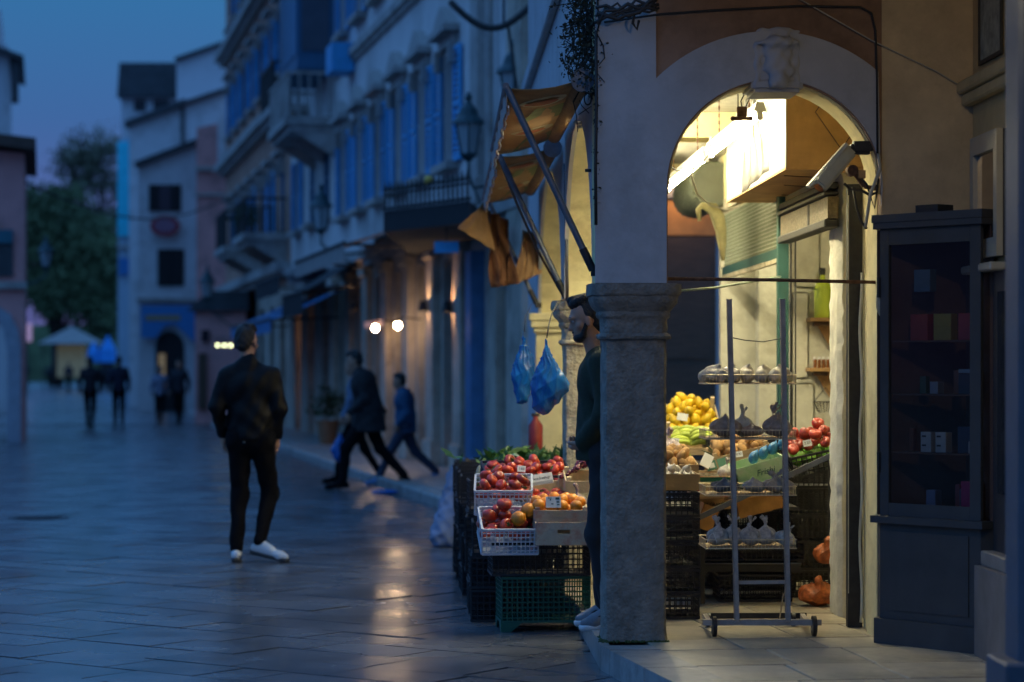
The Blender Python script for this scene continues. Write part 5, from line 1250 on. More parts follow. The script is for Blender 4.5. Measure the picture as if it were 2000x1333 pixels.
# dry creeper hanging at the corner
cr = thing('hanging_creeper', 'dry dark creeper hanging over the corner above the awning', 'creeper', (.74, 12.1, 3.4)); o0 = Vector((.74, 12.1, 3.4)); rr = random.Random(12)
b = MB()
for k in range(46):
    px = rr.gauss(1150, 22); y0 = rr.uniform(-40, 60); ln = rr.uniform(50, 190) * (1.2 if px > 1135 else .8); Y = rr.uniform(12.0, 12.7); n_ = 7
    b.tube([at(px + rr.gauss(0, 3) * i + 3 * math.sin(i), y0 + ln * i / n_, Y) - o0 for i in range(n_ + 1)], [.004 * (1 - i / (n_ + 2)) + .001 for i in range(n_ + 1)], 4)
b.build('stems', m_bark, cr, kind='stuff')
b = MB()
for k in range(2600):
    px = rr.gauss(1152, 16) if rr.random() < .7 else rr.gauss(1118, 14); py = rr.uniform(-30, 190) - abs(px - 1150) * .8
    if rr.random() < .15: px = rr.gauss(1166, 3); py = rr.uniform(120, 420)
    q = at(px, py, rr.uniform(12.0, 12.6)) - o0; s_ = rr.uniform(.005, .016); a = Vector((rr.gauss(0, 1), rr.gauss(0, 1), rr.gauss(0, 1))).normalized() * s_; c = a.cross(Vector((rr.gauss(0, 1), rr.gauss(0, 1), 1))).normalized() * s_ * .6
    vs = [b.b.verts.new(q + v) for v in (-a, c, a, -c)]; b.b.faces.new(vs)
b.build('leaves', mat('dry_leaves', (.03, .032, .018), rough=.9, var=.5, scale=40, bump=0), cr, kind='stuff')
# ================================================================== CRATES AND GOODS
m_pblk = mat('black_plastic', (0.012, 0.012, 0.014), rough=.45, var=.1, bump=.05)
m_pgrn = mat('green_plastic', (0.008, 0.10, 0.06), rough=.45, var=.12, bump=.05)
m_pwht = mat('white_plastic_crate', (0.52, 0.56, 0.62), rough=.4, var=.1, bump=.05)
m_cwood = mat('crate_wood', (0.50, 0.36, 0.19), rough=.75, var=.22, scale=9, bump=.25, stretch=(1, 1, 6), rand=.2)
m_cwoodp = mat('crate_wood_pale', (0.58, 0.46, 0.28), rough=.75, var=.2, scale=9, bump=.2, rand=.15)
m_card = mat('cardboard', (0.42, 0.29, 0.15), rough=.85, var=.12, scale=8)
def lattice(w_, h_, th=.006, cx=.03, cz_=.03, rim=.014, foot=0.0):
    b = MB(); b.span((-w_ / 2, -th, h_ - rim), (w_ / 2, th, h_)); b.span((-w_ / 2, -th, foot), (w_ / 2, th, foot + rim))
    nx = max(2, int(w_ / cx)); nz = max(2, int((h_ - foot) / cz_))
    for i in range(nx + 1): x = -w_ / 2 + w_ * i / nx; b.span((x - .0028, -th * .6, foot + rim), (x + .0028, th * .6, h_ - rim))
    for i in range(1, nz): z = foot + (h_ - foot) * i / nz; b.span((-w_ / 2, -th * .5, z - .0028), (w_ / 2, th * .5, z + .0028))
    if foot:
        for s_ in (-1, 1): b.prism([(s_ * w_ / 2, 0), (s_ * (w_ / 2 - .05), 0), (s_ * (w_ / 2 - .11), foot), (s_ * w_ / 2, foot)], -th, th)
    return b
def plastic_crate(label, m, w_, d_, h_, loc, rot, foot=0, cx=.03, name='plastic_crate', group=None):
    t = thing(name, label, 'crate', loc, rot=rot, group=group)
    for y, r_ in ((-d_ / 2, 0), (d_ / 2, PI)): lattice(w_, h_, foot=foot, cx=cx, cz_=cx).build('side_lattice', m, t, loc=(0, y, 0), rot=(0, 0, r_))
    for x, r_ in ((-w_ / 2, -PI / 2), (w_ / 2, PI / 2)): lattice(d_ - .014, h_, foot=foot, cx=cx, cz_=cx).build('side_lattice', m, t, loc=(x, 0, 0), rot=(0, 0, r_))
    b = MB(); b.span((-w_ / 2 + .008, -d_ / 2 + .008, foot + .004), (w_ / 2 - .008, d_ / 2 - .008, foot + .010)); b.build('bottom', m, t)
    return t
def wood_crate(label, w_, d_, h_, loc, rot, m=None, posts=.03, nsl=2, name='wooden_crate', solid=False, slot=False, group=None, flor=False, cat='crate'):
    m = m or m_cwood; t = thing(name, label, cat, loc, rot=rot, group=group); th = .008
    for sx in (-1, 1):
        for sy in (-1, 1):
            b = MB(); b.box((sx * (w_ / 2 - .014), sy * (d_ / 2 - .014), (h_ + posts) / 2), (.026, .026, h_ + posts)); b.build('corner_post', m, t)
    n = 1 if solid else nsl; sh = (h_ / n) - (0 if solid else .016)
    for i in range(n):
        z0 = i * h_ / n + .004
        for sy in (-1, 1):
            y = sy * (d_ / 2 + th / 2)
            if slot and sy < 0:
                b = MB(); wall_boxes(b, -w_ / 2, w_ / 2, z0, z0 + sh, y - th / 2, y + th / 2, [(-.035, .035, z0 + sh * .5, z0 + sh * .5 + .022)]); b.build('slat', m, t)
            else:
                b = MB(); b.span((-w_ / 2, y - th / 2, z0), (w_ / 2, y + th / 2, z0 + sh)); b.build('slat', m, t)
        for sx in (-1, 1):
            x = sx * (w_ / 2 + th / 2); b = MB(); b.span((x - th / 2, -d_ / 2 + .0, z0), (x + th / 2, d_ / 2, z0 + sh)); b.build('slat', m, t)
    for i in range(4):
        yy = -d_ / 2 + d_ * (i + .5) / 4; b = MB(); b.box((0, yy, .003), (w_ - .004, d_ / 4 - .01, .006)); b.build('bottom_board', m, t)
    return t
# -- produce meshes
def fruit(name, prof, m, n=12, sc=(1, 1, 1)):
    b = MB(); b.lathe(prof, n=n)
    for v in b.b.verts: v.co = Vector((v.co.x * sc[0], v.co.y * sc[1], v.co.z * sc[2]))
    return b.mesh(name, m, smooth=True)
m_tom = mat('tomato_skin', (0.44, 0.040, 0.018), rough=.3, var=.35, scale=16, bump=.03, rand=.35, coat=.15, dirt=(.50, .13, .03), dirt_amt=.35, dscale=14)
m_app = mat('apple_skin', (0.36, 0.04, 0.025), rough=.35, var=.5, scale=30, bump=.02, rand=.35, coat=.1, dirt=(.45, .20, .06), dirt_amt=.3, dscale=18)
m_lem = mat('lemon_skin', (0.78, 0.52, 0.02), rough=.4, var=.12, scale=20, bump=.15, rand=.12)
m_org = mat('orange_skin', (0.70, 0.24, 0.015), rough=.4, var=.15, scale=20, bump=.15, rand=.2)
m_grnf = mat('green_fruit', (0.16, 0.36, 0.04), rough=.3, var=.2, scale=15, bump=.03, rand=.2)
m_pot = mat('potato_skin', (0.42, 0.24, 0.09), rough=.8, var=.3, scale=20, rand=.2)
m_grape = mat('grape_skin', (0.10, 0.012, 0.03), rough=.25, var=.3, rand=.3)
m_stem = mat('green_stem', (0.05, 0.10, 0.02), rough=.8)
TOM = fruit('tomato', [(.004, -.026), (.022, -.024), (.034, -.012), (.037, 0.002), (.032, .018), (.020, .026), (.008, .0235), (.002, .021)], m_tom)
def ribbed(me, n, amp, seed):
    m2 = me.copy(); rr = random.Random(seed); ph = rr.uniform(0, 6); sx = rr.uniform(.92, 1.1); sz = rr.uniform(.8, 1.05)
    for v in m2.vertices:
        a = math.atan2(v.co.y, v.co.x); k = 1 + amp * abs(math.sin(a * n / 2 + ph)) - amp * .5 + rr.uniform(-.012, .012); v.co = Vector((v.co.x * k * sx, v.co.y * k, v.co.z * sz))
    return m2
TOM = [ribbed(TOM, n_, a_, i_) for i_, (n_, a_) in enumerate(((5, .10), (7, .12), (3, .05), (6, .16), (4, .03)))]
CALYX = MB()
for k_ in range(5):
    a_ = 2 * PI * k_ / 5; CALYX.tube([(0, 0, .0), (.010 * math.cos(a_), .010 * math.sin(a_), .002), (.020 * math.cos(a_), .020 * math.sin(a_), -.002)], [.004, .003, .001], 4)
CALYX.tube([(0, 0, 0), (.002, 0, .010)], [.003, .002], 5); CALYX = CALYX.mesh('calyx', m_stem)
APP = fruit('apple', [(.004, -.030), (.020, -.031), (.031, -.014), (.036, .006), (.032, .022), (.018, .030), (.007, .026), (.002, .020)], m_app)
APP = ribbed(APP, 5, .05, 9)
GRN = fruit('green_apple', [(.004, -.030), (.020, -.031), (.031, -.014), (.036, .006), (.032, .022), (.018, .030), (.007, .026), (.002, .020)], m_grnf)
LEM = fruit('lemon', [(.004, -.046), (.010, -.042), (.024, -.028), (.031, -.006), (.030, .012), (.020, .031), (.009, .041), (.004, .045)], m_lem)
ORG = fruit('orange', [(.004, -.034), (.020, -.031), (.033, -.014), (.036, .003), (.031, .020), (.018, .031), (.003, .034)], m_org)
POT = fruit('potato', [(.004, -.04), (.020, -.034), (.030, -.012), (.028, .012), (.020, .032), (.004, .040)], m_pot, sc=(1, .85, 1))
KIDM = {}
def heap(M_, w_, d_, z0, layers, me, r, label, group, cat, name, jit=.25, mound=True, seed=0, flat=1.0, ly=None):
    rr = random.Random(seed); out = []
    for l in range(layers):
        sh = l * r * .75 if mound else 0
        nx = max(1, int((w_ - 2 * sh) / (2 * r))); ny = max(1, int((d_ - 2 * sh) / (2 * r)))
        if (w_ - 2 * sh) < 2 * r or (d_ - 2 * sh) < 2 * r: break
        for i in range(nx):
            for j in range(ny):
                if l == layers - 1 and rr.random() < .28 and layers > 1: continue
                x = (-(nx - 1) / 2 + i + (.25 if j % 2 else -.25) * (nx > 1)) * (w_ - 2 * sh) / max(nx, 1); y = (-(ny - 1) / 2 + j) * (d_ - 2 * sh) / max(ny, 1)
                p = Vector((x + rr.uniform(-jit, jit) * r, y + rr.uniform(-jit, jit) * r, z0 + r + l * r * 1.45 + rr.uniform(-.1, .1) * r))
                o = link(name, me[rr.randrange(len(me))] if isinstance(me, list) else me); o.matrix_world = M_ @ Matrix.Translation(p) @ Euler((rr.uniform(-.9, .9), rr.uniform(-.9, .9), rr.uniform(0, 6.28))).to_matrix().to_4x4() @ Matrix.Scale(rr.uniform(.88, 1.13), 4) @ Matrix.Diagonal((rr.uniform(.95, 1.05), 1, rr.uniform(.95, 1.04), 1))
                if isinstance(me, list) and rr.random() < .45: link('calyx', CALYX, o, (0, 0, .0225))
                prop(o, label, cat, group); out.append(o)
    return out
def Mx(loc, rot): return Matrix.Translation(loc) @ Euler(rot).to_matrix().to_4x4()
SDFC = {}
def knot_bag(name, label, cat, loc, rx, ry, h_, m, seed=0, ears=True, group=None, fill=None, tilt=0):
    """tied plastic bag: body, neck and a ruffled top"""
    rr = random.Random(seed); p = [ell((0, 0, h_ * .30), (rx, ry, h_ * .32)), ell((rx * .2, 0, h_ * .22), (rx * .85, ry * .9, h_ * .22)), cap((0, 0, h_ * .5), (rr.uniform(-.2, .2) * rx, 0, h_ * .74), rx * .42, rx * .09)]
    tx = rr.uniform(-.2, .2) * rx
    if ears:
        for k in range(4): p.append(cap((tx, 0, h_ * .74), (tx + rr.uniform(-.45, .45) * rx, rr.uniform(-.2, .2) * ry, h_ * rr.uniform(.88, 1.0)), rx * .05, rx * .14))
    me = sdf_mesh(name, p, max(.0035, rx / 20), m, k=rx * .18, fold=pleats(rx * .10, 9, h_ * .8, 0, seed))
    o = link(name, me, None, loc, (0, tilt, rr.uniform(-.6, .6))); prop(o, label, cat, group); return o

# ================================================================== THE STREET-SIDE STALL
# crates that carry the display
plastic_crate('green plastic crate at street level, the bottom one at the front of the stall', m_pgrn, .50, .34, .31, Vector((at(1060, 1180, 13.8).x, 13.80, 0)), (0, 0, R(4)), foot=.05, cx=.028)
plastic_crate('wide black crate on top of the green one', m_pblk, .55, .36, .19, Vector((at(1052, 1090, 13.78).x, 13.80, .315)), (0, 0, R(3)), cx=.03)
blk = plastic_crate('black plastic crate in the stacks carrying the street stall', m_pblk, .54, .40, .19, Vector((.47, 14.35, 0)), (0, 0, 0), cx=.036, group='black crates under the street stall')
for k, (x, y, nz) in enumerate(((.47, 14.35, 3), (.46, 14.85, 3), (.46, 15.4, 4), (.44, 16.0, 4), (.42, 16.6, 4), (.40, 17.2, 4), (.40, 17.8, 4), (.41, 18.5, 4))):
    for z in range(nz):
        if k == 0 and z == 0: continue
        dup(blk, loc=(x + .01 * ((k + z) % 3 - 1), y, .196 * z), rz=R(((k * 3 + z) % 5) - 2), label='%s black crate of the %s stack back from the green crate' % (('lowest', 'second lowest', 'third lowest', 'topmost')[z], ('first', 'second', 'third', 'fourth', 'fifth', 'sixth', 'seventh', 'farthest')[k]))
blk['label'] = 'lowest black crate of the first stack behind the green crate'
# top of the stack: white crate of tomatoes and peppers, leaning forward
def put(px, py, Y): return at(px, py, Y)
WL = put(993, 1073, 13.50); WR = (R(17), 0, R(3))
plastic_crate('pale blue grey plastic crate of tomatoes and peppers leaning at the front of the stall', m_pwht, .315, .36, .155, WL + Vector((0, .17, .02)), WR, cx=.024)
b = MB(); b.span((-.07, -.19, .02), (.07, -.181, .09)); o = b.build('solid_panel', m_pwht, bpy.data.objects['plastic_crate.%03d' % 1] if False else None)
bpy.data.objects.remove(o)
M1 = Mx(WL + Vector((0, .17, .02)), WR)
heap(M1, .29, .33, .07, 2, TOM, .034, 'tomato in the pale plastic crate at the front of the stall', 'tomatoes in the pale plastic crate', 'tomato', 'tomato', seed=1)
for k, (dx, dy, me, lab, nm) in enumerate(((.11, -.05, ORG, 'orange pepper-like fruit on the tomatoes of the pale crate', 'orange'), (-.02, .05, APP, 'big red onion topmost in the pale plastic crate', 'red_onion'), (.05, -.1, ORG, 'orange fruit at the front edge of the pale crate', 'orange'))):
    o = link(nm, me); o.matrix_world = M1 @ Matrix.Translation((dx, dy, .215 if k != 2 else .185)) @ Matrix.Scale(1.25, 4); prop(o, lab, nm.replace('_', ' '))
WL2 = put(985, 1000, 13.95); WR2 = (R(14), 0, R(-2))
plastic_crate('second pale plastic crate behind the leaning one, holding tomatoes', m_pwht, .33, .34, .15, WL2 + Vector((0, .16, .02)), WR2, cx=.024)
heap(Mx(WL2 + Vector((0, .16, .02)), WR2), .30, .30, .07, 2, TOM, .037, 'tomato in the second pale plastic crate', 'tomatoes in the second pale crate', 'tomato', 'tomato', seed=2)
# printed fruit crates
m_prt = mat('printed_fruit_crate', (0.46, 0.40, 0.30), rough=.7, var=.15, scale=8, dirt=(.42, .08, .04), dirt_amt=.6, dscale=11)
C1 = put(1099, 1064, 13.45)
wood_crate('printed wooden crate with a slot handle, lowest at the front of the stall', .30, .34, .125, C1 + Vector((0, .17, 0)), (R(2), 0, R(2)), m_prt, solid=True, slot=True, posts=0, name='printed_crate')
C2 = put(1094, 1030, 13.52)
wood_crate('printed wooden crate of orange persimmons with a price card', .295, .32, .10, C2 + Vector((0, .17, .015)), (R(8), 0, R(2)), m_prt, solid=True, posts=.02, name='printed_crate')
M2 = Mx(C2 + Vector((0, .17, .015)), (R(8), 0, R(2)))
heap(M2, .27, .29, .04, 2, ORG, .032, 'orange persimmon in the printed crate behind the price card', 'persimmons in the printed crate', 'persimmon', 'persimmon', seed=4, mound=False)
pc = thing('price_card', 'white price card with small dark marks standing among the persimmons', 'price card', put(1081, 992, 13.42), rot=(R(-12), 0, R(3)))
m_paper = mat('paper_white', (.72, .73, .70), rough=.7, var=.05, scale=5)
b = MB(); b.span((-.042, -.001, 0), (.042, .001, .062)); b.build('card', m_paper, pc)
for x, z, w_, h_ in ((-.02, .04, .008, .008), (-.012, .018, .012, .006), (.012, .045, .022, .012), (.018, .028, .016, .008), (.02, .014, .014, .005), (-.03, .052, .02, .004)): b = MB(); b.span((x, -.0025, z), (x + w_, -.0012, z + h_)); b.build('mark', m_green, pc)
C3 = put(1064, 992, 14.1); R3 = (R(16), 0, R(9))
wood_crate('pale wooden crate tilted behind the persimmons', .30, .40, .10, C3 + Vector((0, .2, .0)), R3, m_cwoodp, nsl=1, name='wooden_crate')
heap(Mx(C3 + Vector((0, .2, 0)), R3), .27, .2, .02, 1, TOM, .033, 'tomato lying in the tilted pale wooden crate', 'tomatoes in the tilted wooden crate', 'tomato', 'tomato', seed=6)
# dark crate heaped with tomatoes, label board in front
C4 = put(1030, 968, 14.55); R4 = (R(10), 0, R(4))
plastic_crate('dark blue crate heaped with tomatoes behind the white label board', mat('navy_plastic', (.012, .016, .035), rough=.4), .52, .42, .16, C4 + Vector((0, .21, .0)), R4, cx=.04)
M4 = Mx(C4 + Vector((0, .21, 0)), R4)
heap(M4, .49, .39, .085, 2, TOM, .036, 'red tomato heaped in the dark crate behind the white label board', 'tomatoes heaped in the dark crate', 'tomato', 'tomato', seed=7)
lb = thing('label_board', 'white printed label board leaning on the tomato crate', 'label board', put(1053, 948, 14.3), rot=(R(-14), R(-9), R(3)))
b = MB(); b.span((-.088, -.003, 0), (.088, .003, .066)); b.build('board', m_paper, lb)
text('www.fresh.gr', .022, m_iron, lb, (.015, -.0035, .040), (R(90), 0, 0)); b = MB(); b.ball((-.068, -.004, .040), (.011, .001, .011), 12, 8); b.build('emblem', m_iron, lb); b = MB(); b.span((-.085, -.0045, .003), (.085, -.0032, .020)); b.build('stripe', mat('grey_print', (.3, .32, .33)), lb)
# net sacks and greens
m_rnet = mat('red_net', (.38, .03, .015), rough=.5, var=.4, scale=60, bump=.6, bscale=120); m_gnet = mat('green_net', (.01, .22, .12), rough=.5, var=.3, scale=60, bump=.5)
def sack(name, label, px, py0, py1, w_, Y, m, seed, dpt=.1):
    a_, c_ = put(px, py1, Y), put(px, py0, Y); me = sdf_mesh(name, [cap((0, 0, w_ * .5), (0, 0, (c_ - a_).z - w_ * .45), w_ * .5, w_ * .42, dpt / w_), cap((0, 0, (c_ - a_).z - w_ * .5), (0, 0, (c_ - a_).z), .012, .018)], .007, m, fold=folds(.004, 50, seed))
    o = link(name, me, None, a_); prop(o, label, 'sack'); return o
sack('red_net_sack', 'red net sack standing between the green sack and the tomatoes', 971, 903, 968, .075, 15.2, m_rnet, 1)
sack('green_net_sack', 'green net sack standing beside the red one on the stall', 952, 905, 970, .05, 15.25, m_gnet, 2)
sack('pale_sack', 'small pale sack at the outer edge of the stall', 938, 915, 960, .06, 15.4, mat('pale_sackcloth', (.35, .33, .22), rough=.9), 3)
sack('dark_sack', 'tall dark netted sack on the farthest black crates', 912, 898, 960, .15, 18.5, m_pblk, 5, .2)
gl = thing('leafy_greens', 'bunches of leafy greens heaped behind the tomatoes', 'greens', put(1030, 905, 16.2)); rr = random.Random(3)
b = MB()
for k in range(420):
    q = Vector((rr.gauss(0, .16), rr.gauss(0, .2), abs(rr.gauss(.02, .03)))); l_ = rr.uniform(.03, .08); a = Vector((rr.gauss(0, 1), rr.gauss(0, 1), abs(rr.gauss(0, .8)))).normalized() * l_; c = a.cross(Vector((rr.gauss(0, 1), rr.gauss(0, 1), 1))).normalized() * l_ * .3
    vs = [b.b.verts.new(q + v) for v in (-a, c, a * 1.1, -c)]; b.b.faces.new(vs)
b.build('leaf_mass', mat('lettuce', (.06, .16, .04), rough=.6, var=.5, scale=12, bump=0), gl, kind='stuff')
b = MB(); b.span((-.3, -.3, -.12), (.3, .3, -.01)); b.build('tray', m_pblk, gl)
b = MB(); b.span((-.28, -.28, -.0099), (.28, .28, .02)); b.build('leaf_bed', MATS['lettuce'], gl)
sack('pale_cabbage_bag', 'pale green bag lying on the leafy greens', 1005, 893, 914, .09, 16.0, mat('pale_green_bag', (.25, .42, .28), rough=.5), 6)
for k, px in enumerate((1078, 1094, 1106)):
    p = put(px, 905, 15.4); rodthing('dark_aubergine', 'dark upright stem of greens at the pillar end of the stall', 'leek', [p, p + Vector((.01, 0, .06)), p + Vector((.03 - .02 * k, 0, .12))], [.02, .014, .002], m_stem, group='dark upright leeks behind the tomatoes')
# grapes in a small wooden box beside the shopkeeper
GR = fruit('grape', [(.002, -.012), (.009, -.009), (.012, 0), (.009, .009), (.002, .012)], m_grape, n=8)
gb = wood_crate('small wooden box of dark grapes beside the shopkeeper', .26, .3, .085, put(1150, 955, 14.2) + Vector((0, .15, 0)), (R(10), 0, 0), m_cwoodp, nsl=1, posts=.01, name='grape_box', cat='box')
MG = Mx(put(1150, 955, 14.2) + Vector((0, .15, 0)), (R(10), 0, 0))
bch = thing('grape_bunch', 'bunch of dark red grapes piled in the small wooden box', 'grapes', put(1150, 940, 14.3)); rr = random.Random(5)
for k in range(110):
    a = rr.uniform(0, 2 * PI); q = Vector((rr.gauss(0, .07), rr.gauss(.1, .07), 0)); q.z = .02 + .11 * math.exp(-((q.x / .09) ** 2)) * rr.uniform(.6, 1.1)
    link('grape', GR, bch, q, (rr.uniform(0, 3), rr.uniform(0, 3), 0), rr.uniform(.9, 1.3))
m_clear = mat('clear_film', (.75, .76, .78), rough=.18, var=.15, scale=12, bump=.5, alpha=.38, bscale=30, bdist=.01)
knot_bag('clear_bag', 'crumpled clear plastic bag of grapes beside the persimmons', 'plastic bag', put(1128, 1000, 13.95), .06, .05, .16, mat('grape_film', (.30, .22, .24), rough=.2, var=.5, scale=30, bump=.6), 3)
# pale sheet draped at the far end of the stall
def drape(name, label, loc, w_, d_, h_, m, seed=0):
    g = []; n = 36
    for j in range(14):
        f = j / 13; row = []
        for i in range(n + 1):
            a = 2 * PI * i / n; k = 1 / max(abs(math.cos(a)), abs(math.sin(a))); k = k * .4 + .6
            if j < 4: rr_ = f * 13 / 4 * .98; z = h_
            else: rr_ = 1.0 + .06 * math.sin(a * 7 + seed) * (f - .2) + .12 * (f - .25); z = h_ * (1 - (f - 4 / 13) / (9 / 13)) * .99
            row.append((w_ / 2 * rr_ * k * math.cos(a), d_ / 2 * rr_ * k * math.sin(a), z + .004 * math.sin(i)))
        g.append(row)
    b = MB(); b.sheet(g); bmesh.ops.remove_doubles(b.b, verts=b.b.verts, dist=1e-4); o = b.build(name, m, smooth=True, loc=loc); prop(o, label, 'sheet'); return o
me = sdf_mesh('draped_sheet', [cap((0, 0, .14), (.05, .1, .58), .20, .13, 1.0), cap((-.06, -.1, .08), (-.02, -.06, .3), .17, .12), ell((.1, .2, .66), (.16, .14, .07)), cap((.05, .1, .60), (.22, .0, .70), .06, .03)], .016, mat('pale_blue_cloth', (.20, .25, .36), rough=.85, var=.25, scale=6, bump=.6), k=.06, fold=pleats(.03, 7, .8, 0, 1.0), cut=lambda X, Y, Z: .001 - Z + 0 * X + 0 * Y)
o = link('crumpled_sack', me, None, Vector((.16, 20.2, 0))); prop(o, 'crumpled pale blue sack slumped against the last stack of the stall', 'sack')

# blue carrier bags hanging from a hooked cable
m_bbag = translucent(mat('blue_bag', (0.006, 0.13, 0.46), rough=.16, var=.3, scale=10, bump=.7, coat=.5, bscale=9, bdist=.02, stretch=(1.6, 1.6, .55)), .2)
def hung_bag(label, px, top, bot, w_, Y, seed, lean):
    a_ = put(px, top, Y); h_ = (bot - top) / F * Y
    p = [ell((lean * .25, 0, -h_ * .66), (w_ * .42, w_ * .22, h_ * .24)), ell((lean * 1.5, 0, -h_ * .62), (w_ * .26, w_ * .16, h_ * .09)), ell((-w_ * .16, 0, -h_ * .86), (w_ * .22, w_ * .17, h_ * .12)), cap((0, 0, -.015), (lean * .25, 0, -h_ * .58), .008, w_ * .34, .55)]
    me = sdf_mesh('carrier_bag', p, .0045, m_bbag, k=.05, fold=pleats(.0075, 11, 0, -h_ * .8, seed))
    o = link('carrier_bag', me, None, a_); prop(o, label, 'carrier bag', 'blue carrier bags hanging by the stall'); return o
hung_bag('larger shiny blue carrier bag hanging beside the shopkeeper', 1067, 656, 812, .205, 13.9, 2.0, .045)
hung_bag('smaller blue carrier bag hanging behind the larger one', 1024, 642, 790, .13, 15.3, 5.0, -.008)
rodthing('bag_cable', 'thin black cable holding the larger blue carrier bag', 'cable', [put(1106, 583, 15.2), put(1090, 590, 14.7), put(1078, 612, 14.2), put(1072, 635, 13.95), put(1068, 660, 13.9)], .004, m_cable)
rodthing('bag_hook', 'thin line holding the smaller blue carrier bag', 'cord', [put(1041, 590, 18.9), put(1026, 620, 16.0), put(1024, 648, 15.3)], .003, m_cable)
fe = thing('fire_extinguisher', 'dark red cylinder standing at the far side of the stall', 'cylinder', Vector((put(1046, 900, 18.2).x, 18.2, .79))); b = MB(); b.lathe([(.05, 0), (.055, .02), (.055, .26), (.02, .31), (.02, .33)], n=16); b.build('body', mat('dark_red', (.25, .02, .015), rough=.4), fe, smooth='auto'); b = MB(); b.box((0, 0, .34), (.06, .02, .025)); b.build('valve', m_iron, fe)

# ================================================================== DISPLAY INSIDE THE ARCH
b = plastic_crate('lowest black crate of the stack just inside the stone pillar', m_pblk, .44, .40, .134, Vector((1.205, 13.33, .121)), (0, 0, 0), cx=.03, group='black crates stacked inside the arch')
for z in range(1, 5): dup(b, loc=(1.205 + .005 * (z % 2), 13.33, .121 + .139 * z), rz=R((z % 3) - 1), label='%s black crate of the stack just inside the stone pillar' % (None, 'second lowest', 'middle', 'second highest', 'topmost')[z])
rk = thing('display_rack', 'dark sloping steel rack carrying the produce boxes', 'rack', (1.3, 13.6, .12)); o0 = Vector((1.3, 13.6, .12))
b = MB(); b.bar(at(1292, 1046, 13.55) - o0, at(1640, 882, 13.55) - o0, .014, .03); b.build('front_rail', m_pole, rk)
for a_, c_ in (((1372, 1010), (1372, 1180)), ((1622, 900), (1622, 1150))): b = MB(); b.bar(at(*a_, 13.9) - o0, at(*c_, 13.9) - o0, .025, .025); b.build('leg', m_iron, rk)
for k in range(4):
    yy = 14.0 + .62 * k; b = MB(); b.span(Vector((1.30, yy, .66 + .1 * k)) - o0, Vector((2.1, yy + .58, .68 + .1 * k)) - o0); b.build('shelf', m_iron, rk)
b = MB(); b.span(Vector((1.38, 14.05, .30)) - o0, Vector((2.12, 14.6, .345)) - o0); b.build('lower_shelf', m_iron, rk)
b = MB(); b.span(Vector((1.38, 14.03, .345)) - o0, Vector((2.12, 14.05, .352)) - o0); b.build('edge_strip', m_pole, rk)
b = MB(); b.rod(Vector((1.52, 14.3, .20)) - o0, Vector((1.52, 14.36, .20)) - o0, .05, n=14); b.build('caster', m_iron, rk)
# front row
cb_ = wood_crate('plain cardboard box of garlic and small potatoes next to the stone pillar', .30, .36, .085, Vector((1.272, 13.30, .822)), (0, 0, 0), m_card, solid=True, posts=0, name='cardboard_box', cat='box')
GARL = fruit('garlic', [(.003, -.018), (.018, -.016), (.025, -.004), (.018, .012), (.006, .022), (.003, .035)], mat('garlic_skin', (.62, .58, .52), rough=.6, var=.2, scale=30, rand=.15), n=10)
heap(Mx(Vector((1.272, 13.25, .825)), (0, 0, 0)), .27, .2, .05, 2, GARL, .024, 'garlic bulb in the cardboard box by the stone pillar', 'garlic in the cardboard box', 'garlic', 'garlic', seed=21)
wood_crate('second cardboard box stepped up behind the garlic', .32, .34, .10, Vector((1.30, 13.72, .86)), (R(6), 0, 0), m_card, solid=True, posts=0, name='cardboard_box', cat='box')
heap(Mx(Vector((1.30, 13.72, .87)), (R(6), 0, 0)), .29, .30, .06, 2, POT, .03, 'small brown potato in the box behind the garlic', 'potatoes behind the garlic', 'potato', 'potato', seed=22)
knot_bag('clear_bag', 'clear bag of onions behind the garlic box', 'plastic bag', Vector((1.33, 13.95, .97)), .09, .08, .17, mat('onion_film', (.42, .33, .32), rough=.25, var=.45, scale=25, bump=.6), 8)
m_fprt = mat('fruit_print_carton', (.50, .38, .22), rough=.6, var=.2, scale=8, dirt=(.50, .04, .02), dirt_amt=.9, dscale=16)
b1 = wood_crate('fruit printed carton with a red and green pattern beside the trolley post', .235, .34, .115, put(1394, 968, 13.75) + Vector((0, .17, 0)), (R(3), 0, 0), m_fprt, solid=True, posts=0, name='printed_carton', cat='carton')
b = MB(); b.span((-.117, -.180, .088), (.117, -.1785, .113)); b.build('green_band', m_pgrn, b1); b = MB(); b.span((-.117, -.181, .02), (-.07, -.1785, .08)); b.build('red_patch', MATS['red_cord'], b1)
# green carton with script
gc = wood_crate('green printed carton with white script, tilted along the rack', .27, .34, .11, put(1492, 938, 13.75) + Vector((0, .17, 0)), (R(3), R(-16), 0), mat('green_print_carton', (.30, .48, .25), rough=.6, var=.2, scale=8, dirt=(.52, .50, .40), dirt_amt=.7, dscale=7), solid=True, posts=0, name='green_carton', cat='carton')
text('Frishi', .05, m_green, gc, (.02, -.1795, .055), (R(90), 0, 0), shear=.3)
for k in range(4):
    t = knot_bag('blue_pack', 'blue wrapped pack standing in the green printed carton', 'pack', put(1466 + 19 * k, 905 - 9 * k, 13.95), .030, .03, .125, mat('blue_wrap', (.03, .16, .34), rough=.3, var=.5, scale=30, bump=.4), 30 + k, ears=False, group='blue wrapped packs in the green carton')
    t.rotation_euler = (0, R(28), 0)
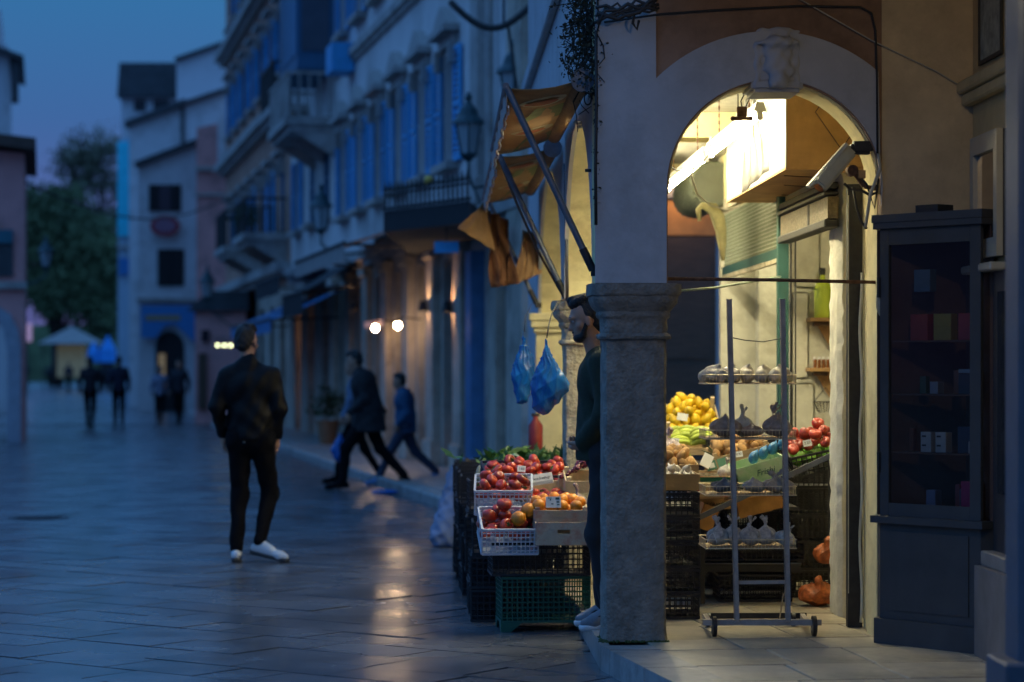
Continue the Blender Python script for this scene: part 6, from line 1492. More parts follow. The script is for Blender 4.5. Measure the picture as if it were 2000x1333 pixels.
# second row: potatoes and persimmons crate, pineapple, packs
c5 = put(1452, 902, 14.35); r5 = (R(4), R(-14), 0)
wood_crate('tilted wooden crate of pale potatoes behind the green carton', .34, .36, .09, c5 + Vector((0, .18, 0)), r5, m_cwood, nsl=1, posts=.01)
heap(Mx(c5 + Vector((0, .18, 0)), r5), .32, .33, .05, 2, POT, .033, 'pale brown potato in the tilted wooden crate', 'potatoes in the tilted wooden crate', 'potato', 'potato', seed=11)
bc = thing('black_carton', 'black carton with red letters above the potatoes', 'carton', put(1458, 878, 14.9))
b = MB(); b.span((-.24, 0, 0), (.24, .34, .085)); b.build('body', m_pblk, bc, bevel=.003); text('CIDORA', .040, mat('red_print', (.75, .07, .02)), bc, (-.01, -.001, .045), (R(90), 0, 0))
c6 = put(1400, 905, 14.5)
pa_ = thing('pineapple', 'pineapple with a spiky crown lying among the boxes', 'pineapple', c6, rot=(R(-20), R(20), 0))
b = MB(); b.lathe([(.02, -.13), (.05, -.11), (.06, -.05), (.055, .0), (.03, .03)], n=14)
b.build('body', mat('pineapple_skin', (.25, .13, .03), rough=.8, var=.5, scale=40, bump=1.0, bscale=40), pa_, smooth=True)
b = MB(); rr = random.Random(9)
for k in range(46):
    a = rr.uniform(0, 2 * PI); e = rr.uniform(.2, 1.3); l_ = rr.uniform(.08, .17); dr_ = Vector((math.cos(a) * math.cos(e), math.sin(a) * math.cos(e), math.sin(e)))
    b.tube([(0, 0, .02), dr_ * l_ * .5 + Vector((0, 0, .03)), dr_ * l_ + Vector((0, 0, .02))], [.010, .008, .001], 4)
b.build('crown', mat('pineapple_leaf', (.10, .13, .06), rough=.7, var=.4, scale=20), pa_, kind='stuff')
for k, (px, py) in enumerate(((1375, 912), (1392, 918), (1414, 912))): 
    t = thing('price_card', ('white folded price card below the pineapple', 'green wrapped packet with a white label below the pineapple', 'green packet beside the trolley post')[k], ('price card', 'packet', 'packet')[k], put(px, py, 14.0 + .05 * k), rot=(R(-25), R(28 if k == 0 else -15), 0))
    b = MB(); b.span((-.03, -.004, 0), (.03, .004, .085 if k == 0 else .055)); b.build('card', m_paper if k == 0 else m_pgrn, t)
    if k == 1: b = MB(); b.span((-.012, -.006, .01), (.018, -.0041, .04)); b.build('label', m_paper, t)
lp = wood_crate('lattice patterned carton holding clear packs beside the pineapple', .22, .2, .05, put(1402, 942, 14.05) + Vector((0, .1, 0)), (0, 0, 0), mat('lattice_print', (.5, .5, .42), rough=.6, var=.6, scale=60), solid=True, posts=0, name='patterned_carton', cat='carton')
knot_bag('clear_bag', 'clear crumpled bag beside the pineapple', 'plastic bag', put(1420, 935, 13.9), .06, .05, .12, mat('film_pack', (.5, .48, .42), rough=.25, var=.35, scale=30, bump=.6), 12)
# bananas on a green crate
cbn = put(1345, 885, 15.0)
wood_crate('green edged crate under the bananas', .42, .36, .06, cbn + Vector((-.02, .18, 0)), (R(5), 0, 0), m_cwood, nsl=1, posts=0)
m_ban = mat('banana_green', (0.42, 0.50, 0.06), rough=.5, var=.18, scale=14, bump=.05, rand=.15)
def banana_mesh():
    b = MB(); pts = []; rs = []
    for i in range(11):
        a = -.75 + 1.5 * i / 10; pts.append((.10 * math.sin(a), 0, .10 * (1 - math.cos(a)) * -1)); rs.append(.018 * (1 - abs(i / 10 - .5) ** 3 * 5) if 0 < i < 10 else .005)
    b.tube(pts, rs, 7); return b.mesh('banana', m_ban, smooth=True)
BAN = banana_mesh()
for k, (px, py, r_, sd) in enumerate(((1368, 850, 0, 1), (1368, 862, 0, 2), (1325, 862, .3, 3), (1345, 848, -.2, 4), (1322, 850, .4, 5))):
    t = thing('banana_bunch', ('green banana bunch at the top of the heap', 'green banana bunch lowest at the front', 'green banana bunch against the stone pillar', 'green banana bunch in the middle of the heap', 'green banana bunch half hidden at the back')[k], 'bananas', put(px, py, 15.05 + .05 * k), rz=r_, group='green banana bunches under the lemons')
    for i in range(5): link('banana', BAN, t, (0, .034 * (i - 2), .010 * (2 - abs(i - 2)) * 2), (R(20 * (i - 2)), R(sd * 3 - 8), R(5 * (i - 2))), 1.0)
ht = thing('hanging_tag', 'yellow green ribbon tag drooping in front of the bananas', 'tag', put(1330, 872, 14.85)); b = MB(); b.prism([(0, 0), (.02, -.10), (.05, -.07), (.08, -.08), (.03, -.01)], 0, .004); b.build('ribbon', m_ban, ht)
# lemons in a wooden crate at the back
cl_ = put(1353, 842, 15.75); rl_ = (R(24), 0, 0)
wood_crate('wooden crate of yellow lemons at the back of the display', .36, .42, .10, cl_ + Vector((0, .2, 0)), rl_, m_cwoodp, posts=.05, nsl=1)
heap(Mx(cl_ + Vector((0, .2, 0)), rl_), .33, .38, .05, 3, LEM, .034, 'yellow lemon in the wooden crate at the back of the display', 'lemons at the back of the display', 'lemon', 'lemon', seed=15, mound=True)
b = MB(); b.span((-.035, -.001, 0), (.035, .001, .05)); o = b.build('price_card', m_paper, loc=put(1332, 822, 15.6), rot=(R(-15), R(10), 0)); prop(o, 'white price card stuck between the lemons', 'price card')
# apples and pomegranates in the black crate at the shop side
ca_ = put(1592, 912, 13.95); ra_ = (R(12), R(-12), 0)
plastic_crate('black slotted crate of red and green apples at the shop side', m_pblk, .30, .40, .13, ca_ + Vector((.02, .2, 0)), ra_, cx=.03)
MA = Mx(ca_ + Vector((.02, .2, 0)), ra_)
heap(MA, .27, .36, .05, 1, GRN, .036, 'green apple low in the black crate at the shop side', 'green apples in the shop side crate', 'apple', 'green_apple', seed=17)
heap(MA, .27, .36, .12, 2, APP, .037, 'red apple heaped in the black crate at the shop side', 'red apples in the shop side crate', 'apple', 'red_apple', seed=18)
# lower boxes
lbx = wood_crate('low printed wooden box with dark letters under the fruit cartons', .21, .3, .06, put(1398, 996, 14.0) + Vector((0, .15, 0)), (0, 0, 0), mat('printed_box_wood', (.42, .25, .10), rough=.8, var=.2), solid=True, posts=0, name='printed_box', cat='box'); text('ATY GRANNLIN', .030, m_iron, lbx, (0, -.1595, .03), (R(90), 0, 0), sx=.85)
obx = wood_crate('orange brown carton slipping out under the green carton', .26, .3, .10, put(1488, 1003, 14.0) + Vector((0, .15, 0)), (0, R(-14), 0), mat('orange_carton', (.45, .22, .06), rough=.8, var=.3, scale=9), solid=True, posts=0, name='orange_carton', cat='carton')
o = wood_crate('narrow brown carton slanting beside the black crate stack', .08, .2, .14, put(1374, 1035, 13.8) + Vector((0, .1, 0)), (0, R(20), 0), MATS['orange_carton'], solid=True, posts=0, name='brown_carton', cat='carton')
bl2 = plastic_crate('black slotted crate on the lower shelf of the rack', m_pblk, .34, .36, .12, Vector((1.62, 14.3, .356)), (0, 0, 0), cx=.03, group='black crates on the lower rack shelf'); dup(bl2, loc=(1.98, 14.3, .356), label='black slotted crate at the shop end of the lower rack shelf')
bl3 = plastic_crate('black crate on the floor below the rack', m_pblk, .42, .34, .16, Vector((1.86, 14.25, .121)), (0, 0, 0), cx=.03)
for z in range(5): dup(bl3, loc=(2.30, 14.5, .121 + .163 * z), label='%s black crate of the stack under the apples' % ('lowest', 'second lowest', 'middle', 'second highest', 'topmost')[z], group='black crates under the apples')
for z in range(3): dup(bl3, loc=(1.98, 14.95, .121 + .163 * z), label='%s black crate of the low stack between rack and apples' % ('lowest', 'middle', 'topmost')[z], group='black crates between rack and apples')
hang_sheet('added_backing', 'added black backing sheet hanging behind the crates under the apples', 'added_backing', Vector((2.0, 15.3, .98)), Vector((2.6, 15.3, .98)), Vector((2.6, 15.35, .13)), Vector((2.0, 15.35, .13)), m_black, .03)  # dark backing added to darken the view through the crates
# filler stacks behind
for k, (x, y) in enumerate(((1.5, 15.1), (1.95, 15.1), (1.5, 15.8), (1.95, 15.8))):
    for z in range(4): dup(bl3, loc=(x, y, .121 + .163 * z), label='%s black crate of the %s stack behind the rack' % (('lowest', 'second lowest', 'third lowest', 'topmost')[z], ('pillar side front', 'shop side front', 'pillar side rear', 'shop side rear')[k]), group='black crates behind the rack')
m_onet = mat('orange_net', (.40, .10, .02), rough=.5, var=.6, scale=26, bump=1.0, bscale=30, bdist=.015)
for k, (px, py, w_, h_) in enumerate(((1592, 1190, .105, .13), (1612, 1108, .07, .12))):
    me = sdf_mesh('net_sack', [ell((0, 0, h_ * .5), (w_, .1, h_ * .5)), ell((w_ * .5, 0, h_ * .5), (w_ * .6, .09, h_ * .45)), cap((w_ * .4, -.03, h_ * .6), (w_ * .1, -.06, h_ * 1.15), .02, .028)], .007, m_onet, k=.04, fold=pleats(.010, 9, h_, 0, k))
    o = link('net_sack', me, None, Vector((put(px, py, 13.85).x, 13.85, .122 if k == 0 else .36))); prop(o, ('large orange red net sack on the floor beside the white pier', 'small orange net sack on the lower rack shelf')[k], 'sack')

for (px, py, Y, wd, rx_, bd, lab) in ((1318, 868, 14.7, .05, 6, '1.80', 'small white price ticket standing by the bananas'), (1444, 893, 14.2, .045, -8, '0.90', 'small white price ticket among the pale potatoes'), (1578, 872, 13.9, .05, -10, '2.20', 'small white price ticket stuck between the apples'), (1018, 922, 14.5, .05, 5, '1.60', 'small white price ticket at the outer end of the tomato heap')):
    t = thing('price_ticket', lab, 'price ticket', put(px, py, Y), rot=(R(-14), R(rx_), 0)); b = MB(); b.span((-wd / 2, -.0008, 0), (wd / 2, .0008, wd * .75)); b.build('card', m_paper, t); text(bd, wd * .42, m_iron, t, (0, -.0015, wd * .38), (R(90), 0, 0), ext=.0004)
# ================================================================== TROLLEY
m_tr = mat('trolley_grey', (0.38, 0.34, 0.30), rough=.5, metal=.3, var=.2, scale=20, dirt=(.12, .08, .06), dirt_amt=.4)
YT = 12.28; t0 = Vector((1.66, YT, .12)); tr = thing('shelf_trolley', 'grey shelf trolley with wire trays and four wheels standing in the arch', 'trolley', t0)
def T(px, py, Y=YT): return at(px, py, Y) - t0
for (a_, c_) in (((1424, 585), (1439, 1215)), ((1528, 585), (1539, 1215))): b = MB(); b.bar(T(*a_), T(*c_), .024, .036, up=(0, 1, 0)); b.build('upright', m_tr, tr, bevel=.003)
b = MB(); b.bar(T(1437, 1138), T(1538, 1137), .018, .018); b.build('crossbar', m_tr, tr)
b = MB(); b.tube([T(1430, 660), T(1455, 665), T(1490, 668), T(1528, 661)], .003, 5); b.build('wire', m_cable, tr)
b = MB(); b.bar(T(1372, 1216), T(1604, 1216), .026, .03); b.build('front_beam', m_tr, tr)
b = MB(); b.bar(T(1372, 1203, 12.75), T(1575, 1203, 12.75), .02, .03); b.build('rear_beam', m_iron, tr)
for px in (1384, 1575): b = MB(); b.bar(T(px, 1215), T(px - 8, 1203, 12.75), .025, .025); b.build('side_beam', m_tr, tr)
for px, Y in ((1395, 12.27), (1590, 12.27), (1384, 12.75), (1549, 12.75)):
    c = at(px, 1200, Y) - t0; r_ = .052 if Y < 12.5 else .036; b = MB()
    w_ = thing('wheel', None, None); del_ = 0; w_.parent = tr; w_.location = (c.x, c.y, r_ + .002)
    b.lathe([(r_ * .72, -.012), (r_, -.010), (r_, .010), (r_ * .72, .012)], n=22, rot=(0, R(90), 0)); b.build('tyre', m_pblk, w_, smooth='auto')
    b = MB(); b.lathe([(r_ * .7, -.010), (r_ * .3, -.014), (r_ * .3, .014), (r_ * .7, .010)], n=16, rot=(0, R(90), 0)); b.build('rim', m_tr, w_)
b = MB(); b.bar(T(1530, 1160, 12.6), T(1523, 1208, 12.7), .006, .006); b.build('brace', m_tr, tr)
m_wire = mat('wire_steel', (.75, .64, .42), rough=.4, metal=.6, var=.3, scale=30)
def tray(py, ratio=1.0, xl=1379, xr=1556):
    p0 = T(xl, py, 12.36); p1 = T(xr, py, 12.36); w_ = p1.x - p0.x; d_ = .34; h_ = .045
    t = link('tray', None, tr, p0); b = MB()
    for z in (0, h_): b.tube([(0, 0, z), (w_, 0, z), (w_, d_, z), (0, d_, z), (0, .001, z)], .0032, 5)
    for i in range(1, 26): x = w_ * i / 26; b.rod((x, 0, h_), (x, 0, 0), .0014, n=4); b.rod((x, 0, 0), (x, d_, 0), .0014, n=4)
    for i in range(1, 10): y = d_ * i / 10; b.rod((0, y, 0), (w_, y, 0), .0016, n=4); b.rod((0, y, 0), (0, y, h_), .0014, n=4); b.rod((w_, y, 0), (w_, y, h_), .0014, n=4)
    b.build('wires', m_wire, t)
    b = MB(); b.span((.004, .004, .003), (w_ - .004, d_ - .004, .006)); b.build('liner', m_card, t)
    return p0 + t0, w_
for i, py in enumerate((750, 858, 968, 1072)):
    p, w_ = tray(py); z = p.z + .012
    if i == 0:
        for k in range(5):
            me = sdf_mesh('nut_bag', [cap((0, -.1, .028), (0, .1, .024), .036, .030), ell((0, 0, .045), (.038, .07, .034)), cap((0, .02, .05), (.01, -.06, .085), .02, .008)], .006, mat('pale_packet', (.66, .60, .48), rough=.35, var=.4, scale=26, bump=.6), fold=folds(.003, 60, k))
            o = link('nut_bag', me, None, Vector((p.x + .05 + .09 * k, p.y + .16, z)), (0, 0, R(20 - 12 * k))); prop(o, 'pale clear bag of dried figs on the top trolley tray', 'bag', 'pale bags on the top trolley tray')
        knot_bag('nut_bag', 'lumpy pale bag at the outer end of the top trolley tray', 'bag', Vector((p.x + .07, p.y + .1, z)), .06, .05, .075, MATS['pale_packet'], 77, ears=False)
    if i == 1:
        for k, (dx, rx, h_) in enumerate(((.11, .085, .15), (.25, .055, .09), (.38, .075, .17))):
            knot_bag('brown_sack', ('wide brown clear-topped sack at the pillar end of the second trolley tray', 'low dark sack in the middle of the second trolley tray', 'taller brown sack at the shop end of the second trolley tray')[k], 'sack', Vector((p.x + dx, p.y + .12, z)), rx, .06, h_, mat('brown_sackcloth', (.42, .33, .26), rough=.5, var=.4, scale=30, bump=.6), 50 + k, ears=k == 2)
        o = knot_bag('clear_bag', 'clear ruffled bag top rising between the brown sacks', 'plastic bag', Vector((p.x + .21, p.y + .17, z)), .06, .04, .16, mat('pale_film', (.60, .60, .50), rough=.25, var=.2, scale=30, bump=.6), 60)
    if i == 2:
        for k, (dx, rx, h_) in enumerate(((.11, .075, .10), (.26, .06, .10), (.38, .085, .11))):
            knot_bag('grey_bag', ('dark grey bag at the pillar end of the third trolley tray', 'pale grey bag in the middle of the third trolley tray', 'wide grey brown bag at the shop end of the third trolley tray')[k], 'bag', Vector((p.x + dx, p.y + .12, z)), rx, .06, h_, mat(('dark_grey_film', 'grey_film', 'greybrown_film')[k], ((.20, .19, .19), (.50, .48, .44), (.40, .35, .28))[k], rough=.3, var=.35, scale=30, bump=.5), 64 + k, ears=k == 2)
    if i == 3:
        for k in range(5):
            knot_bag('tied_bag', ('tied clear bag nearest the stone pillar on the lowest trolley tray', 'tied clear bag second from the stone pillar on the lowest tray', 'tied clear bag in the middle of the lowest trolley tray', 'tied clear bag behind the shop side upright on the lowest tray', 'leaning tied clear bag at the shop end of the lowest tray')[k], 'bag', Vector((p.x + .07 + .085 * k, p.y + .10 + .03 * (k % 2), z)), .058, .05, .15 if k < 4 else .12, mat('lavender_film', (.62, .58, .52), rough=.18, var=.5, scale=36, bump=.8), 70 + k, tilt=.35 if k == 4 else 0, group='tied clear bags on the lowest trolley tray')
        b = MB(); b.span((0, 0, 0), (.0, .0, 0)); b.b.clear(); b.tube([(0, 0, 0), (.012, 0, .035), (.03, 0, .05), (.05, 0, .0)], .003, 5); o = b.build('white_string', m_paper, loc=Vector((p.x + .005, p.y - .01, z + .02))); prop(o, 'white string handle on the lowest trolley tray', 'string')
# ================================================================== PEOPLE
m_skin = mat('skin', (0.42, 0.22, 0.14), rough=.5, var=.08, scale=12, bump=.05, sub=.05)
m_hair = mat('dark_hair', (0.012, 0.009, 0.007), rough=.55, var=.4, scale=60, bump=.8, bscale=140)
def V(*a): return Vector(a)
BASE = dict(hipL=(-.09, 0, .93), hipR=(.09, 0, .93), kneeL=(-.10, .02, .50), kneeR=(.10, .02, .50), ankL=(-.10, -.02, .09), ankR=(.10, -.02, .09),
            toeL=(-.12, .17, .025), toeR=(.12, .17, .025), waist=(0, 0, 1.10), chest=(0, .01, 1.33), neck=(0, -.015, 1.50), head=(0, .02, 1.665),
            shL=(-.18, 0, 1.44), shR=(.18, 0, 1.44), elL=(-.23, -.02, 1.17), elR=(.23, -.02, 1.17), wrL=(-.22, .04, .93), wrR=(.22, .04, .93),
            hdL=(0, .15, -1), hdR=(0, .15, -1))
def hand(w_, d, side, k=1.0, curl=.5):
    """palm, four unequal fingers bent at the knuckles and a thumb from the palm's side"""
    d = V(*d).normalized(); across = V(0, 1, 0) if abs(d.y) < .8 else V(0, 0, 1); across = (across - d * across.dot(d)).normalized(); inn = d.cross(across) * side
    if inn.x * side > 0: inn = -inn
    P = [cap(w_, w_ + d * .045 * k, .024 * k, .030 * k, k=.02), cap(w_ + d * .05 * k - across * .018 * k, w_ + d * .085 * k - across * .024 * k, .016 * k, .014 * k, k=.012), cap(w_ + d * .05 * k + across * .018 * k, w_ + d * .085 * k + across * .024 * k, .016 * k, .014 * k, k=.012)]
    for i, ln in enumerate((.072, .082, .076, .060)):
        b0 = w_ + d * .088 * k + across * (.031 - .021 * i) * k; m1 = b0 + (d * (1 - curl * .3) + inn * curl * .6).normalized() * ln * .45 * k; m2 = m1 + (d * (1 - curl) + inn * curl * 1.2).normalized() * ln * .55 * k
        P += [cap(b0, m1, .0095 * k, .0088 * k, k=.006), cap(m1, m2, .0088 * k, .0072 * k, k=.006)]
    t0 = w_ + d * .03 * k + across * .026 * k; t1 = t0 + (d * .7 + across * .6 + inn * .3).normalized() * .038 * k; t2 = t1 + (d * .9 + inn * .5).normalized() * .030 * k
    return P + [cap(t0, t1, .013 * k, .011 * k, k=.01), cap(t1, t2, .011 * k, .009 * k, k=.006)]
def head_prims(J, hr, beard=False, big=True):
    """hr: head yaw and pitch as a rotation matrix, face towards +y"""
    c = J['head']; Rm = Euler(hr).to_matrix(); f = lambda x, y, z: c + Rm @ V(x, y, z)
    e = lambda p, r, **k: ell(f(*p), r, tuple(hr), **k)
    P = [e((0, -.012, .03), (.076, .096, .088)), e((0, .025, -.045), (.056, .062, .068)), e((0, .070, -.092), (.026, .022, .018), k=.02),
         e((0, .088, -.028), (.011, .020, .012), k=.010), cap(f(0, .080, .012), f(0, .098, -.022), .008, .010, k=.012),
         e((0, .078, .030), (.052, .018, .013), k=.015), e((0, .084, -.056), (.024, .011, .006), k=.006), e((0, .083, -.068), (.021, .011, .007), k=.006),
         e((.052, .045, -.02), (.02, .02, .02), k=.02), e((-.052, .045, -.02), (.02, .02, .02), k=.02)]
    for s_ in (-1, 1):
        P += [ell(f(s_ * .077, -.005, -.008), (.009, .019, .031), (hr[0], hr[1], hr[2] + s_ * .35), k=.006)]
    cuts = [e((s_ * .032, .094, .010), (.016, .013, .009)) for s_ in (-1, 1)] + [e((s_ * .088, .002, -.006), (.006, .009, .016)) for s_ in (-1, 1)]
    return P, cuts, f
def figure(label, loc, rz, H=1.8, J=None, hr=(0, 0, 0), top=None, leg=None, shoe=None, sole=None, hair=None, res=.010, hem=.92, wide=1.0, coat=None, seed=0, hood=False, skin=None, group=None, beard=False, collar=True, long_hair=False, curl=.5, topf=.006, legw=1.0, hairk=1.0, hemtrim=None, shoeD=None):
    K = dict(BASE); K.update(J or {}); K = {k: V(*v) for k, v in K.items()}; s = H / 1.8
    root = thing('person', label, 'person', loc, rz, group); root.scale = (s, s, s); sk = skin or m_skin
    hp, cuts, f = head_prims(K, hr)
    body = [cap(K['hipL'], K['ankL'] * 0 + K['kneeL'], .070, .048), cap(K['hipR'], K['kneeR'], .070, .048), cap(K['kneeL'], K['ankL'], .048, .032), cap(K['kneeR'], K['ankR'], .048, .032),
            cap(K['ankL'], K['toeL'], .034, .022), cap(K['ankR'], K['toeR'], .034, .022),
            cap(V(-.05, 0, .96) + V(K['waist'].x, K['waist'].y, 0) * .3, V(.05, 0, .96) + V(K['waist'].x, K['waist'].y, 0) * .3, .095, .095, .9), cap(K['waist'], K['chest'], .105, .125, .8), cap(K['chest'] + V(-.06, 0, .03), K['chest'] + V(.06, 0, .03), .10, .10, .8),
            cap(K['shL'], K['shR'], .050, .050), cap(K['neck'] + V(0, 0, -.08), K['head'] + V(0, -.02, -.06), .056, .050),
            cap(K['shL'], K['elL'], .045, .036), cap(K['shR'], K['elR'], .045, .036), cap(K['elL'], K['wrL'], .036, .024), cap(K['elR'], K['wrR'], .036, .024)]
    body += hp + hand(K['wrL'], K['hdL'], -1, curl=curl) + hand(K['wrR'], K['hdR'], 1, curl=curl)
    link('body', sdf_mesh('body', body, res * .8 if res < .009 else res, sk, k=.02, cuts=cuts), root)
    if res < .009:
        for s_ in (-1, 1):
            b = MB(); b.ball(f(s_ * .032, .0745, .011), .0095, 12, 8); b.build('eye', mat('eye_white', (.35, .33, .31), rough=.2), root, smooth=True)
            b = MB(); b.ball(f(s_ * .032, .0805, .010), .0056, 8, 6); b.build('iris', mat('iris', (.02, .012, .008), rough=.1), root, smooth=True)
            b = MB(); b.tube([f(s_ * (.016 + .008 * i), .092 - .003 * i, .034 + .003 * math.sin(i)) for i in range(5)], [.003, .0045, .0045, .004, .002], 5); b.build('eyebrow', hair or m_hair, root)
    # hair
    hh = hair or m_hair
    hpz = [ell(f(0, -.034, .045), (.082 * hairk, .090 * hairk, .088 * hairk), tuple(hr)), ell(f(0, -.06, -.01), (.070, .055, .07), tuple(hr)), ell(f(0, .040, .098), (.052, .038, .031), tuple(hr)), ell(f(0, .0, .116), (.058, .062, .030), tuple(hr))]
    if long_hair: hpz += [cap(f(0, -.07, 0), f(0, -.09, -.22), .07, .05)]
    rn = random.Random(seed)
    for _ in range(10 if res < .009 else 0): a = rn.uniform(0, 6.28); hpz.append(ell(f(.045 * math.cos(a), .0 + .055 * math.sin(a), .118 + rn.uniform(-.01, .010)), (.022, .022, .018), k=.01))
    link('hair', sdf_mesh('hair', hpz, res * .8, hh, k=.02, fold=folds(.0035, 75, seed)), root)
    if beard:
        bp_ = [ell(f(0, .052, -.080), (.050, .044, .031), tuple(hr)), ell(f(0, .089, -.047), (.026, .009, .006), tuple(hr), k=.006)] + [cap(f(s_ * .064, .012, -.02), f(s_ * .052, .04, -.075), .013, .016) for s_ in (-1, 1)]
        link('beard', sdf_mesh('beard', bp_, res * .8, hh, k=.02, cuts=[ell(f(0, .099, -.062), (.023, .012, .009), tuple(hr))], fold=folds(.0012, 120, 3)), root)
    # trousers
    lg = leg or mat('black_trousers', (.010, .010, .012), rough=.8)
    wst = K['waist']
    tp = [cap(K['hipL'] + V(0, 0, -.02), K['kneeL'], .090 * legw, .064 * legw), cap(K['hipR'] + V(0, 0, -.02), K['kneeR'], .090 * legw, .064 * legw), cap(K['kneeL'], K['ankL'] + V(0, 0, .02), .064 * legw, .048 * legw), cap(K['kneeR'], K['ankR'] + V(0, 0, .02), .064 * legw, .048 * legw), cap(V(-.07 * legw, -.015, .945), V(.07 * legw, -.015, .945), .115 * legw, .115 * legw, .95), cap(V(0, 0, .95), V(wst.x, wst.y, 1.03), .12, .12 * wide, .8)]
    link('trousers', sdf_mesh('trousers', tp, res, lg, k=.035, fold=folds(.0045, 26, seed)), root)
    # top
    W = wide; ch = K['chest']; tpz = [cap(V(wst.x, wst.y, 0) + V(0, 0, hem + .03), wst, .142 * W, .134 * W, .84), cap(wst, ch + V(0, 0, -.02), .132 * W, .145 * W, .78), cap(ch + V(-.075, 0, .02), ch + V(.075, 0, .02), .118 * W, .118 * W, .86), cap(K['shL'] + V(.02, 0, -.0), K['shR'] + V(-.02, 0, -.0), .070, .070), cap(K['neck'] + V(-.05, 0, -.03), K['neck'] + V(.05, 0, -.03), .055, .055),
          cap(K['shL'], K['elL'], .068 * min(W, 1.06), .054), cap(K['shR'], K['elR'], .068 * min(W, 1.06), .054), cap(K['elL'], K['wrL'] * .96 + K['elL'] * .04, .056, .042), cap(K['elR'], K['wrR'] * .96 + K['elR'] * .04, .056, .042)]
    if collar: tpz.append(cap(K['neck'] + V(0, .0, -.01), K['neck'] + V(0, .0, .025), .066, .064))
    if coat: tpz += [cap(V(wst.x, wst.y, 1.0), V(wst.x * .5, wst.y * .5 - .02, coat), .15 * W, .17 * W, .85)]
    if hood: tpz += [ell(K['neck'] + V(0, -.07, .0), (.10, .07, .06))]
    cutf = None
    hz = coat if coat else hem
    cutf = lambda X, Y, Z: (hz - Z + 0 * X + 0 * Y) * np.where(((X - wst.x) ** 2 + (Y - wst.y) ** 2) < (.21 * W) ** 2, 1, 0) - .0001 * np.where(((X - wst.x) ** 2 + (Y - wst.y) ** 2) < (.21 * W) ** 2, 0, 1) * 1e3
    link('jacket' if not beard else 'sweater', sdf_mesh('jacket', tpz, res, top, k=.04, fold=folds(topf, 24, seed + 1), cut=(lambda X, Y, Z: np.where(((X - wst.x) ** 2 + ((Y - wst.y)) ** 2) < (.20 * W) ** 2, hz - Z, -1.0))), root)
    if hemtrim: b = MB(); b.lathe([(.126 * W, hz - .020), (.129 * W, hz - .020), (.129 * W, hz + .008), (.11 * W, hz + .008)], (wst.x, wst.y, 0), n=26, sy=.82); b.build('shirt_hem', hemtrim, root, smooth='auto')
    # shoes
    for S_ in 'LR':
        a, t_ = K['ank' + S_], K['toe' + S_]; d = (t_ - a); fd = V(d.x, d.y, 0).normalized(); heel = V(a.x, a.y, min(a.z - .055, a.z)) - fd * .045
        sp = [cap(heel + V(0, 0, .02), t_ + V(0, 0, .018), .036, .034, k=.03), cap(a + V(0, 0, .0), a * .5 + t_ * .5 + V(0, 0, .012), .040, .036, k=.03), cap(t_ + V(0, 0, .01), t_ + fd * .05 + V(0, 0, .004), .036, .026, k=.03)]
        o = link('shoe', sdf_mesh('shoe', sp, min(res, .008), shoe or lg, k=.02), root)
        if res < .009:
            up = V(0, 0, 1); sd = fd.cross(up); b = MB()
            for q in range(4):
                c0 = a * (.75 - .17 * q) + t_ * (.25 + .17 * q) + V(0, 0, .047 - .004 * q); b.tube([c0 - sd * .024 - up * .006, c0, c0 + sd * .024 - up * .006], .0032, 5)
            b.build('laces', m_paper, o, smooth=True); b = MB()
            b.tube([heel + sd * .038 + up * .035, a * .5 + t_ * .5 + sd * .040 + up * .022, t_ * .8 + a * .2 + sd * .036 + up * .030], [.002, .007, .002], 5); b.tube([heel - sd * .038 + up * .035, a * .5 + t_ * .5 - sd * .040 + up * .022, t_ * .8 + a * .2 - sd * .036 + up * .030], [.002, .007, .002], 5)
            if shoe is not m_canvas: b.build('side_stripe', m_iron, o, smooth=True)
        if sole:
            sp = [cap(heel + V(0, 0, -.006), t_ + fd * .05 + V(0, 0, -.012), .040, .034)]
            nrm = (t_ + fd * .05 - heel).normalized(); mid = heel
            link('sole', sdf_mesh('sole', sp, min(res, .008), sole, k=.01, cut=lambda X, Y, Z, mid=mid, d0=heel.z, sl=((t_.z - .012) - (heel.z - .006)) / max(.05, (t_ + fd * .05 - heel).length), fd=fd: np.maximum(Z - (d0 + sl * ((X - mid.x) * fd.x + (Y - mid.y) * fd.y) + .004), (d0 + sl * ((X - mid.x) * fd.x + (Y - mid.y) * fd.y) - .030) - Z)), o)
    return root
m_leather = mat('black_leather', (.005, .005, .0055), rough=.55, spec=.16, var=.3, scale=10, bump=.3, bscale=25, bdist=.01)
m_blackt = mat('black_trousers', (.005, .005, .006), rough=.9, var=.2, spec=.12)
m_canvas = mat('white_canvas_shoe', (.62, .64, .64), rough=.6, var=.06)
# walking man seen from behind
p0 = gr(490, 1096)
figure('man in a black jacket and trousers with white shoes walking away down the street', (p0.x, p0.y, 0), -ALPHA, 1.80,
       J=dict(hipL=(-.085, 0, .93), kneeL=(-.092, .05, .51), ankL=(-.105, -.06, .085), toeL=(-.118, .11, .03),
              hipR=(.085, 0, .93), kneeR=(.14, .10, .52), ankR=(.075, -.05, .135), toeR=(.235, -.12, .035),
              shL=(-.185, 0, 1.425), elL=(-.262, -.04, 1.18), wrL=(-.22, .08, .97), shR=(.155, 0, 1.425), elR=(.225, -.03, 1.16), wrR=(.19, .05, .935), head=(-.035, .03, 1.68), neck=(-.02, -.01, 1.51), chest=(-.01, .01, 1.33)),
       hr=(R(-6), 0, R(-24)), top=m_leather, leg=m_blackt, shoe=m_canvas, sole=mat('dark_sole', (.05, .05, .05)), hem=.935, wide=1.24, legw=1.06, hairk=.965, res=.0085, seed=2, hemtrim=m_paper, topf=.007)
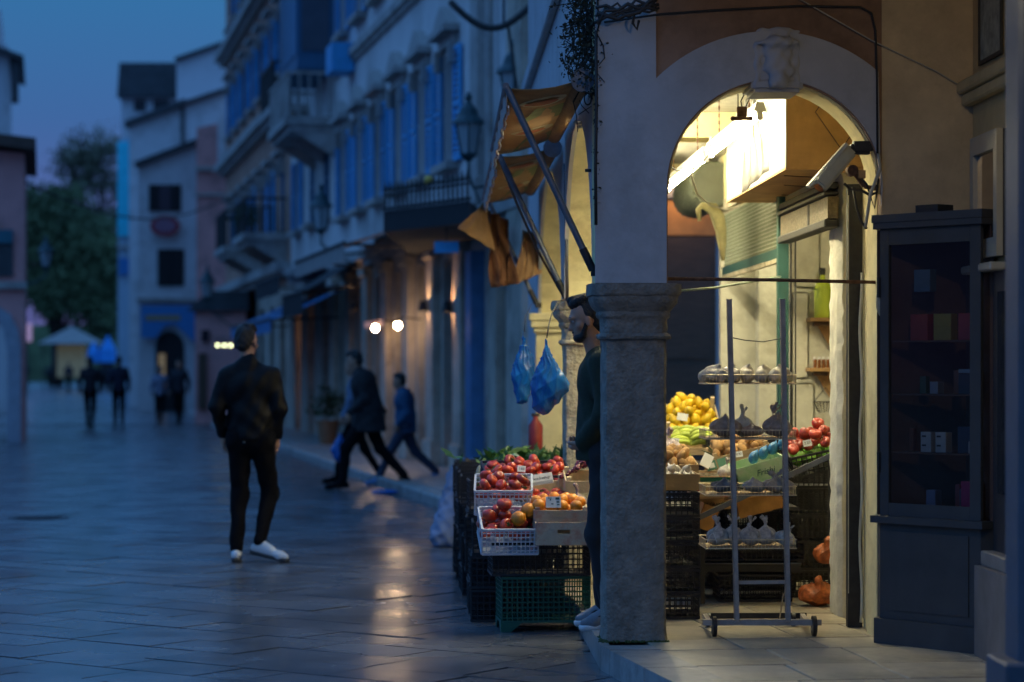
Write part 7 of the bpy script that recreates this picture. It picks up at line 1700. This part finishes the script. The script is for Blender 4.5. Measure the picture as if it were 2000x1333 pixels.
# shopkeeper in profile behind the pillar
ps = at(1177, 700, 12.74)
figure('bearded shopkeeper in a dark green sweater standing with joined hands behind the stone pillar', (ps.x, ps.y, .122), PI / 2 - ALPHA, 1.76,
       J=dict(hipL=(-.09, -.02, .93), hipR=(.09, -.02, .93), kneeL=(-.10, .03, .50), kneeR=(.10, .0, .50), ankL=(-.10, -.03, .09), ankR=(.11, -.01, .09), toeL=(-.11, .05, .026), toeR=(.12, .07, .026),
              waist=(0, .02, 1.10), chest=(0, .015, 1.33), neck=(0, .02, 1.49), head=(0, .085, 1.655), shL=(-.18, .0, 1.42), shR=(.18, .0, 1.42), elL=(-.23, -.01, 1.16), elR=(.23, -.01, 1.16), wrL=(-.10, .11, 1.00), wrR=(.09, .10, 1.02), hdL=(.75, .30, -.35), hdR=(-.75, .35, -.4)),
       hr=(R(-14), 0, 0), top=mat('green_sweater', (.022, .032, .017), rough=.9, var=.25, scale=30, bump=.4), leg=mat('charcoal_trousers', (.014, .014, .017), rough=.85), shoe=mat('grey_trainer', (.16, .17, .19), rough=.6, var=.2, scale=30), sole=mat('white_sole', (.62, .63, .63), rough=.5), hem=.90, wide=1.05, res=.0075, seed=5, beard=True, collar=False, curl=.9, topf=.004)
# the three people crossing
pz = gr(718, 957); m_coat = mat('black_coat', (.009, .009, .011), rough=.8, var=.3)
figure('heavy man in a long black coat striding across the street', (pz.x, pz.y, 0), PI / 2 - ALPHA, 1.72,
       J=dict(waist=(0, .0, 1.10), chest=(0, .05, 1.33), neck=(0, .12, 1.49), head=(0, .17, 1.63), shL=(-.17, .07, 1.42), shR=(.17, .07, 1.42), kneeL=(-.10, .27, .53), ankL=(-.10, .30, .10), toeL=(-.10, .47, .03), kneeR=(.10, -.15, .52), ankR=(.10, -.46, .16), toeR=(.10, -.36, .03), elL=(-.24, .02, 1.16), wrL=(-.2, .22, .98), elR=(.25, -.06, 1.18), wrR=(.22, -.2, .98)),
       hr=(R(-20), 0, 0), top=m_coat, leg=m_blackt, coat=.74, hem=.76, legw=1.15, wide=1.5, res=.013, seed=9)
pz = cz(694, 30.8)
figure('woman in a pale blue top walking behind the heavy man, carrying a blue bag', (pz.x, pz.y, 0), PI / 2 - ALPHA, 1.62,
       J=dict(head=(0, .05, 1.65), kneeL=(-.10, .20, .52), ankL=(-.10, .24, .09), toeL=(-.10, .40, .03), kneeR=(.10, -.12, .50), ankR=(.10, -.34, .13), toeR=(.10, -.24, .03), elL=(-.22, .05, 1.18), wrL=(-.21, .16, .96), elR=(.22, .0, 1.17), wrR=(.2, .10, .93)),
       top=mat('pale_blue_top', (.13, .18, .27), rough=.85), leg=m_blackt, hem=.86, res=.013, seed=10, long_hair=True)
o = hung_bag if False else None
me = sdf_mesh('carrier_bag', [ell((0, 0, -.24), (.10, .06, .12)), cap((0, 0, -.01), (0, 0, -.2), .01, .07, .6)], .012, m_bbag, k=.05, fold=folds(.006, 30, 3)); o = link('carrier_bag', me, None, cz(664, 30.3, .66)); prop(o, 'blue carrier bag held low by the woman behind the heavy man', 'carrier bag')
pz = gr(790, 948)
figure('boy in a blue hooded jacket running after the man in the black coat', (pz.x, pz.y, 0), PI / 2 - ALPHA, 1.42,
       J=dict(waist=(0, -.02, 1.10), chest=(0, .0, 1.33), neck=(0, .05, 1.49), head=(0, .09, 1.65), kneeL=(-.10, .22, .55), ankL=(-.10, .40, .10), toeL=(-.10, .56, .03), kneeR=(.10, -.16, .54), ankR=(.10, -.50, .20), toeR=(.10, -.56, .05), elL=(-.23, -.05, 1.16), wrL=(-.2, .10, .98), elR=(.23, -.10, 1.17), wrR=(.21, .02, .96)),
       hr=(R(-8), 0, 0), top=mat('blue_jacket', (.015, .075, .16), rough=.7), leg=mat('navy_trousers', (.02, .03, .06)), shoe=mat('blue_trainer', (.12, .22, .40), rough=.6), hem=.84, wide=1.45, legw=1.2, hood=True, res=.013, seed=11)
o = MB(); o.ball((0, 0, .028), (.17, .09, .03), 16, 8); o = o.build('flattened_bag', m_bbag, loc=gr(752, 966, .001), smooth=True); prop(o, 'flattened blue plastic bag lying on the street behind the striding man', 'plastic bag')
# far walkers
m_dk = mat('dark_jacket', (.018, .020, .028), rough=.85); m_dk2 = mat('dark_navy_jacket', (.012, .018, .04), rough=.85); m_pale = mat('pale_jacket', (.20, .22, .30), rough=.85)
WALK = dict(kneeL=(-.09, .12, .51), ankL=(-.09, .18, .09), toeL=(-.09, .34, .03), kneeR=(.09, -.03, .5), ankR=(.09, -.22, .12), toeR=(.09, -.12, .03), elL=(-.25, -.1, 1.17), wrL=(-.24, -.08, .93), elR=(.25, .06, 1.17), wrR=(.24, .12, .94))
for px, py, H_, top_, lab, rz_ in ((176, 838, 1.72, m_dk, 'dark dressed walker on the outer side of the far pair', 0), (232, 835, 1.74, m_dk2, 'walker in a navy jacket, the one of the far pair nearer the houses', .15),
                              (312, 828, 1.50, m_pale, 'walker with a pale jacket near the arched doorway', PI), (350, 828, 1.66, m_dk, 'dark dressed walker beside the one in the pale jacket', PI - .2)):
    p = gr(px, py); figure(lab, (p.x, p.y, 0), -ALPHA + rz_, H_, J=WALK if px != 232 else {k: (-v[0], v[1], v[2]) if False else v for k, v in WALK.items()}, top=top_, leg=m_blackt, res=.022, seed=int(px), wide=1.12, hem=.88)
for px, py, H_, lab in ((134, 768, 1.7, 'lone distant walker just in front of the lit kiosk'), (95, 757, 1.6, 'distant walker beneath the dark lantern'), (52, 752, 1.65, 'distant walker close to the arched house'), (204, 755, 1.6, 'distant figure beside the blue tents')):
    p = gr(px, py); figure(lab, (p.x, p.y, 0), -ALPHA, H_, J=WALK, top=m_dk, leg=m_blackt, res=.03, seed=px, wide=1.1)
